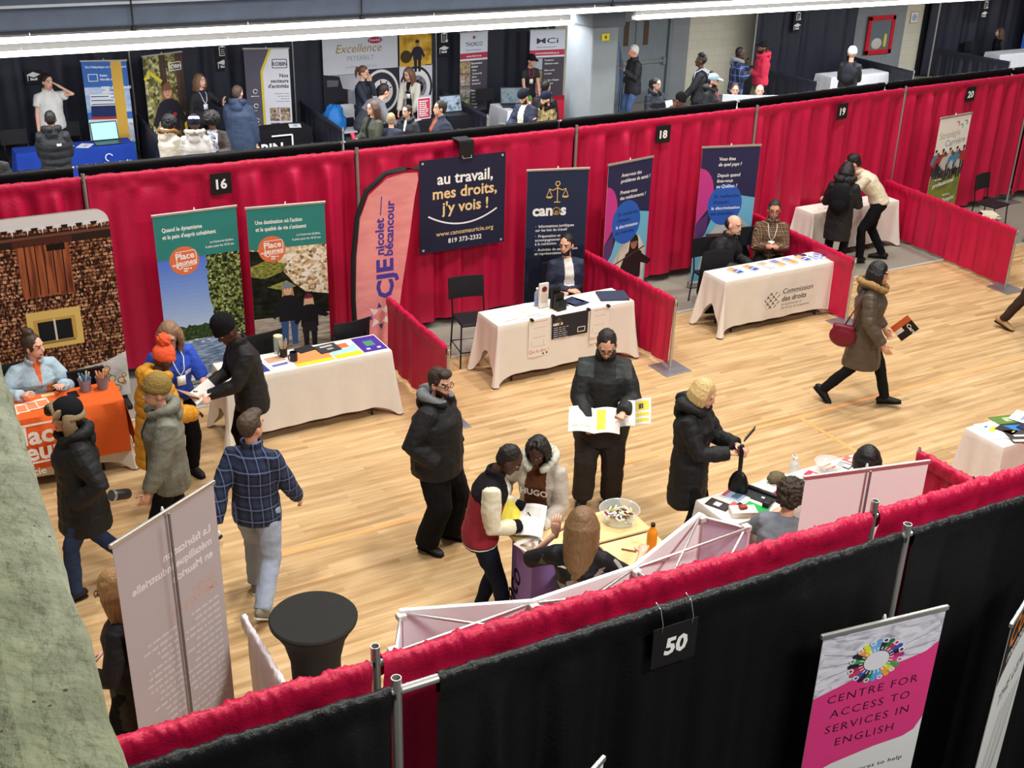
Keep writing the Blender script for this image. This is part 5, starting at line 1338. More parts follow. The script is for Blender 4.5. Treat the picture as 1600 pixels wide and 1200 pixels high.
# ---------------------------------------------------------------- tables
CL = mat('E2DBD0', .75, 0, .25, 18, .05, .2)
def legs_table(label, x0, x1, y0, y1, H, group='folding tables under cloths'):
    t = empty('folding_table', label, 'table', ((x0 + x1) / 2, (y0 + y1) / 2, 0), 0, group)
    w, d = (x1 - x0) / 2, (y1 - y0) / 2
    m = MB(); m.box((0, 0, H - .02), (2 * w - .01, 2 * d - .01, .035), mat('A89A84', .5), bev=.008); m.build('tabletop', t)
    for sx in (-1, 1):
        for sy in (-1, 1):
            m = MB(); m.tube([(sx * (w - .22), sy * (d - .05), 0), (sx * (w - .22), sy * (d - .05), H - .03)], .013, mat('2A2A2C', .4), 8); m.build('leg', t, True)
    return t
def tablecloth(label, tl, x0, x1, y0, y1, H=.75, front=.64, back=.5, endd=.4, corner=.735, m=CL, group='white tablecloths', seed=0, amp=.014, flare=.1, extra=None, tgroup='folding tables under cloths'):
    legs_table(tl, x0 + .005, x1 - .005, y0 + .005, y1 - .005, H, tgroup)
    z0 = H + .004
    E = []
    def edge(a, b, nrm, d, dc, n):
        for i in range(n):
            f = i / n; L = math.hypot(b[0] - a[0], b[1] - a[1]); s = min(f, 1 - f) * L
            k = max(0, 1 - s / .24) ** 1.5
            E.append(((a[0] + (b[0] - a[0]) * f, a[1] + (b[1] - a[1]) * f), nrm, d + (dc - d) * k, k))
    def corner_(p, n0, n1):
        for i in range(1, 6):
            a = i / 6; nx, ny = n0[0] * (1 - a) + n1[0] * a, n0[1] * (1 - a) + n1[1] * a; l = math.hypot(nx, ny)
            E.append((p, (nx / l, ny / l), corner, 1 + .8 * math.sin(a * PI)))
    c = [(x0, y0), (x1, y0), (x1, y1), (x0, y1)]; N4 = [(0, -1), (1, 0), (0, 1), (-1, 0)]; D4 = [front, endd, back, endd]; cn = [60, 26, 60, 26]
    for k in range(4):
        edge(c[k], c[(k + 1) % 4], N4[k], D4[k], corner - .02, cn[k]); corner_(c[(k + 1) % 4], N4[k], N4[(k + 1) % 4])
    rows = [0, .02, .12, .25, .4, .55, .7, .85, 1]
    vs = []; fs = []; n = len(E)
    for i, (p, nr, d, k) in enumerate(E):
        w = math.sin(i * .55 + seed) * .6 + noise.noise((p[0] * 3, p[1] * 3, seed)) * 1.2
        hz = .018 * noise.noise((p[0] * 2.5, p[1] * 2.5, seed + 4))
        for r in rows:
            o = .006 * min(1, r * 40) + (amp * w + amp) * r + flare * (max(0, k - .6) * .9) * r ** 1.3
            z = z0 - d * r + (hz * r if r == 1 else 0)
            vs.append((p[0] + nr[0] * o, p[1] + nr[1] * o, max(.006, z)))
    K = len(rows)
    for i in range(n):
        j = (i + 1) % n
        for k in range(K - 1): fs.append((i * K + k, i * K + k + 1, j * K + k + 1, j * K + k))
    fs.append(tuple(i * K for i in range(n)))
    q = MB(); q.add(vs, fs, m)
    if extra: extra(q)
    return tag(q.build('tablecloth', None, 'auto'), label, 'tablecloth', group)
tablecloth('white tablecloth under the colourful leaflets near the pink flag', 'folding table under the colourful leaflets near the pink flag', 2.75, 4.57, 10.66, 11.16, seed=1)
tablecloth('white tablecloth with three posters clipped to its front', 'folding table behind the three clipped posters', 5.94, 7.82, 10.76, 11.25, seed=2)
def commission(q):
    q.X = Matrix.Translation((10.14, 10.735, .03)); q.y0 = -.04
    g = ink('3A3638'); q.lay = 6
    q.text('Commission', .02, .45, .105, g, 'l', .012, 0, None, False, 1, 1, .12); q.text('des droits', .02, .345, .105, g, 'l', .022, 0, None, False, 1, 1, .12); q.text('de la personne et', .02, .285, .05, g, 'l', .004); q.text('des droits de la jeunesse', .02, .235, .05, g, 'l', .004)
    for i in range(5):
        for j in range(5):
            if abs(i - 2) + abs(j - 2) < 4:
                x, z = -.24 + i * .045, .28 + j * .045; q.line([(x, z), (x + .034 * (1 if (i + j) % 2 else -1), z + .034)], .013, g)
    q.X = Matrix()
tablecloth('white tablecloth with printed lettering below the row of brochures', 'folding table below the row of brochures', 9.27, 11.17, 10.80, 11.25, seed=3, extra=commission, endd=.36)
tablecloth('white tablecloth before which the man in the cream shirt bends', 'folding table where the man in the cream shirt bends', 12.42, 14.2, 12.62, 13.03, seed=4, endd=.6, H=.74)
tablecloth('white tablecloth showing below the orange cover', 'folding table under the orange cover', -.1, 1.70, 10.72, 11.15, seed=5, tgroup='folding tables under cloths')
tablecloth('white tablecloth of the near table with the green sheet', 'folding table with the green sheet in the near row', 5.62, 7.46, 6.16, 6.62, seed=6)
tablecloth('pinkish white tablecloth heaped with folders at the right edge', 'folding table heaped with folders at the right edge', 8.8, 10.6, 6.08, 6.53, seed=7, amp=.02)
def fartable(label, tl, x0, x1, y0, y1, col, **k): tablecloth(label, tl, x0, x1, y0, y1, m=cloth(col, .2), endd=.6, seed=x0, group='cloths on the far tables', **k)
BLU = cloth('22409A', .2)
def bella(q):
    q.X = Matrix.Translation((3.2, 20.98, 0)); q.y0 = -.02; q.lay = 4; q.text('BELLA DESGAGNÉS', .45, .42, .085, W_, 'c', .02, 0, None, False, 1.2); q.ring(.5, .56, .07, .014, W_, 14, 20, 260); q.rect(-.55, .06, -.35, .76, ink('D8AC4A')); q.text('BELLA', -.1, .2, .08, W_, 'c', .02); q.X = Matrix()
fartable('blue tablecloth with a yellow stripe in the far row', 'folding table under the blue cloth', 2.2, 4.15, 21.02, 21.5, '22409A', extra=bella)
def robin(q):
    q.X = Matrix.Translation((6.55, 20.96, 0)); q.y0 = -.02; q.lay = 4; q.text('ROBIN', -.1, .33, .28, W_, 'c', .03); q.line([(.1, .66), (.5, .66), (.5, .2)], .03, W_); q.X = Matrix()
fartable('black tablecloth with large white letters below the sectors banner', 'folding table under the black lettered cloth', 5.7, 7.45, 21.0, 21.5, '1B1B1F', extra=robin)
fartable('black tablecloth of the truck booth', 'folding table of the truck booth', 8.75, 10.75, 20.6, 21.1, '1D1C22')
fartable('white tablecloth under the open laptop in the far row', 'folding table under the open laptop', 11.6, 12.35, 20.8, 21.55, 'DADAE0'); fartable('dark red tablecloth left of the grey column', 'folding table under the dark red cloth', 12.45, 13.6, 21.3, 21.75, 'B02238')
fartable('plain white tablecloth left of the grey gap in the far aisle', 'folding table in front of the person with a backpack', 20.7, 22.6, 21.1, 21.65, 'DEDEE2'); fartable('white tablecloth at the far upper right', 'folding table at the far upper right', 27.6, 29.4, 21.9, 22.4, 'DEDEE4'); fartable('white cloth behind the right end of booth 20', 'folding table beyond booth 20', 15.55, 17.4, 10.5, 11.0, 'D8CCC2')
m = MB(); oc = cloth('E2642C', .35, 20)
vs = []; fs = []
n = 40
for i in range(n + 1):
    x = -.15 + 1.89 * i / n
    for j, (y, z) in enumerate(((11.17, .5), (11.165, .762), (10.95, .763), (10.70, .763), (10.685, .75), (10.675, .6), (10.665, .4), (10.66, .22))):
        o = .02 * noise.noise((x * 4, z * 3, 1)) * (z < .7); vs.append((x, y - .015 * (z < .7) + o, z))
for i in range(n):
    for j in range(7): fs.append((i * 8 + j, i * 8 + j + 1, (i + 1) * 8 + j + 1, (i + 1) * 8 + j))
m.add(vs, fs, oc)
vs = []; fs = []                                       # the end of the cover hanging in folds
for i in range(17):
    y = 10.655 + .5 * i / 16
    for z, k in ((.762, 0), (.6, .4), (.4, .8), (.24 - .08 * (i % 3) / 3, 1)): vs.append((1.738 + .07 * k + .02 * k * math.sin(i * 1.1), y, z))
for i in range(16):
    for j in range(3): fs.append((i * 4 + j, i * 4 + j + 1, (i + 1) * 4 + j + 1, (i + 1) * 4 + j))
m.add(vs, fs, oc)
m.X = Matrix.Translation((.75, 10.6, 0)); m.y0 = -.02; m.lay = 2
m.text('Place', .42, .53, .26, W_, 'r', .03); m.text('Jeunes', .62, .36, .26, W_, 'r', .03); m.line([(-.7, .73), (.3, .73)], .02, W_); m.line([(-.7, .33), (.58, .33)], .02, W_); m.text('Mauricie', .18, .2, .11, W_, 'r', .01)
m.X = Matrix()
thing(m, 'table_cover', 'bright orange table cover with white lettering', 'tablecloth', smooth='auto')
# ---------------------------------------------------------------- small things on the tables
def flat(name, label, cat, x, y, z, w, d, rz, draw, col='F0EEEA', th=.004, group=None):
    m = MB(); m.box((0, th / 2 + .0005, d / 2 - d / 2), (w, th, d), ink(col)); m.lay = 0
    if draw: draw(m, w, d)
    o = thing(m, name, label, cat, (x, y, z + th + .001), 0, group)
    o.rotation_euler = (-PI / 2, 0, R(rz))
    return o
Zt = .7545
blk = lambda *cs: (lambda m, w, d: [m.rect(w * a, d * b, w * c, d * e, ink(h)) for a, b, c, e, h in cs])
def leaf(label, x, y, w, d, rz, cells, col='F0EEEA', th=.004, z=Zt, name='leaflet', cat='leaflet', group='leaflets on the colourful table'): return flat(name, label, cat, x, y, z, w, d, rz, blk(*cells), col, th, group)
leaf('purple sheet with a green book picture at the table end', 4.42, 10.93, .27, .4, 0, [(-.4, -.4, .4, .45, '4A2E92'), (-.2, -.15, .2, .2, '4A8A6A'), (-.3, -.38, -.15, -.28, 'E8E4E0'), (.15, -.38, .3, -.28, 'E8E4E0')], '4A2E92')
leaf('sky blue and yellow sheet beside the purple one', 4.11, 10.9, .3, .4, 2, [(-.5, -.5, .5, -.25, 'F0C828'), (-.5, -.25, .5, .2, 'A8D4F0'), (-.5, .1, .3, .4, 'E0703A')])
leaf('orange and yellow sheet in front of the dark magazine', 3.72, 10.86, .42, .34, 2, [(-.5, -.5, .5, -.28, 'F0C828'), (-.5, -.28, .5, .5, 'E8925A')])
leaf('white sheet with a photo of cakes', 3.37, 10.9, .25, .36, 6, [(-.4, .0, .4, .4, 'C89A80'), (-.4, -.3, .3, -.15, '6A6AA8')]); leaf('blue and orange sheet with a pen on it', 3.1, 10.87, .26, .38, 5, [(-.45, -.45, .45, .3, '3A3A8C'), (-.45, -.45, .0, -.1, 'E89A4A'), (.1, .0, .4, .2, 'E8E0B0')]); leaf('white form at the left end of the colourful table', 2.87, 10.9, .2, .3, 3, [(-.4, .1, .4, .3, '8A90C8')])
leaf('dark magazine with white title', 3.96, 10.99, .24, .2, 6, [(-.3, .1, .3, .3, 'B8B8B8'), (-.1, -.3, .2, -.1, 'A8A080')], '3A3A40', .012, Zt + .006, 'magazine', 'magazine'); leaf('plain black tablet lying behind the mugs', 3.74, 11.08, .2, .15, 12, [], '26262A', .01, Zt, 'tablet', 'tablet')
def mug(label, x, y, z, col, full=None):
    t = empty('mug', label, 'mug', (x, y, z), R(200), 'mugs on the tables'); c = mat(col, .3)
    m = MB(); m.lathe([(.036, 0), (.041, .01), (.042, .1), (.038, .1), (.037, .012)], c, 20); m.build('cup', t, 'auto')
    m = MB(); m.tube([(.04, 0, .085), (.065, 0, .08), (.072, 0, .05), (.06, 0, .025), (.04, 0, .02)], .006, c, 8); m.build('handle', t, True)
    if full:
        for i in range(9):
            q = MB(); a = i * 2.4; q.tube([(.016 * math.cos(a), .016 * math.sin(a), .02), (.042 * math.cos(a), .042 * math.sin(a), .16 + .02 * (i % 3))], [.006, .004], mat(full), 6); thing(q, 'pencil', 'wooden pencils standing in the dark mug', 'pencil', (x, y, z), 0, 'pencils in the dark mug')
mug('dark mug holding pencils', 3.47, 11.0, Zt + .005, '1E1C22', 'D8B48A'); mug('dark blue mug in front of the pencils', 3.53, 10.85, Zt + .005, '1C2034')
t = empty('jar', 'tall clear jar with a pale lid behind the mugs', 'jar', (3.46, 11.13, Zt)); m = MB(); m.lathe([(.045, 0), (.05, .02), (.05, .17), (.044, .18)], clear('C8D8CC', .05, .35), 20); m.build('glass', t, 'auto'); m = MB(); m.lathe([(.047, .18), (.047, .2), (.01, .202)], mat('D8CFA8'), 20); m.build('lid', t, 'auto')
# canos table
def paper(label, x, y, w, d, rz, cells=(), col='EDEAE4', th=.003, z=Zt, group='papers on the poster table', name='paper'): return leaf(label, x, y, w, d, rz, list(cells), col, th, z, name, 'paper', group)
paper('white drawing sheet at the left end of the poster table', 6.14, 11.0, .32, .4, 8, [(-.2, -.1, .2, .2, 'D8D2CA'), (-.3, -.4, .3, -.36, 'C08A7A')]); paper('white drawing sheet lapping over the one at the table end', 6.43, 11.02, .34, .42, 4, [(-.25, -.1, .25, .25, 'D4CEC6'), (.25, .1, .3, .13, '2A2A2A'), (-.2, -.4, .35, -.36, 'C08A7A')], z=Zt + .004)
paper('open white notebook pages by the navy folder', 7.33, 11.1, .26, .24, -8, [(-.01, -.5, .01, .5, 'C8C4BC')]); paper('navy pamphlet under the open notebook', 7.14, 11.03, .24, .28, 20, [(-.3, -.2, .3, .2, '3A4260')], '2A3048'); paper('narrow strip of cards in front of the stand', 7.06, 10.87, .28, .06, 6, [(-.4, -.2, .4, .2, 'C8C8C0')]); paper('small white cards beside the brochure stand', 6.98, 10.98, .2, .12, 0, [(-.4, -.3, .2, .3, '5A6070')])
leaf('thick navy folder on the right of the poster table', 7.66, 10.99, .36, .3, -20, [], '3A4056', .02, Zt, 'folder', 'folder', None)
t = empty('brochure_stand', 'black stepped brochure stand on the poster table', 'stand', (6.84, 10.93, Zt), R(10)); bk = mat('17171B', .4)
for i, (y, h) in enumerate(((-.06, .12), (-.01, .2), (.05, .26))): m = MB(); m.box((.0, y, h / 2), (.13, .045, h), bk, bev=.004); m.build('tier', t)
paperbox = MB(); paperbox.box((6.7, 11.04, Zt + .16), (.12, .03, .3), mat('E8E2DA', .5)); paperbox.X = Matrix.Translation((6.7, 11.02, Zt)); paperbox.disc(0, .24, .035, ink('7A1E2A')); paperbox.rect(-.04, .08, .04, .18, ink('D8C8B0')); thing(paperbox, 'card_box', 'tall white box with a dark red seal behind the brochure stand', 'box')
def bottle(label, x, y, z, h, r, col, cap, liq=None, name='water_bottle', group=None, al=.3):
    t = empty(name, label, 'bottle', (x, y, z), 0, group); c = clear(col, .08, al) if al < 1 else mat(col, .35)
    m = MB(); m.lathe([(r * .9, 0), (r, .01), (r, h * .68), (r * .75, h * .78), (r * .38, h * .86), (r * .38, h * .92)], c, 20); m.build('body', t, 'auto')
    m = MB(); m.lathe([(r * .44, h * .91), (r * .44, h), (r * .2, h * 1.002)], mat(cap, .4), 16); m.build('cap', t, 'auto')
    if liq: m = MB(); m.lathe([(r * .86, .012), (r * .9, h * .35)], mat(liq, .3), 16); m.build('label_band', t, 'auto')
    return t
bottle('clear plastic water bottle with a blue label on the poster table', 6.66, 11.12, Zt, .23, .034, 'D8E4F4', 'F0F0F0', '3A4AA8')
bottle('pink bottle on the laptop table in the far row', 12.25, 21.3, Zt, .3, .05, 'E86A90', 'F090B0', None, 'drink_bottle', None, 1)
def poster(label, x, w, h, draw, col): hung(label, x, 10.735, .75 - h + .006, w, h, draw, 0, 'poster', 'poster', col, 'posters clipped to the white table')
def p_draw(m, w, h):
    m.rect(-w / 2, 0, w / 2, h, ink('E6DFD5'))
    for z in (h * .78, h * .52, h * .28): m.line([(-w * .3, z), (w * .3, z)], .006, ink('B8B0A6'))
    for x in (-.1, .06): m.line([(x, h * .3), (x, h * .45)], .006, ink('B8B0A6'))
    m.line([(-w * .32, h * .94), (w * .35, h * .94)], .006, ink('B87A6A')); m.text('Qui le dira ?', 0, .05, .055, ink('C06A50'), 'c', .01); m.disc(.06, .025, .012, K_); m.disc(.11, .03, .012, K_)
poster('cream drawing poster clipped at the left of the table front', 6.48, .29, .47, p_draw, 'E6DFD5'); poster('cream drawing poster clipped at the right of the table front', 7.32, .27, .45, p_draw, 'E6DFD5')
def p_can(m, w, h): m.rect(-w / 2, 0, w / 2, h, ink('2A2830')); scales(m, -w * .32, h * .78, .07, ink('8A6A3A')); canos_word(m, -w * .3, h * .58, .06); greek(m, -w * .45, h * .45, .22, 6, .026, .01, ink('A8A8B0')); m.frame(w * .22, h * .12, w * .42, h * .32, .008, W_)
poster('dark landscape poster between the two cream ones', 6.90, .5, .29, p_can, '2A2830')
for i, x in enumerate((6.37, 6.66, 7.15, 7.43)):
    m = MB(); m.box((x, 10.735, .762), (.035, .05, .03), mat('1A1A1C', .4), bev=.004); thing(m, 'binder_clip', 'small black binder clip holding the posters on the table edge', 'clip', group='clips on the poster table')
# brochures
bl_ = (('first stack of blue and orange brochures from the left end', '2F55A8', 'D89A5A'), ('second stack of blue and orange brochures from the left end', '2F55A8', 'D89A5A'), ('grey and white brochures in the middle of the row', 'C8C8D0', 'B8A898'), ('stack of lilac and tan brochures right of the grey ones', '7A80B8', 'D8A060'), ('stack of lilac brochures with a tan lower half', '8A90C0', 'D0985A'), ('blue brochure stack near the right end of the row', '4A5FC0', 'D8A878'))
for i, ((l, a, b), x) in enumerate(zip(bl_, (9.62, 9.88, 10.14, 10.34, 10.55, 10.78))):
    leaf(l, x, 11.05, .11, .22, 12, [(-.48, -.48, .48, .05, a), (-.48, .05, .48, .48, b), (-.3, -.2, .3, -.1, 'E8E8F0')] if i != 3 and i != 4 else [(-.48, 0, .48, .48, a), (-.48, -.48, .48, 0, b)], 'E4E0DA', .022, Zt, 'brochure', 'brochure', 'brochures in a row on the white table')
leaf('dark narrow booklet behind the right end of the row', 10.86, 11.19, .16, .07, -8, [], '4A3A50', .012, Zt, 'booklet', 'booklet', None)
for i in range(5): leaf('blue and white sticker sheet in the heap at the right end', 11.0 + .05 * (i % 3), 11.05 + .05 * (i // 2 - 1), .16, .12, 30 * i, [(-.35, -.3, .1, .3, '7A88C0'), (.0, -.1, .3, .1, '4A5AA8')], 'D8DCEC', .004, Zt + .004 * i, 'sticker_sheet', 'sticker sheet', 'heap of sticker sheets')
# orange table
def bucket(label, x, y, fill):
    t = empty('pail', label, 'pail', (x, y, .765)); m = MB(); m.lathe([(.045, 0), (.062, .13), (.066, .132), (.06, .13), (.043, .01)], mat('8A9AB8', .35, .3), 20); m.build('body', t, 'auto')
    for i in range(8): m = MB(); a = i * .9; m.tube([(.02 * math.cos(a), .02 * math.sin(a), .06), (.05 * math.cos(a), .05 * math.sin(a), .17 + .02 * (i % 2))], .009, mat(fill[i % len(fill)]), 6); thing(m, 'marker', 'bright stick standing in ' + ('the pail of orange sticks' if 'orange' in label else 'the pail of blue sticks'), 'stick', (x, y, .765), 0, 'sticks in the pails')
bucket('grey-blue pail of orange sticks on the orange table', 1.61, 11.02, ('E08A4A', 'E8B48A')); bucket('grey-blue pail of blue sticks on the orange table', 1.45, 11.04, ('5A90B8', 'D8C8A0', '4A7AA0'))
leaf('black phone lying beside the pails', 1.32, 11.0, .09, .14, 4, [], '1C1418', .01, .763, 'phone', 'phone', None); leaf('small cream card at the back of the orange table', 1.1, 11.1, .12, .05, 0, [(-.3, -.2, .3, .2, 'C8B070')], 'EADFA8', .004, .763, 'card', 'card', None)
for i in range(4): leaf('orange leaflet in the fan on the orange table', .74 + .095 * i, 10.89 + .012 * i, .12, .2, -4 + 3 * i, [(-.4, -.4, .4, .3, 'EE8A5C'), (-.3, .32, .3, .44, 'E8E8EC')], 'F0D8C8', .003, .763 + .003 * i, 'leaflet', 'leaflet', 'orange leaflets')
# near white table
N_ = 'things on the near white table'
leaf('green sheet on the near white table', 5.98, 6.28, .14, .2, 20, [], '1FA04A', .004, Zt, 'card', 'card', None); leaf('black and white printed card at the table corner', 5.74, 6.47, .13, .2, 24, [(-.4, -.4, .4, .4, '3A3434'), (-.25, -.1, .25, .2, 'DDD0CC')], '2A2626', .004, Zt, 'card', 'card', None)
leaf('glossy blue and white catalogue', 5.97, 6.52, .2, .22, 20, [(-.45, -.35, .4, .4, '8AA0B8'), (-.3, -.2, .3, .1, '4A6070'), (-.45, .3, .2, .45, 'B84A4A')], 'DCDCE0', .008, Zt, 'catalogue', 'catalogue', None)
m = MB(); m.box((5.83, 6.26, Zt + .026), (.22, .13, .05), mat('E4E0D4', .5), rz=-.4, bev=.005); thing(m, 'box', 'low white box with a red tin on it', 'box'); m = MB(); m.box((5.83, 6.27, Zt + .065), (.07, .05, .026), mat('A83A34', .35), rz=-.2, bev=.01); thing(m, 'tin', 'small red tin on the white box', 'tin')
m = MB(); m.box((5.84, 6.4, Zt + .011), (.07, .05, .02), mat('C85A54', .4), rz=.3, bev=.005); thing(m, 'tin', 'small pinkish tin beside the corner card', 'tin'); m = MB(); m.box((5.9, 6.39, Zt + .008), (.04, .03, .014), mat('2A2426', .4), rz=.3, bev=.004); thing(m, 'tag', 'tiny black tag beside the pinkish tin', 'tag')
m = MB(); m.tube([(6.13, 6.6, Zt + .022), (6.3, 6.2, Zt + .022)], .02, mat('1E1E22', .35), 12); thing(m, 'tube', 'black tube lying across the near white table', 'tube', smooth=True)
leaf('black folder under the black tube', 6.13, 6.42, .14, .3, 22, [(-.1, -.2, .1, -.1, 'C8C8C8')], '2A2A2C', .01, Zt, 'folder', 'folder', None); m = MB(); m.box((6.1, 6.27, Zt + .03), (.11, .07, .055), mat('1E1C1E', .5), rz=.5, bev=.02); thing(m, 'pouch', 'small black pouch beside the green sheet', 'pouch')
leaf('red and white envelope beside the tube', 6.35, 6.42, .18, .14, 20, [(-.5, -.5, .5, .1, 'B0304A')], 'D8C0C4', .006, Zt, 'envelope', 'envelope', None); m = MB(); m.ball((6.43, 6.55, Zt + .05), (.09, .06, .05), cloth('6A624A', .8, 60), 14, None, None, .3, 4); thing(m, 'pouch', 'crumpled olive pouch beside the brown-haired woman', 'pouch', smooth=True)
leaf('white sheet between tube and sanitizer', 6.42, 6.58, .2, .12, 10, [(-.2, -.3, .3, .2, 'D0D8E0')], 'ECE8E0', .003, Zt, 'paper', 'paper', None)
t = bottle('clear pump bottle of hand sanitizer', 6.63, 6.55, Zt, .2, .045, 'D8E8F0', 'F0F0F0', None, 'pump_bottle', None, .4); m = MB(); m.tube([(0, 0, .2), (0, 0, .235), (-.045, 0, .23)], .008, mat('F0F0F0', .4), 8); m.build('pump', t, True)
t = empty('bowl', 'clear bowl with sticks on the near white table', 'bowl', (7.0, 6.5, Zt)); m = MB(); m.lathe([(.06, .003), (.11, .05), (.13, .09), (.124, .09), (.1, .045), (.05, .01)], clear('E8ECEC', .05, .4), 24); m.build('dish', t, 'auto')
for i in range(3): m = MB(); m.tube([(-.06, -.03 + .03 * i, .03), (.06, -.02 + .03 * i, .035)], .008, mat(('C85A54', 'E8DCC8', 'D8A070')[i]), 6); thing(m, 'sweet_stick', 'wrapped stick in the clear bowl', 'sweet', (7.0, 6.5, Zt), 0, 'sticks in the clear bowl')
for i, (x, y, c, l) in enumerate(((7.2, 6.5, '5A5A60', 'grey printed card right of the clear bowl'), (7.32, 6.55, 'C86A64', 'red and black card at the end of the near table'), (6.82, 6.5, 'B83A48', 'thin red ribbon card left of the clear bowl'))): leaf(l, x, y, .1, .13, 20, [(-.3, -.4, .3, .1, 'DDD8D4')], c, .004, Zt, 'card', 'card', None)
# right table
G2 = 'folders heaped on the right table'
for l, x, y, w, d, rz, col, cells, k in (('pale blue folder at the corner of the heap', 9.0, 6.36, .24, .32, -14, 'BED4EC', [(-.2, .1, .3, .3, '3A5AA0')], 0), ('white sheet under the black booklet', 9.06, 6.3, .22, .3, 20, 'E4E6DC', [(-.4, .2, .2, .4, 'C8C84A')], 1), ('black booklet lying on the pale sheet', 9.1, 6.3, .12, .18, 15, '2E2A2E', [(-.1, -.4, .3, -.3, 'D8A030')], 2),
    ('dark cover with white lettering', 9.14, 6.14, .3, .24, -24, '3A3638', [(-.3, -.05, .2, .1, 'E8E4DC'), (-.48, -.48, .48, -.3, 'E8E0C8')], 2), ('bright blue folder hanging over the table edge', 9.22, 6.2, .34, .3, -20, '2A7ACA', [], 1), ('dark blue booklet on the blue folder', 9.32, 6.2, .14, .22, 10, '24284A', [], 3), ('green striped magazine at the back of the heap of folders', 9.3, 6.45, .3, .2, -14, '5A7A34', [(-.5, -.5, .5, -.3, '2A2A20'), (-.1, -.1, .4, .3, 'A8B88A')], 0), ('white data sheet at the right picture edge', 9.5, 6.36, .26, .32, 20, 'E4E6E8', [(-.3, .1, .3, .2, '8A98B0')], 2)):
    leaf(l, x, y, w, d, rz, cells, col, .005, Zt + .006 * k, 'folder', 'folder', G2)
# ---------------------------------------------------------------- counters, cocktail table, pop-up frame
wd_ = photo(('D8BC82', 'E6CE98'), (3, 26, 3), 'noise')
def counter(label, x0, x1, y0, y1, H, logo):
    t = empty('display_counter', label, 'counter', ((x0 + x1) / 2, (y0 + y1) / 2, 0), R(-3), 'wood-topped counters'); w, d = x1 - x0, y1 - y0
    m = MB(); m.box((0, 0, H - .012), (w, d, .024), wd_, bev=.008); m.build('tabletop', t)
    m = MB(); m.box((0, 0, (H - .03) / 2), (w - .05, d - .05, H - .03), mat('8A6CA8', .6, 0, .1, 20)); m.build('fabric_panel', t)
    return t
t = counter('purple counter with a pale wooden top and black lettering', 3.81, 4.88, 6.27, 6.66, .9, 1)
m = MB(); m.y0 = 0; m.text('nco', .0, .0, .26, K_, 'l', .01, 0, None, False, 1, 1, .3); o = m.build('lettering', t); o.rotation_euler = (R(-90), R(0), 0); o.rotation_euler = (PI / 2 - PI / 2, 0, -PI / 2); o.location = (-.512, .12, .25); o.rotation_euler = (0, R(-70), -PI / 2)
counter('lower purple counter with the orange bottle', 4.37, 4.86, 5.86, 6.24, .885, 0)
t = empty('salad_bowl', 'large clear bowl filled with wrapped sweets', 'bowl', (4.7, 6.45, .9)); m = MB(); m.lathe([(.10, .003), (.135, .02), (.16, .11), (.165, .115), (.155, .11), (.13, .025), (.09, .012)], clear('E8EEEA', .04, .3), 32); m.build('dish', t, 'auto')
rr = random.Random(11)
for i in range(64):
    a, r = rr.uniform(0, 2 * PI), .115 * math.sqrt(rr.random()); m = MB(); m.tube([(-.02, 0, 0), (-.012, 0, 0), (.012, 0, 0), (.02, 0, 0)], [.007, .009, .009, .007], mat(rr.choice(('8A9A48', 'C8D098', '5A3A6A', 'D8D0D8', '7A2A3A', '3A3A58', 'E0D8A8')), .35), 6)
    o = thing(m, 'sweet', 'wrapped sweet heaped in the clear bowl on the counter', 'sweet', (4.7 + r * math.cos(a), 6.45 + r * math.sin(a), .925 + .055 * rr.random()), 0, 'wrapped sweets in the bowl', True); o.rotation_euler = (rr.uniform(0, 3), rr.uniform(-.5, .5), rr.uniform(0, 3))
t = bottle('orange drink bottle with a black cap on the counter', 4.68, 5.98, .886, .26, .04, 'E8901E', '1A1A1C', None, 'drink_bottle', None, 1)
m = MB(); m.tube([(4.5, 6.11, .894), (4.58, 6.03, .894)], .006, mat('8A4A22', .4), 8); thing(m, 'pen', 'brown pen lying on the lower counter', 'pen', smooth=True)
flat('magazine', 'open photo magazine on the purple counter', 'magazine', 3.92, 6.41, .9, .22, .3, 12, lambda m, w, d: m.rect(-w * .4, -d * .4, w * .4, d * .35, photo(('4A3A34', 'A88A74', 'D8D0CC', '6A80A0'), (24, 24, 24), 'cells')), 'E6E2DC', .006)
m = MB(); sp = mat('232221', .85, 0, .1, 60); m.lathe([(.24, .01), (.235, .05), (.19, .3), (.165, .55), (.17, .75), (.21, .92), (.268, 1.03), (.292, 1.06), (.296, 1.08), (.285, 1.092), (.02, 1.094)], sp, 48); o = thing(m, 'cocktail_table', 'round high table in a stretched black cover', 'table', (2.02, 6.13, 0), smooth='auto')
wm = mat('DCD2D4', .8, 0, .3, 20); drape('drape', 'low white drape beside the round black table', (1.70, 5.3), (1.68, 6.62), .05, .91, wm, None, folds=6, amp=.02, ruf=.007, rodr=.014, seed=91, step=.01)
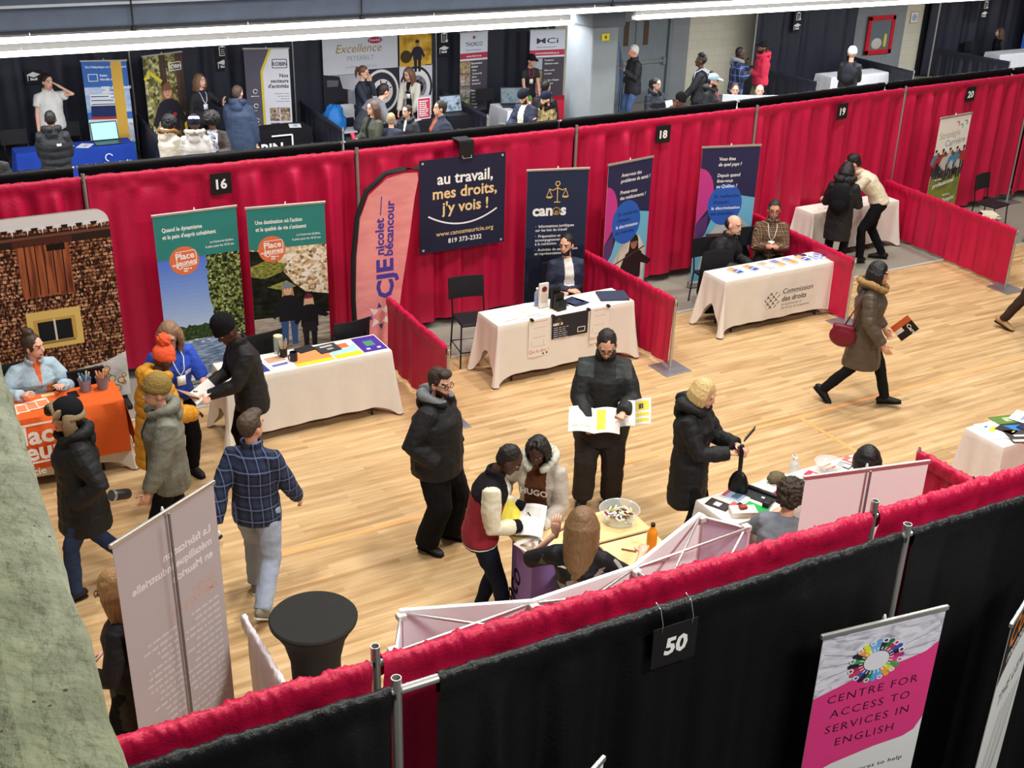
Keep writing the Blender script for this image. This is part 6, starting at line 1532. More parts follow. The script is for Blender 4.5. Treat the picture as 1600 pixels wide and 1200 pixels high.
def popup():
    t = empty('popup_display', 'white scissor-frame display wall seen from behind', 'display', (0, 0, 0)); al = metal('D8D6D0', .35); fb = mat('F0EEEE', .7, 0, .15, 10); pp = mat('E0D8EA', .7, 0, .15, 10)
    F = [(1.95, 4.52), (2.60, 4.28), (3.26, 4.30), (3.93, 4.58)]; B = [(1.80, 4.24), (2.52, 4.04), (3.30, 4.06), (4.10, 4.34)]; H = 2.2
    for i in range(3):
        a, b = F[i], F[i + 1]; m = MB(); dx, dy = b[0] - a[0], b[1] - a[1]; L = math.hypot(dx, dy); nx, ny = -dy / L * .012, dx / L * .012
        m.add([(a[0] + nx, a[1] + ny, .03), (b[0] + nx, b[1] + ny, .03), (b[0] + nx, b[1] + ny, H + .02), (a[0] + nx, a[1] + ny, H + .02), (a[0] - nx, a[1] - ny, .03), (b[0] - nx, b[1] - ny, .03), (b[0] - nx, b[1] - ny, H + .02), (a[0] - nx, a[1] - ny, H + .02)], [(0, 1, 2, 3), (7, 6, 5, 4), (3, 2, 6, 7), (0, 4, 5, 1), (1, 5, 6, 2), (0, 3, 7, 4)], fb); m.build('fabric_panel', t)
    for a, b in ((F[0], B[0]), (F[3], B[3])):
        m = MB(); m.add([(a[0], a[1], .03), (b[0], b[1], .03), (b[0], b[1], H), (a[0], a[1], H), (a[0] + .012, a[1] - .006, .03), (b[0] + .012, b[1] - .006, .03), (b[0] + .012, b[1] - .006, H), (a[0] + .012, a[1] - .006, H)], [(0, 1, 2, 3), (7, 6, 5, 4), (3, 2, 6, 7), (1, 5, 6, 2), (0, 3, 7, 4), (0, 4, 5, 1)], pp); m.build('end_panel', t)
    for i in range(4):
        for P, k in ((F[i], -.02), (B[i], .02)):
            m = MB(); m.tube([(P[0], P[1] + k, .02), (P[0], P[1] + k, H)], .011, al, 8); m.build('upright', t, True)
            m = MB(); m.box((P[0], P[1] + k, H - .01), (.05, .05, .035), mat('C8C6C0', .4), bev=.006); m.build('node', t)
        m = MB(); m.tube([(F[i][0], F[i][1] - .02, H), (B[i][0], B[i][1], H - .01)], .008, al, 8); m.build('cross_bar', t, True)
    for i in range(3):
        for z in (H, 1.4, .7):
            for a, b in ((F[i], B[i + 1]), (B[i], F[i + 1])):
                m = MB(); m.tube([(a[0], a[1], z), (b[0], b[1], z)], .008, al, 8); m.build('scissor_bar', t, True)
        for z0, z1 in ((H, 1.4), (1.4, H)):
            m = MB(); m.tube([(B[i][0], B[i][1] + .02, z0), (B[i + 1][0], B[i + 1][1] + .02, z1)], .008, al, 8); m.build('scissor_bar', t, True)
popup()
# ---------------------------------------------------------------- chairs, cabinet, electronics
def chair(label, x, y, face, col='1C1C20', H=.45, stool=False, group='dark chairs', white=False):
    t = empty('chair', label, 'chair', (x, y, 0), R(face) - PI / 2, group); c = mat(col, .5, 0, .05, 30); f = mat('26262A', .35, .3) if not white else c
    m = MB(); m.box((0, 0, H), (.42, .42, .035), c, bev=.015); m.build('seat', t)
    m = MB()
    for i in range(9):
        a = -.2 + .05 * i; m.add([(a, -.23 + .3 * a * a * 2, H + .2), (a + .05, -.23 + .6 * (a + .05) ** 2, H + .2), (a + .05, -.26 + .6 * (a + .05) ** 2, H + .46), (a, -.26 + .6 * a * a, H + .46), (a, -.25 + .6 * a * a, H + .2), (a + .05, -.25 + .6 * (a + .05) ** 2, H + .2), (a + .05, -.28 + .6 * (a + .05) ** 2, H + .46), (a, -.28 + .6 * a * a, H + .46)], [(0, 1, 2, 3), (7, 6, 5, 4), (3, 2, 6, 7), (0, 4, 5, 1)] + ([(0, 3, 7, 4)] if i == 0 else []) + ([(1, 5, 6, 2)] if i == 8 else []), c)
    m.build('backrest', t)
    for sx in (-1, 1):
        m = MB(); m.tube([(sx * .22, .2, 0), (sx * .2, .17, H)], .011, f, 8); m.build('leg', t, True)
        m = MB(); m.tube([(sx * .22, -.24, 0), (sx * .2, -.2, H), (sx * .2, -.25, H + .3)], .011, f, 8); m.build('leg', t, True)
    if stool: m = MB(); m.tube([(-.21, .19, .2), (.21, .19, .2), (.21, -.22, .2), (-.21, -.22, .2), (-.21, .19, .2)], .009, f, 8); m.build('footrest', t, True)
    return t
chair('black chair left of the white table with posters', 6.02, 11.53, -100, stool=True, H=.55); chair('black chair behind the colourful leaflet table', 4.32, 11.52, 95); chair('empty black chair in booth 20', 16.35, 12.55, -80); chair('chair under the man with folded arms', 7.43, 11.75, -110)
chair('chair under the balding man in black', 9.85, 11.75, -100); chair('chair under the man in the checked shirt', 11.0, 11.85, -110) if False else chair('chair under the man in the checked shirt', 10.75, 11.85, -110)
chair('dark chair left of the man on the phone', 2.35, 21.95, -90); chair('dark chair right of the man on the phone', 3.3, 22.2, -90); chair('white slatted chair behind the bent man in grey', 8.5, 21.7, -90, 'DADADC', white=True); chair('white chair right of the woman in the cream blazer', 10.3, 21.9, -90, 'DADADC', white=True); chair('dark chair behind the laptop in the far row', 11.9, 22.1, -90); chair('dark chair beside the far right table', 27.8, 22.9, -90)
chair('grey chair in the lower right corner behind the slanted banner', 5.7, 2.85, 130, '55544E'); chair('chair under the woman with dark brown hair', 5.76, 5.66, 80); chair('chair under the woman with black bobbed hair', 6.78, 5.84, 70); chair('chair under the woman with long brown hair', 4.22, 5.75, 80) if False else None
t = empty('fire_cabinet', 'red-framed fire hose cabinet on the grey wall', 'cabinet', (24.55, 23.49, .72)); rd = mat('D02030', .4); m = MB(); m.box((0, -.02, .49), (.92, .06, .98), mat('6A747A', .5)); m.build('back_box', t)
for c, d in (((-.43, -.05, .49), (.12, .05, 1.0)), ((.43, -.05, .49), (.12, .05, 1.0)), ((0, -.05, .05), (.98, .05, .12)), ((0, -.05, .94), (.98, .05, .12))): m = MB(); m.box(c, d, rd, bev=.01); m.build('frame_rail', t)
m = MB(); m.ball((-.1, -.06, .27), (.2, .03, .15), mat('C8C4B8', .6, 0, .5, 40), 16); m.build('hose', t, True); m = MB(); m.tube([(.18, -.07, .2), (.18, -.07, .5)], .05, mat('D8CC70', .5), 10); m.build('extinguisher', t, True)
hung('paper notice with a coloured border on the cream wall', 25.8, 23.48, 1.45, .3, .32, lambda m, w, h: (m.rect(-w / 2, 0, w / 2, h, ink('C8A078')), m.rect(-w * .42, h * .08, w * .42, h * .92, ink('E8EAEC')), m.disc(0, h / 2, .09, ink('A8B4C8'))), 0, 'notice', 'notice', 'C8A078')
hung('yellow number plate on the grey column', 11.98, 17.93, 2.55, .16, .12, lambda m, w, h: (m.rect(-w / 2, 0, w / 2, h, ink('E8D42A')), m.text('4', 0, .025, .1, K_, 'c', .02)), 0, 'number_plate', 'sign', 'E8D42A')
for i, (dx, c) in enumerate(((0, '2A4A7A'), (.03, '1C1C20'), (.06, '2A4A7A'), (.09, '1A1A1C'))):
    m = MB(); m.tube([(12.33 + dx, 18.0, 2.5 - .1 * i), (12.36 + dx, 17.96, 1.8), (12.32 + dx + .03 * math.sin(i), 17.98, 1.0), (12.34 + dx, 17.98, .05)], .009, mat(c, .4), 8); thing(m, 'cable', ('blue' if c == '2A4A7A' else 'black') + ' cable hanging down the right side of the grey column', 'cable', group=('blue' if c == '2A4A7A' else 'black') + ' cables on the column', smooth=True)
def laptop(label, x, y, z, face, scr, big=1, name='laptop'):
    t = empty(name, label, 'laptop', (x, y, z), R(face)); d = mat('2A2A2E', .4); m = MB(); m.box((0, 0, .01), (.36 * big, .25 * big, .018), d, bev=.004); m.build('keyboard', t)
    m = MB(); m.box((0, .16 * big, .14 * big), (.37 * big, .012, .26 * big), d, rx=-.3, bev=.003); m.build('lid', t); m = MB(); m.box((0, .152 * big, .14 * big), (.34 * big, .004, .23 * big), scr, rx=-.3); m.build('screen', t)
laptop('laptop with a bright turquoise screen on the blue table', 3.75, 21.2, Zt, 0, glow('8ADCDC', .9), 1.25); laptop('laptop beside the pink bottle on the white far table', 11.92, 21.15, Zt, -20, photo(('4A5A5A', '7A8A8C', '5A6A80'), (9, 9, 9), 'noise'), 1.3); laptop('dark laptop on the truck booth table', 10.45, 20.9, Zt, 0, photo(('2A3038', 'A8B8C8', '5A6A7A'), (9, 9, 9), 'noise'), 1.3)
hung('tilted red and white framed sheet on the truck booth table', 9.72, 20.8, Zt, .3, .42, lambda m, w, h: (m.rect(-w * .45, .02, w * .45, h - .02, ink('B83A4A')), greek(m, -w * .38, h * .8, w * .7, 8, .04, .02, W_)), .1, 'sign_holder', 'sign', 'E0E0E4')
for i, (x, y, c, l) in enumerate(((8.95, 20.85, 'E0E0E4', 'white brochures by the bent man'), (9.2, 20.8, 'B83A4A', 'red leaflet on the truck booth table'), (9.45, 20.75, 'D8C0C4', 'pinkish leaflet in front of the woman in the cream blazer'), (3.0, 21.2, 'E8E8DC', 'white leaflet behind the man in the puffer jacket'), (3.35, 21.15, 'D8DCE8', 'pale leaflets on the blue table'), (7.2, 21.2, 'F0F0F0', 'white sheet at the end of the black lettered table'), (11.9, 20.95, '2A2A30', 'dark papers before the far laptop'), (12.9, 21.5, 'D8D8DE', 'pale papers on the dark red table'))): leaf(l, x, y, .3, .22, 15 * i, [(-.3, -.2, .3, .1, 'B8B8C4')], c, .006, Zt, 'leaflet', 'leaflet', 'leaflets on the far tables')
t = empty('potted_plant', 'small green plant in a white pot on the far table', 'plant', (12.3, 21.15, Zt)); m = MB(); m.lathe([(.04, 0), (.05, .09), (.045, .09)], mat('E0E0E0', .4), 14); m.build('pot', t, 'auto'); m = MB(); m.ball((0, 0, .13), .065, cloth('5A8A3A', .8, 60), 14, None, None, .5, 6); m.build('foliage', t, True)
for k, (x, y, rz, l) in enumerate(((15.95, 19.25, .35, 'left wing of the white board in the far aisle'),)):
    t = empty('white_board', 'folded white board standing on the near far-aisle table', 'board', (15.55, 17.9, 0), -.55)
    m = MB(); m.box((-.3, 0, 1.03), (.62, .02, .56), mat('DDE2EA', .4)); m.build('board_panel', t); m = MB(); m.box((.32, .06, 1.03), (.62, .02, .56), mat('DDE2EA', .4), rz=.2); m.build('board_panel', t)
tablecloth('white tablecloth carrying the folded white board', 'folding table under the folded white board', 15.0, 16.3, 17.55, 18.2, seed=9, group='cloths on the far tables')
for k, (x, y, c, l) in enumerate(((8.2, 21.75, '2A7AC8', 'bright blue jacket heaped on a chair in the truck booth'), (15.9, 12.25, '1A1A1E', 'black coat heaped on the floor of booth 20'), (16.55, 11.7, '141416', 'shiny black bag lying in booth 20'))):
    m = MB(); m.ball((x, y, .55 if k == 0 else .22), (.24, .2, .4 if k == 0 else .22), mat(c, .5 if k < 2 else .25, 0, .8, 14), 24, None, None, .35, 5); thing(m, ('jacket', 'coat', 'bag')[k], l, ('jacket', 'coat', 'bag')[k], smooth=True)
for i in range(4): flat('magazine', 'pale magazine in the heap on the black coat', 'magazine', 15.72 + .03 * i, 12.05 + .03 * i, .42 + .012 * i, .3, .22, 20 * i, None, 'D8D0B8', .01, 'magazines on the black coat')

banner('white banner of which only a corner shows at the bottom edge', (1.75, 2.96), (2.42, 3.29), lambda m, w, h: m.rect(-w / 2, .1, w / 2, h, ink('E8E8E4')), 2.05)
m = MB(); m.tube([(9.62, 11.42, .92), (9.6, 11.4, .7), (9.58, 11.38, .4), (9.58, 11.36, .12)], [(.26, .05), (.28, .08), (.3, .09), (.2, .08)], cloth('161618', .6), 14); thing(m, 'coat', 'black coat hung over the back of the balding man chair', 'coat', smooth=True)
chair('black chair behind the man in the black beanie', 3.33, 11.62, 95)
m = MB(); m.box((1.5, 11.27, .78), (.36, .03, .24), mat('151517', .4), bev=.005); m.box((1.5, 11.27, .35), (.06, .05, .7), mat('151517', .4)); m.box((1.5, 11.3, .01), (.3, .24, .02), mat('151517', .4)); thing(m, 'monitor', 'black screen standing behind the orange table', 'monitor')

# ---------------------------------------------------------------- the people
def who(label, at, fc, h=1.72, **q):
    """fc: heading relative to the direction from the hall's balcony corner; 0 looks towards it, 90 to the right of it"""
    return person(label, at, math.degrees(math.atan2(at[1], at[0])) + 180 + fc, h, **q)
def top(c, k=.02, hem=.08, **a): return dict(c=c, k=k, hem=hem, **a)
def held(mb, name, label, cat, root, loc, rot=(0, 0, 0), group=None, smooth=False):
    o = thing(mb, name, label, cat, (0, 0, 0), 0, group, smooth)
    o.matrix_world = Matrix.LocRotScale(root.location, root.rotation_euler, None) @ Matrix.LocRotScale(V(loc), Vector(R(a) for a in rot) and __import__('mathutils').Euler([R(a) for a in rot]), None)
    return o
def backpack(col, strap='1A1A1C', d=0):
    def f(root, t, s):
        c = t['C']; b = V((0, -1, 0)); m = MB(); mm = cloth(col, .4)
        p = c + V((0, -.22 - d, -.06))
        m.ball(p, (.16, .09, .23), mm, 20); m.ball(p + V((0, -.06, -.07)), (.12, .05, .11), mm, 14)
        plain(m, None, s, 'backpack', root)
        for sd in (-1, 1):
            m = MB(); m.tube([p + V((sd * .09, .04, .18)), t['N'] + V((sd * .1, -.03, .035)), t['N'] + V((sd * .12, .1 + d, -.04)), c + V((sd * .14, .14 + d, -.06)), p + V((sd * .13, .05, -.16))], [(.026, .012)] * 5, cloth(strap), 8); plain(m, None, s, 'backpack_strap', root)
    return f
def tee_text(txt, col, z, size):
    def f(root, t, s):
        m = MB(); m.X = Matrix.Translation(t['C'] + V((0, .175, z)) * 1.0) @ Matrix.Rotation(PI, 4, 'Z') @ Matrix.Rotation(.1, 4, 'X'); m.text(txt, 0, 0, size, ink(col), 'c', .03); plain(m, None, s, 'shirt_lettering', root)
    return f
def book(w, d, c1, c2, acc):
    """open booklet: two curved leaves with print"""
    m = MB()
    for sd in (-1, 1):
        col = ink(c1 if sd < 0 else c2)
        vs = []
        for i in range(7):
            x = sd * w * i / 6; z = .03 * math.sin(PI * i / 6 * .9)
            vs += [(x, -d / 2, z), (x, d / 2, z), (x, -d / 2, z - .004), (x, d / 2, z - .004)]
        fs = []
        for i in range(6):
            a = i * 4; b = a + 4
            fs += [(a, b, b + 1, a + 1), (a + 2, a + 3, b + 3, b + 2), (a, a + 2, b + 2, b), (a + 1, b + 1, b + 3, a + 3)]
        fs += [(24, 26, 27, 25)]
        m.add(vs, fs, col)
        for k, (x0, x1, y0, y1, h) in enumerate(acc.get(sd, [])):
            p = []
            n0, n1 = sorted((x0, x1))
            q = [(sd * w * (n0 + (n1 - n0) * i / 4), .03 * math.sin(PI * (n0 + (n1 - n0) * i / 4) * .9) + .0012) for i in range(5)]
            v2 = [(x, d * y0, z) for x, z in q] + [(x, d * y1, z) for x, z in q]
            m.add(v2, [(i, i + 1, i + 6, i + 5) for i in range(4)], ink(h))
    return m
JEAN, DARK = cloth('2E3A56', .4), cloth('16171B', .4)
# --- the aisle
a1 = who('person in a fur trapper hat and long black coat walking along the left edge', (1.0, 8.75), -80, 1.70, hat=('trapper', '17181C', '8E7A5C'), hs='short', legs=JEAN, L='pocket', R=(.24, -.05, .85), feet=((-.1, .18, 0), (.1, -.32, .05, 30)), shoes='241E1A',
    top=[top('121214', .065, .30, hood=1, flareb=.03, puff=.006)])
a2 = who('person in a mustard beanie and grey-green parka walking left', (1.72, 8.85), -82, 1.72, hat=('beanie', '8C7440'), hs='none', legs=DARK, L=(-.2, .20, .86), R='pocket', feet=((-.1, .22, 0), (.1, -.3, .04, 25)), shoes='D8D4CC',
    top=[top('77776A', .055, .16, hood=.95, paint=[(front_strip(.03, .02), '3A3A34')])])
m = MB(); m.lathe([(.04, 0), (.045, .02), (.045, .15), (.03, .17)], mat('2A2628', .35), 16); m.lathe([(.047, .15), (.047, .175)], metal(), 16); held(m, 'travel_mug', 'dark travel mug held by the person in the mustard beanie', 'mug', a2, (-.2, .36, .87), (-70, 0, 30), smooth='auto')
a3 = who('man in a navy plaid overshirt walking away seen from behind', (2.2, 7.95), 158, 1.70, hair='4A3A2E', hs='quiff', legs=cloth('9CA6B8', .4), lw=.015, R=(.27, .24, .90), L='swingb', hy=-25, feet=((-.1, .12, 0), (.12, -.34, .07, 35)), shoes='7A7466', sole='C8C4B8',
    top=[top(plaid('10131E', '26324E', '5C6C9C', .11), .04, .12, collar=.03)])
a4 = who('bearded man in a black hooded jacket with hands in his pockets', (3.86, 8.05), 62, 1.71, hair='33241A', hs='quiff', skin='p', beard='short', glasses=1, hy=-12, hp=8, fat=.05, legs=cloth('141416', .5), lw=.03, R='pocket', L='pocket', feet=((-.14, .06, 0), (.14, -.04, 0)), shoes='1A1A1C',
    top=[top('131315', .05, .14, hood=1.05, paint=[(lambda t, u, w, f, bt, z: (t == 'hood') & (w < -.035), '77777A')])])
a5 = who('man in a red, black and cream varsity jacket bending his head', (3.66, 6.85), 88, 1.65, hair='14100E', hs='crop', skin='d', hp=38, lean=13, legs=cloth('1A2030', .4), R=(.08, .32, 1.02), L=(-.1, .36, 1.08), feet=((-.11, .0, 0), (.1, .24, 0)), shoes='D8D4CC', sole='E4E0D8',
    top=[top('8E1C2E', .035, .10, collar=.035, bump=.2, paint=[(above(.2), '1D1A1E'), (arms, 'DCD6BA'), (cuffs, '15151A'), (lambda t, u, w, f, bt, z: (t == 'torso') & (z < .86), '1A1A1E'), (lambda t, u, w, f, bt, z: (t == 'torso') & (z > .845) & (z < .853), 'E4E0D8'), (front_strip(.03, .025), '1A1C24')])])
a6 = who('braided woman in a pale open coat and brown lettered sweater', (4.25, 6.92), -18, 1.58, hair='15100E', hs='braids', skin='d', hp=30, lean=6, legs=DARK, R=(.28, .22, 1.14), L=(-.12, .34, 1.0), feet=((-.1, 0, 0), (.1, 0, 0)),
    top=[top('B4AC9E', .045, .25, hood=.9, fur='C8C8B8', paint=[(front_strip(.085, .12), '56331F'), (cuffs, 'D8D4CA')])], extra=[tee_text('HUGO', 'E4DED6', -.08, .085)])
m = book(.2, .28, 'E6E4DE', 'E0CE4E', {1: [(.1, .9, -.3, .3, 'EAD84A')], -1: [(.2, .8, -.4, -.1, 'C8C8C0')]}); held(m, 'magazine', 'yellow and white magazine held by the braided woman', 'magazine', a6, (.04, .40, 1.0), (-30, 0, 10))
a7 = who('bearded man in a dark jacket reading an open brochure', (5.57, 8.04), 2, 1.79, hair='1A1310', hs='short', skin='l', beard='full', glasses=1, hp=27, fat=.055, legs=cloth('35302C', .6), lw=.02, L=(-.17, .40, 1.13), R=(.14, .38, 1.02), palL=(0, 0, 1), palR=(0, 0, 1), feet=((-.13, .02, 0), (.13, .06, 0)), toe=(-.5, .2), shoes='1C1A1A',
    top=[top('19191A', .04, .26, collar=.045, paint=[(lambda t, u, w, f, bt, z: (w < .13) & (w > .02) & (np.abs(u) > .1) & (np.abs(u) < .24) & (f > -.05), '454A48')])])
m = book(.23, .30, 'DEE4D4', 'E8E6DE', {-1: [(.15, .85, -.35, -.2, 'B8BCB4')], 1: [(.1, .45, -.4, .4, 'E8D44A')]}); held(m, 'magazine', 'open brochure in the hands of the bearded reader', 'magazine', a7, (.08, .44, 1.09), (22, 0, 180))
m = book(.16, .24, 'DEDCD6', 'DEDCD6', {1: [(.1, .9, -.4, -.28, 'DCC83E'), (.1, .9, -.18, -.06, 'DCC83E'), (.1, .9, .04, .4, 'E0CC46'), (.3, .6, .1, .3, '4A4A48')]}); held(m, 'magazine', 'yellow striped brochure raised in the reader left hand', 'magazine', a7, (-.28, .42, 1.18), (50, -20, 160))
a8 = who('blond woman in a long black coat looking at her phone', (5.82, 7.0), 72, 1.66, hair='CDAE74', hs='bob', skin='p', hp=22, legs=DARK, fem=1, L=(-.03, .40, 1.20), R=(.06, .37, 1.14), feet=((-.09, 0, 0), (.09, .05, 0)),
    top=[top('131417', .05, .42, hood=1.15, puff=.006)])
m = MB(); m.box((0, 0, 0), (.075, .012, .15), mat('2A2A30', .3), bev=.005); held(m, 'phone', 'dark phone held up by the blond woman', 'phone', a8, (0, .5, 1.3), (-30, 0, 10))
t = empty('handbag', 'black shoulder bag hanging from the blond woman hands', 'bag', a8.location + V((.0, 0, 0)), a8.rotation_euler.z); m = MB(); m.tube([(.05, .46, 1.2), (.06, .47, 1.05), (.05, .47, .9)], [.022, .02, .018], mat('151517', .4), 8); m.build('strap', t, True); m = MB(); m.ball((.05, .47, .8), (.05, .09, .16), mat('151517', .35, 0, .4, 20), 14); m.build('bag_body', t, True)
a9 = who('woman in a long brown parka with a fur hood walking right', (9.42, 8.52), 84, 1.68, hair='100E0D', hs='bob', skin='l', fem=1, hp=8, legs=cloth('131316', .4), L=(-.24, .16, .92), R=(.24, .22, .90), feet=((-.1, .33, 0, -8), (.1, -.36, .07, 38)), shoes='121214',
    top=[top('50463A', .05, .42, hood=1, fur='A88658', flareb=.05, puff=.005, bump=.3, rough=.45)])
m = MB(); m.box((0, .002, 0), (.2, .004, .28), ink('2A2422')); m.rect(-.1, -.14, -.03, .14, ink('D8683A')); m.rect(-.03, -.14, .02, -.02, ink('E8E4DE')); m.text('Carr', -.02, .04, .07, W_, 'l', .03); held(m, 'leaflet', 'black and orange leaflet carried by the woman in the parka', 'leaflet', a9, (-.26, .38, .92), (10, 40, 80))
t = empty('handbag', 'dark red bag on the shoulder of the woman in the parka', 'bag', a9.location, a9.rotation_euler.z); m = MB(); m.ball((.2, -.22, .88), (.06, .15, .13), mat('6E1428', .45, 0, .2, 20), 18); m.box((.2, -.22, .97), (.08, .24, .1), mat('6E1428', .45), bev=.03); m.build('bag_body', t, True); m = MB(); m.tube([(.2, -.12, 1.0), (.2, -.06, 1.38), (.2, -.22, 1.0)], .01, mat('6E1428', .45), 8); m.build('strap', t, True)
who('person leaving the picture at the right edge in tan shoes', (13.15, 9.1), 80, 1.75, legs=cloth('3A2A26'), hs='short', feet=((-.1, .1, 0), (.1, -.34, .02, 15)), shoes='A88458', top=[top('2A2A2E', .03, .12)])
# --- left booths
m1 = who('woman in a pale blue fleece leaning on the orange table', (1.02, 11.5), 18, 1.68, sit=1, pz=.52, hair='3A2A20', hs='bun', skin='p', fem=1, hy=35, hp=4, lean=14, fat=.03, L=(-.15, .42, .84), R=(.26, .38, .84),
    top=[top('A6BCC8', .04, .06, collar=.035, paint=[(lambda t, u, w, f, bt, z: (w > .3) & (t == 'torso'), '1F5258'), (patch(-.16, -.05, .2, .28), 'E07A3A'), (front_strip(.035, .0, 0, .2), 'DD6A3A')])])
m2 = who('woman in a royal blue top pointing at a flyer', (2.14, 10.32), 20, 1.66, hair='8A6A50', hs='long', hlen=.3, skin='p', fem=1, glasses=1, hp=24, hy=-25, lean=8, fat=.03, L=(-.16, .44, 1.08), R=(.2, .22, 1.0), legs=cloth('121214'), badge='E0E0E4', bd=.2,
    top=[top('2248B4', .02, .02, sl=.82, it=3, paint=[(patch(-.14, -.07, .2, .25), 'D8E0F0')])])
m3 = who('person in a mustard puffer coat and an orange pompom hat', (1.86, 9.82), 112, 1.57, hat=('pompom', 'F0603A'), hs='none', skin='d', hp=28, lean=6, legs=cloth('8A8490'), R=(.1, .35, 1.0), L=(-.1, .32, 1.02), shoes='3A3434',
    top=[top('C88A1E', .085, .40, hood=1.2, flareb=.05, puff=.014, pf=.11, paint=[(front_strip(.03, .02), '2A2C3A')])])
m4 = who('tall man in a black beanie and black jacket reading a flyer', (2.80, 9.95), -72, 1.73, hat=('beanie', '141416', 'tall'), hs='none', skin='d', hp=36, lean=10, legs=cloth('141416'), L=(-.05, .42, 1.02), R=(.1, .38, 1.04), palL=(0, 0, 1), palR=(0, 0, 1), shoes='151515',
    top=[top('18181A', .035, .16, collar=.04, paint=[(patch(.06, .1, .14, .19), 'A83A3A')])])
m = MB(); m.box((0, .002, 0), (.2, .004, .26), ink('C8A88E')); m.rect(-.08, -.1, .08, .1, ink('B8947A')); held(m, 'flyer', 'tan flyer held between the two people in coats', 'flyer', m4, (.02, .56, 1.03), (-60, 0, 20))
m = MB(); m.box((0, .002, 0), (.19, .004, .24), ink('E4E2DE')); held(m, 'flyer', 'white flyer held by the person in the mustard coat', 'flyer', m3, (.0, .47, 1.06), (-60, 10, 0))
m5 = who('bearded man in a navy cardigan with folded arms', (7.43, 11.72), 18, 1.76, sit=1, hair='17110E', hs='short', skin='l', beard='full', hy=-38, hp=6, fat=.02, L='fold', R=(.04, .24, .70), legs=DARK,
    top=[top('232A40', .025, .06, paint=[(front_strip(.05, .085, 0, .7), 'D4D0C8')])])
m6 = who('balding man in a black jacket seated before the purple banner', (9.85, 11.72), 62, 1.76, sit=1, hair='1E1814', hs='bald', skin='p', lean=16, hp=12, L=(-.14, .42, .66), R=(.14, .4, .68), legs=cloth('1C1C20'), shoes='4A3E34',
    top=[top('1C1D1F', .045, .14, collar=.035)])
m7 = who('grey-bearded man in a brown checked shirt and a white lanyard', (10.93, 11.9), 6, 1.74, sit=1, hair='2E2824', hs='short', skin='r', beard='grey', glasses=1, hp=8, lean=6, fat=.02, L=(-.04, .34, .76), R=(.04, .34, .76), badge='D8D8D4', bd=.17,
    top=[top(plaid('2A1A14', '6A4A34', 'B89A78', .05), .03, .06, collar=.03)])
m8 = who('woman in a long black coat and backpack seen from behind', (12.42, 12.1), 172, 1.62, hair='201A1C', hs='bob', skin='l', hp=26, legs=DARK, L=(-.12, .3, 1.08), R=(.14, .3, 1.08), top=[top('191A1C', .045, .38, hood=1.2, fur='3A3A38')], extra=[backpack('151619', d=.02)])
m9 = who('man in a cream shirt bending over to help the woman in black', (13.3, 12.2), -76, 1.80, hair='17120F', hs='short', skin='l', glasses=1, lean=42, hp=34, pz=.9, L=(-.12, .72, .98), R=(.2, .62, .96), legs=cloth('121216'), feet=((-.12, .18, 0), (.14, -.2, 0)), shoes='1E1A18',
    top=[top('D6CCB2', .02, .0, collar=.03, bump=.3)])
# --- near booths
n1 = who('woman with long brown hair in a floral black blouse at the counter', (3.90, 5.80), 172, 1.68, sit=1, pz=.74, feet=((-.12, .3, .25), (.12, .3, .25)), hair='7A5C3C', hs='long', hlen=.56, skin='p', fem=1, lean=5, hp=10, R=(.42, .38, 1.06), L=(-.24, .26, 1.2), hdL=(0, .1, 1), palL=(0, 1, 0), palR=(0, 0, -1), legs=DARK,
    top=[top(photo(('16161A', '18181C', '1A1A1E', '18181C', 'D8CCC4'), (13, 13, 13), 'cells'), .02, .06, sl=.85)])
m = MB(); m.lathe([(.17, 0), (.18, .03), (.05, .035)], mat('222226', .5), 20); m.tube([(0, 0, -.03), (0, 0, -.64)], .02, metal(), 10); m.lathe([(.2, -.655), (.2, -.64), (.02, -.63)], metal(), 20); thing(m, 'stool', 'stool under the woman with long brown hair', 'stool', (3.90, 5.80, .655), smooth='auto')
n2 = who('woman with short dark brown hair in a grey short-sleeved top', (5.76, 5.72), 168, 1.68, sit=1, hair='2E2018', hs='afro', afro=.82, skin='l', fem=1, fat=.03, lean=10, hp=14, L=(-.2, .36, .82), R=(.2, .38, .8), legs=DARK,
    top=[top('6C7078', .025, .06, sl=.45, bump=.3)])
n3 = who('woman with a black bob behind the blank white banner', (6.78, 5.9), 170, 1.66, sit=1, hair='0F0D0D', hs='bob', skin='p', fem=1, hp=10, hy=20, lean=8, L=(-.15, .38, .8), R=(.15, .38, .8), legs=DARK, top=[top('1E2436', .025, .06)])
n4 = who('woman with long blond hair and glasses beside the grey banner back', (.86, 6.3), -112, 1.66, hair='A67E50', hs='long', hlen=.36, skin='p', glasses=1, hp=14, fem=1, legs=cloth('131315'), L=(-.14, .28, 1.05), R=(.2, .22, 1.0), top=[top('101012', .03, .3)])
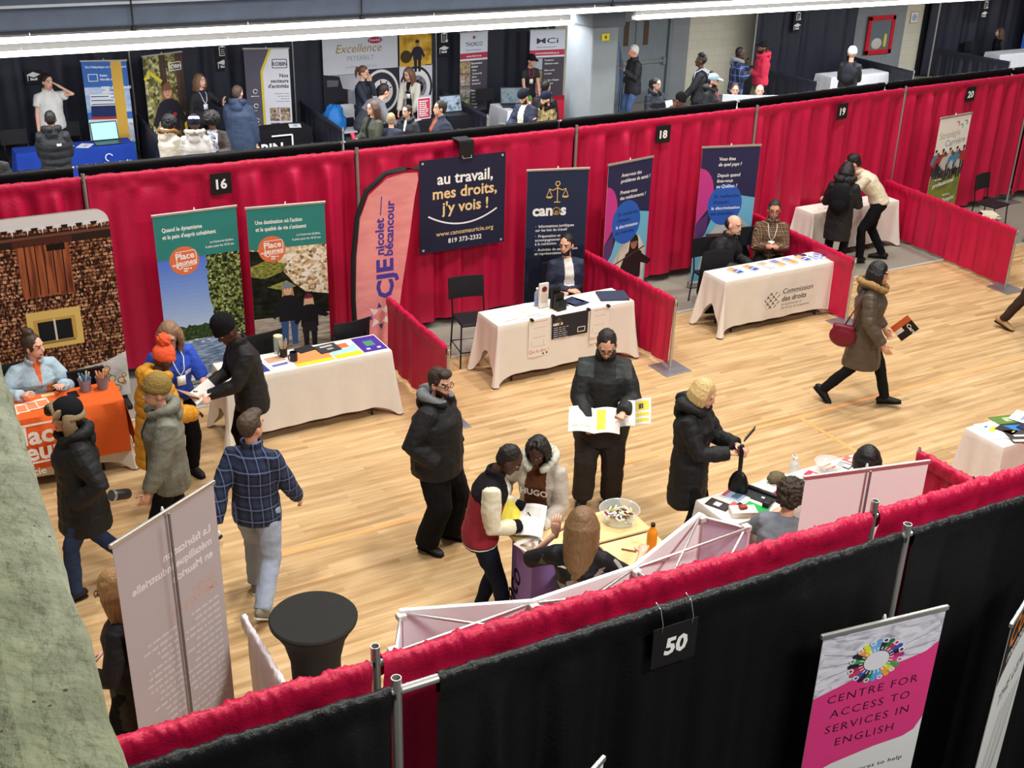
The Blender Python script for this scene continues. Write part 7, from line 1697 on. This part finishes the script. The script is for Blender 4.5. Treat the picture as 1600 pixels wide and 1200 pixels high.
# --- far aisle
FA = dict(fine=0)
who('person in black cut by the left picture edge in the far aisle', (1.5, 17.7), 170, 1.75, hs='short', top=[top('18181C', .05, .12)], **FA)
who('man in a white polo shirt talking on the phone', (3.0, 22.15), 12, 1.8, hair='2A201A', hs='short', skin='p', hy=20, hp=8, fat=.035, L=(-.15, .13, 1.58), Lp=(-1, .2, -1), R=(.26, .12, .84), curl=1.2, legs=DARK, top=[top('DAD8D2', .03, .08, sl=.45, collar=.03)], **FA)
who('man in a black puffer jacket before the blue table', (2.58, 19.2), 176, 1.76, hair='17120F', hs='crop', skin='b', hp=14, L='chest', R='chest', legs=cloth('8A8488'), top=[top('17181C', .065, .1, hood=.9, puff=.016, pf=.12, paint=[(patch(.05, .12, .16, .19, True), 'E4E4E4')])], **FA)
who('smiling woman in black with a white lanyard raising a hand', (5.62, 21.8), 28, 1.68, hair='7A5A42', hs='loose', hlen=.28, skin='p', hy=20, fem=1, L=(-.3, .28, 1.22), R='down', hdL=(0, .2, 1), palL=(-1, .3, 0), badge='E4E4E8', legs=DARK, top=[top('17171B', .02, .1, paint=[(front_strip(.05, .06), '2A2A3A')])], **FA)
who('man in a navy hooded coat seen from behind', (5.76, 19.9), 168, 1.8, hair='4A3A2E', hs='crop', skin='l', hy=-15, L='chest', R='down', fat=.03, legs=cloth('232C44'), top=[top('2A3850', .055, .24, hood=1)], **FA)
who('person with a round afro in a cream coat with a brown fur hood', (4.28, 18.82), 130, 1.62, hair='14100E', hs='afro', afro=.85, skin='d', hp=16, L='chest', R='chest', legs=DARK, top=[top('CABFAE', .055, .2, hood=1, fur='7E5A34')], **FA)
who('person in a grey-white parka and a striped knit hat', (4.62, 18.5), 174, 1.64, hat=('beanie', '1E2230', 'D8D8D8'), hs='none', skin='d', hp=14, L='chest', R='chest', legs=DARK, top=[top('B9B4AE', .06, .2, hood=1.1, fur='A89E92', puff=.008)], **FA)
who('woman with a big afro and glasses in a patterned dress', (4.98, 18.75), -8, 1.64, hair='14100F', hs='afro', afro=1.0, skin='b', hp=24, glasses=1, L='read', R='read', legs=DARK, top=[top('3A302C', .045, .24, paint=[(front_strip(.08, .11, 0, .8), photo(('1E2A4A', 'E4E4EA', '1E2A4A', 'D8D8E4'), (26, 26, 26), 'cells'))])], **FA)
f = who('man in a grey sweater bending over the truck booth table', (8.15, 20.15), 118, 1.78, hair='241C17', hs='short', skin='l', lean=48, hp=20, pz=.9, L=(-.15, .6, .86), R=(.15, .62, .86), legs=DARK, top=[top('70737A', .03, .1, paint=[(below(.34), '34363E')])], **FA)
who('woman with a ponytail in dark blue holding her hand to her mouth', (8.72, 21.5), 62, 1.68, hair='6A4632', hs='tail', skin='p', fem=1, hp=10, L=(-.02, .18, 1.48), R='table', legs=DARK, top=[top('232836', .025, .08)], **FA)
who('woman in a cream blazer with long brown hair and glasses', (9.75, 21.45), -22, 1.62, hair='6E4A36', hs='long', hlen=.36, skin='p', glasses=1, fem=1, hy=-20, hp=12, lean=10, L='table', R='table', badge='E4E4E8', legs=DARK, top=[top('C9C4B4', .03, .14, paint=[(front_strip(.05, .07), '1C1A1C')])], **FA)
o1 = who('woman in an olive jacket holding a red can', (7.72, 18.58), -52, 1.64, hair='4E3426', hs='long', hlen=.36, skin='p', glasses=1, fem=1, L=(-.08, .3, 1.02), R=(.12, .3, 1.1), legs=DARK, top=[top('3E4034', .035, .16, paint=[(front_strip(.04, .05), '1A1A1C')])], **FA)
m = MB(); m.lathe([(.03, 0), (.032, .01), (.032, .15), (.026, .16)], mat('C02848', .3), 14); held(m, 'can', 'red can held by the woman in the olive jacket', 'can', o1, (.02, .40, 1.04), (0, 25, 0), smooth='auto')
who('fair-haired child in navy seen from behind', (7.97, 18.4), 176, 1.45, hair='A08A64', hs='short', skin='p', legs=DARK, top=[top('1E2438', .03, .1)], **FA)
who('dark-haired boy in a black hooded jacket', (8.4, 18.66), -28, 1.5, hair='2A1D17', hs='short', skin='p', hy=-20, legs=DARK, top=[top('24272C', .04, .12, hood=.9, paint=[(front_strip(.025, .02, 0, .2), 'D8D4CC')])], **FA)
who('man in a navy puffer jacket over an orange striped sweater', (8.62, 17.78), -66, 1.72, hair='2A1E18', hs='short', skin='l', hy=-10, fat=.03, legs=DARK, top=[top('232A40', .055, .12, puff=.014, pf=.09, collar=.04, paint=[(front_strip(.05, .06), photo(('B0562E', '2A1E1C', 'C8683A'), (3, 3, 16), 'bandz', 1))])], **FA)
who('seated man in a black cap and red lanyard by the column', (12.72, 21.95), 22, 1.62, hat=('cap', '1A1A1C'), hs='crop', skin='l', lean=12, hp=12, hy=20, L='table', R='table', badge='C83A4A', legs=DARK, top=[top('1A1A1E', .025, .1, sl=.5)], **FA)
v = who('bearded man in a navy vest and backward cap reading a folder', (10.5, 18.15), -38, 1.74, hat=('cap', '1C1E26', 'back'), hs='crop', skin='l', beard='full', hp=32, L='read', R='read', legs=DARK, top=[top('232B40', .05, .12, puff=.01, paint=[(front_strip(.06, .07), 'CFC8BA')])], **FA)
m = book(.16, .24, '2A2A2E', 'C8C4BC', {}); held(m, 'folder', 'dark folder read by the man in the navy vest', 'folder', v, (0, .46, 1.14), (30, 0, 0))
who('bearded man in a camouflage jacket and navy backward cap', (10.82, 17.95), -50, 1.68, hat=('cap', '1C2438', 'back'), hs='crop', skin='l', beard='full', hp=12, legs=DARK, L='chest', R='chest', top=[top(photo(('4A3E2A', '7A6A44', 'A89468', '2E2A20'), (16, 16, 16), 'noise', 2, .9), .045, .12, hood=.9, paint=[(lambda t, u, w, f, bt, z: t == 'hood', '1C1A1E')])], **FA)
who('person in black half hidden by the grey column', (11.22, 18.7), 150, 1.72, hs='crop', hair='17120F', skin='l', top=[top('141417', .05, .16)], **FA)
who('white-haired man in a black jacket and jeans beside the column', (14.95, 21.2), -60, 1.77, hair='C8C4BC', hs='short', skin='r', hy=-10, hp=10, legs=cloth('4A6088'), R='pocket', L='chest', top=[top('1C1D22', .045, .16, collar=.04)], **FA)
b = who('dark-haired woman in a navy-black coat holding papers', (13.62, 18.55), 38, 1.62, hair='1C1614', hs='tail', skin='p', fem=1, hy=12, L='read', R='read', legs=DARK, top=[top('1A1D2A', .055, .24, hood=.9, puff=.006)], **FA)
m = MB(); m.box((0, .002, 0), (.2, .004, .28), ink('E0E0E2')); held(m, 'paper', 'white sheet held by the dark-haired woman in the far aisle', 'paper', b, (-.04, .44, 1.18), (20, 0, 10))
who('person in a black beanie bowing the head', (13.18, 17.42), 70, 1.62, hat=('beanie', '17171A'), hs='none', skin='b', hp=34, lean=8, L='read', R='read', legs=DARK, top=[top('1A1B1E', .05, .2)], **FA)
who('young man with short twists and a backpack walking left', (15.6, 19.7), -92, 1.76, hair='17110E', hs='twists', skin='d', feet=((-.1, .2, 0), (.1, -.25, .03, 20)), L='swingf', R='down', legs=DARK, top=[top('1A1B1F', .04, .1)], extra=[backpack('2E3138', 'B8BCC4')], **FA)
who('man in a pale blue cap and black hoodie', (14.5, 17.95), 74, 1.74, hat=('cap', '9CB0BC'), hs='crop', skin='l', beard='short', fat=.05, hp=8, legs=DARK, top=[top('191A1E', .04, .12, hood=.9, paint=[(front_strip(.03, .0, 0, .2), 'C83A40')])], **FA)
who('man in a blue checked jacket with a grey hood', (17.0, 20.2), 100, 1.76, hair='17110E', hs='crop', skin='d', hp=6, L=(-.04, .2, 1.42), R='chest', legs=DARK, top=[top(plaid('1C2A4E', '0F1526', '5A6EA0', .16), .045, .12, hood=.9, paint=[(lambda t, u, w, f, bt, z: t == 'hood', '77787C')])], **FA)
who('man in a red hoodie and black cap with folded arms', (17.95, 20.5), -70, 1.78, hat=('cap', '1A1A1E'), hs='crop', skin='b', beard='short', L='fold', R='fold', legs=cloth('8A8478'), top=[top('C22444', .05, .06, hood=1)], **FA)
who('seated brown-haired person behind the folded white board', (15.85, 18.85), 10, 1.72, sit=1, hair='4A3226', hs='short', top=[top('3A3A40', .03)], **FA)
who('seated bald man behind the folded white board', (16.3, 18.6), 10, 1.72, sit=1, hair='8A7A6C', hs='none', skin='p', top=[top('4A4A52', .03)], **FA)
for x, y, l in ((15.85, 18.8, 'dark chair under the brown-haired person behind the white board'), (16.3, 18.55, 'dark chair under the bald man behind the white board'), (1.02, 11.45, 'dark chair under the woman in the pale blue fleece')): chair(l, x, y, math.degrees(math.atan2(y, x)) + 190)
who('person in a white beanie and black backpack at the far white table', (19.45, 19.3), 172, 1.74, hat=('beanie', 'D8D8D0'), hs='none', skin='l', legs=cloth('26262C'), L='chest', R='chest', top=[top('1C1D21', .05, .14)], extra=[backpack('26282E')], **FA)
who('long-haired woman seated at the far upper right', (28.6, 22.75), -60, 1.68, sit=1, hair='5A4030', hs='long', skin='p', fem=1, lean=10, top=[top('1C1D24', .03, .08)], **FA)
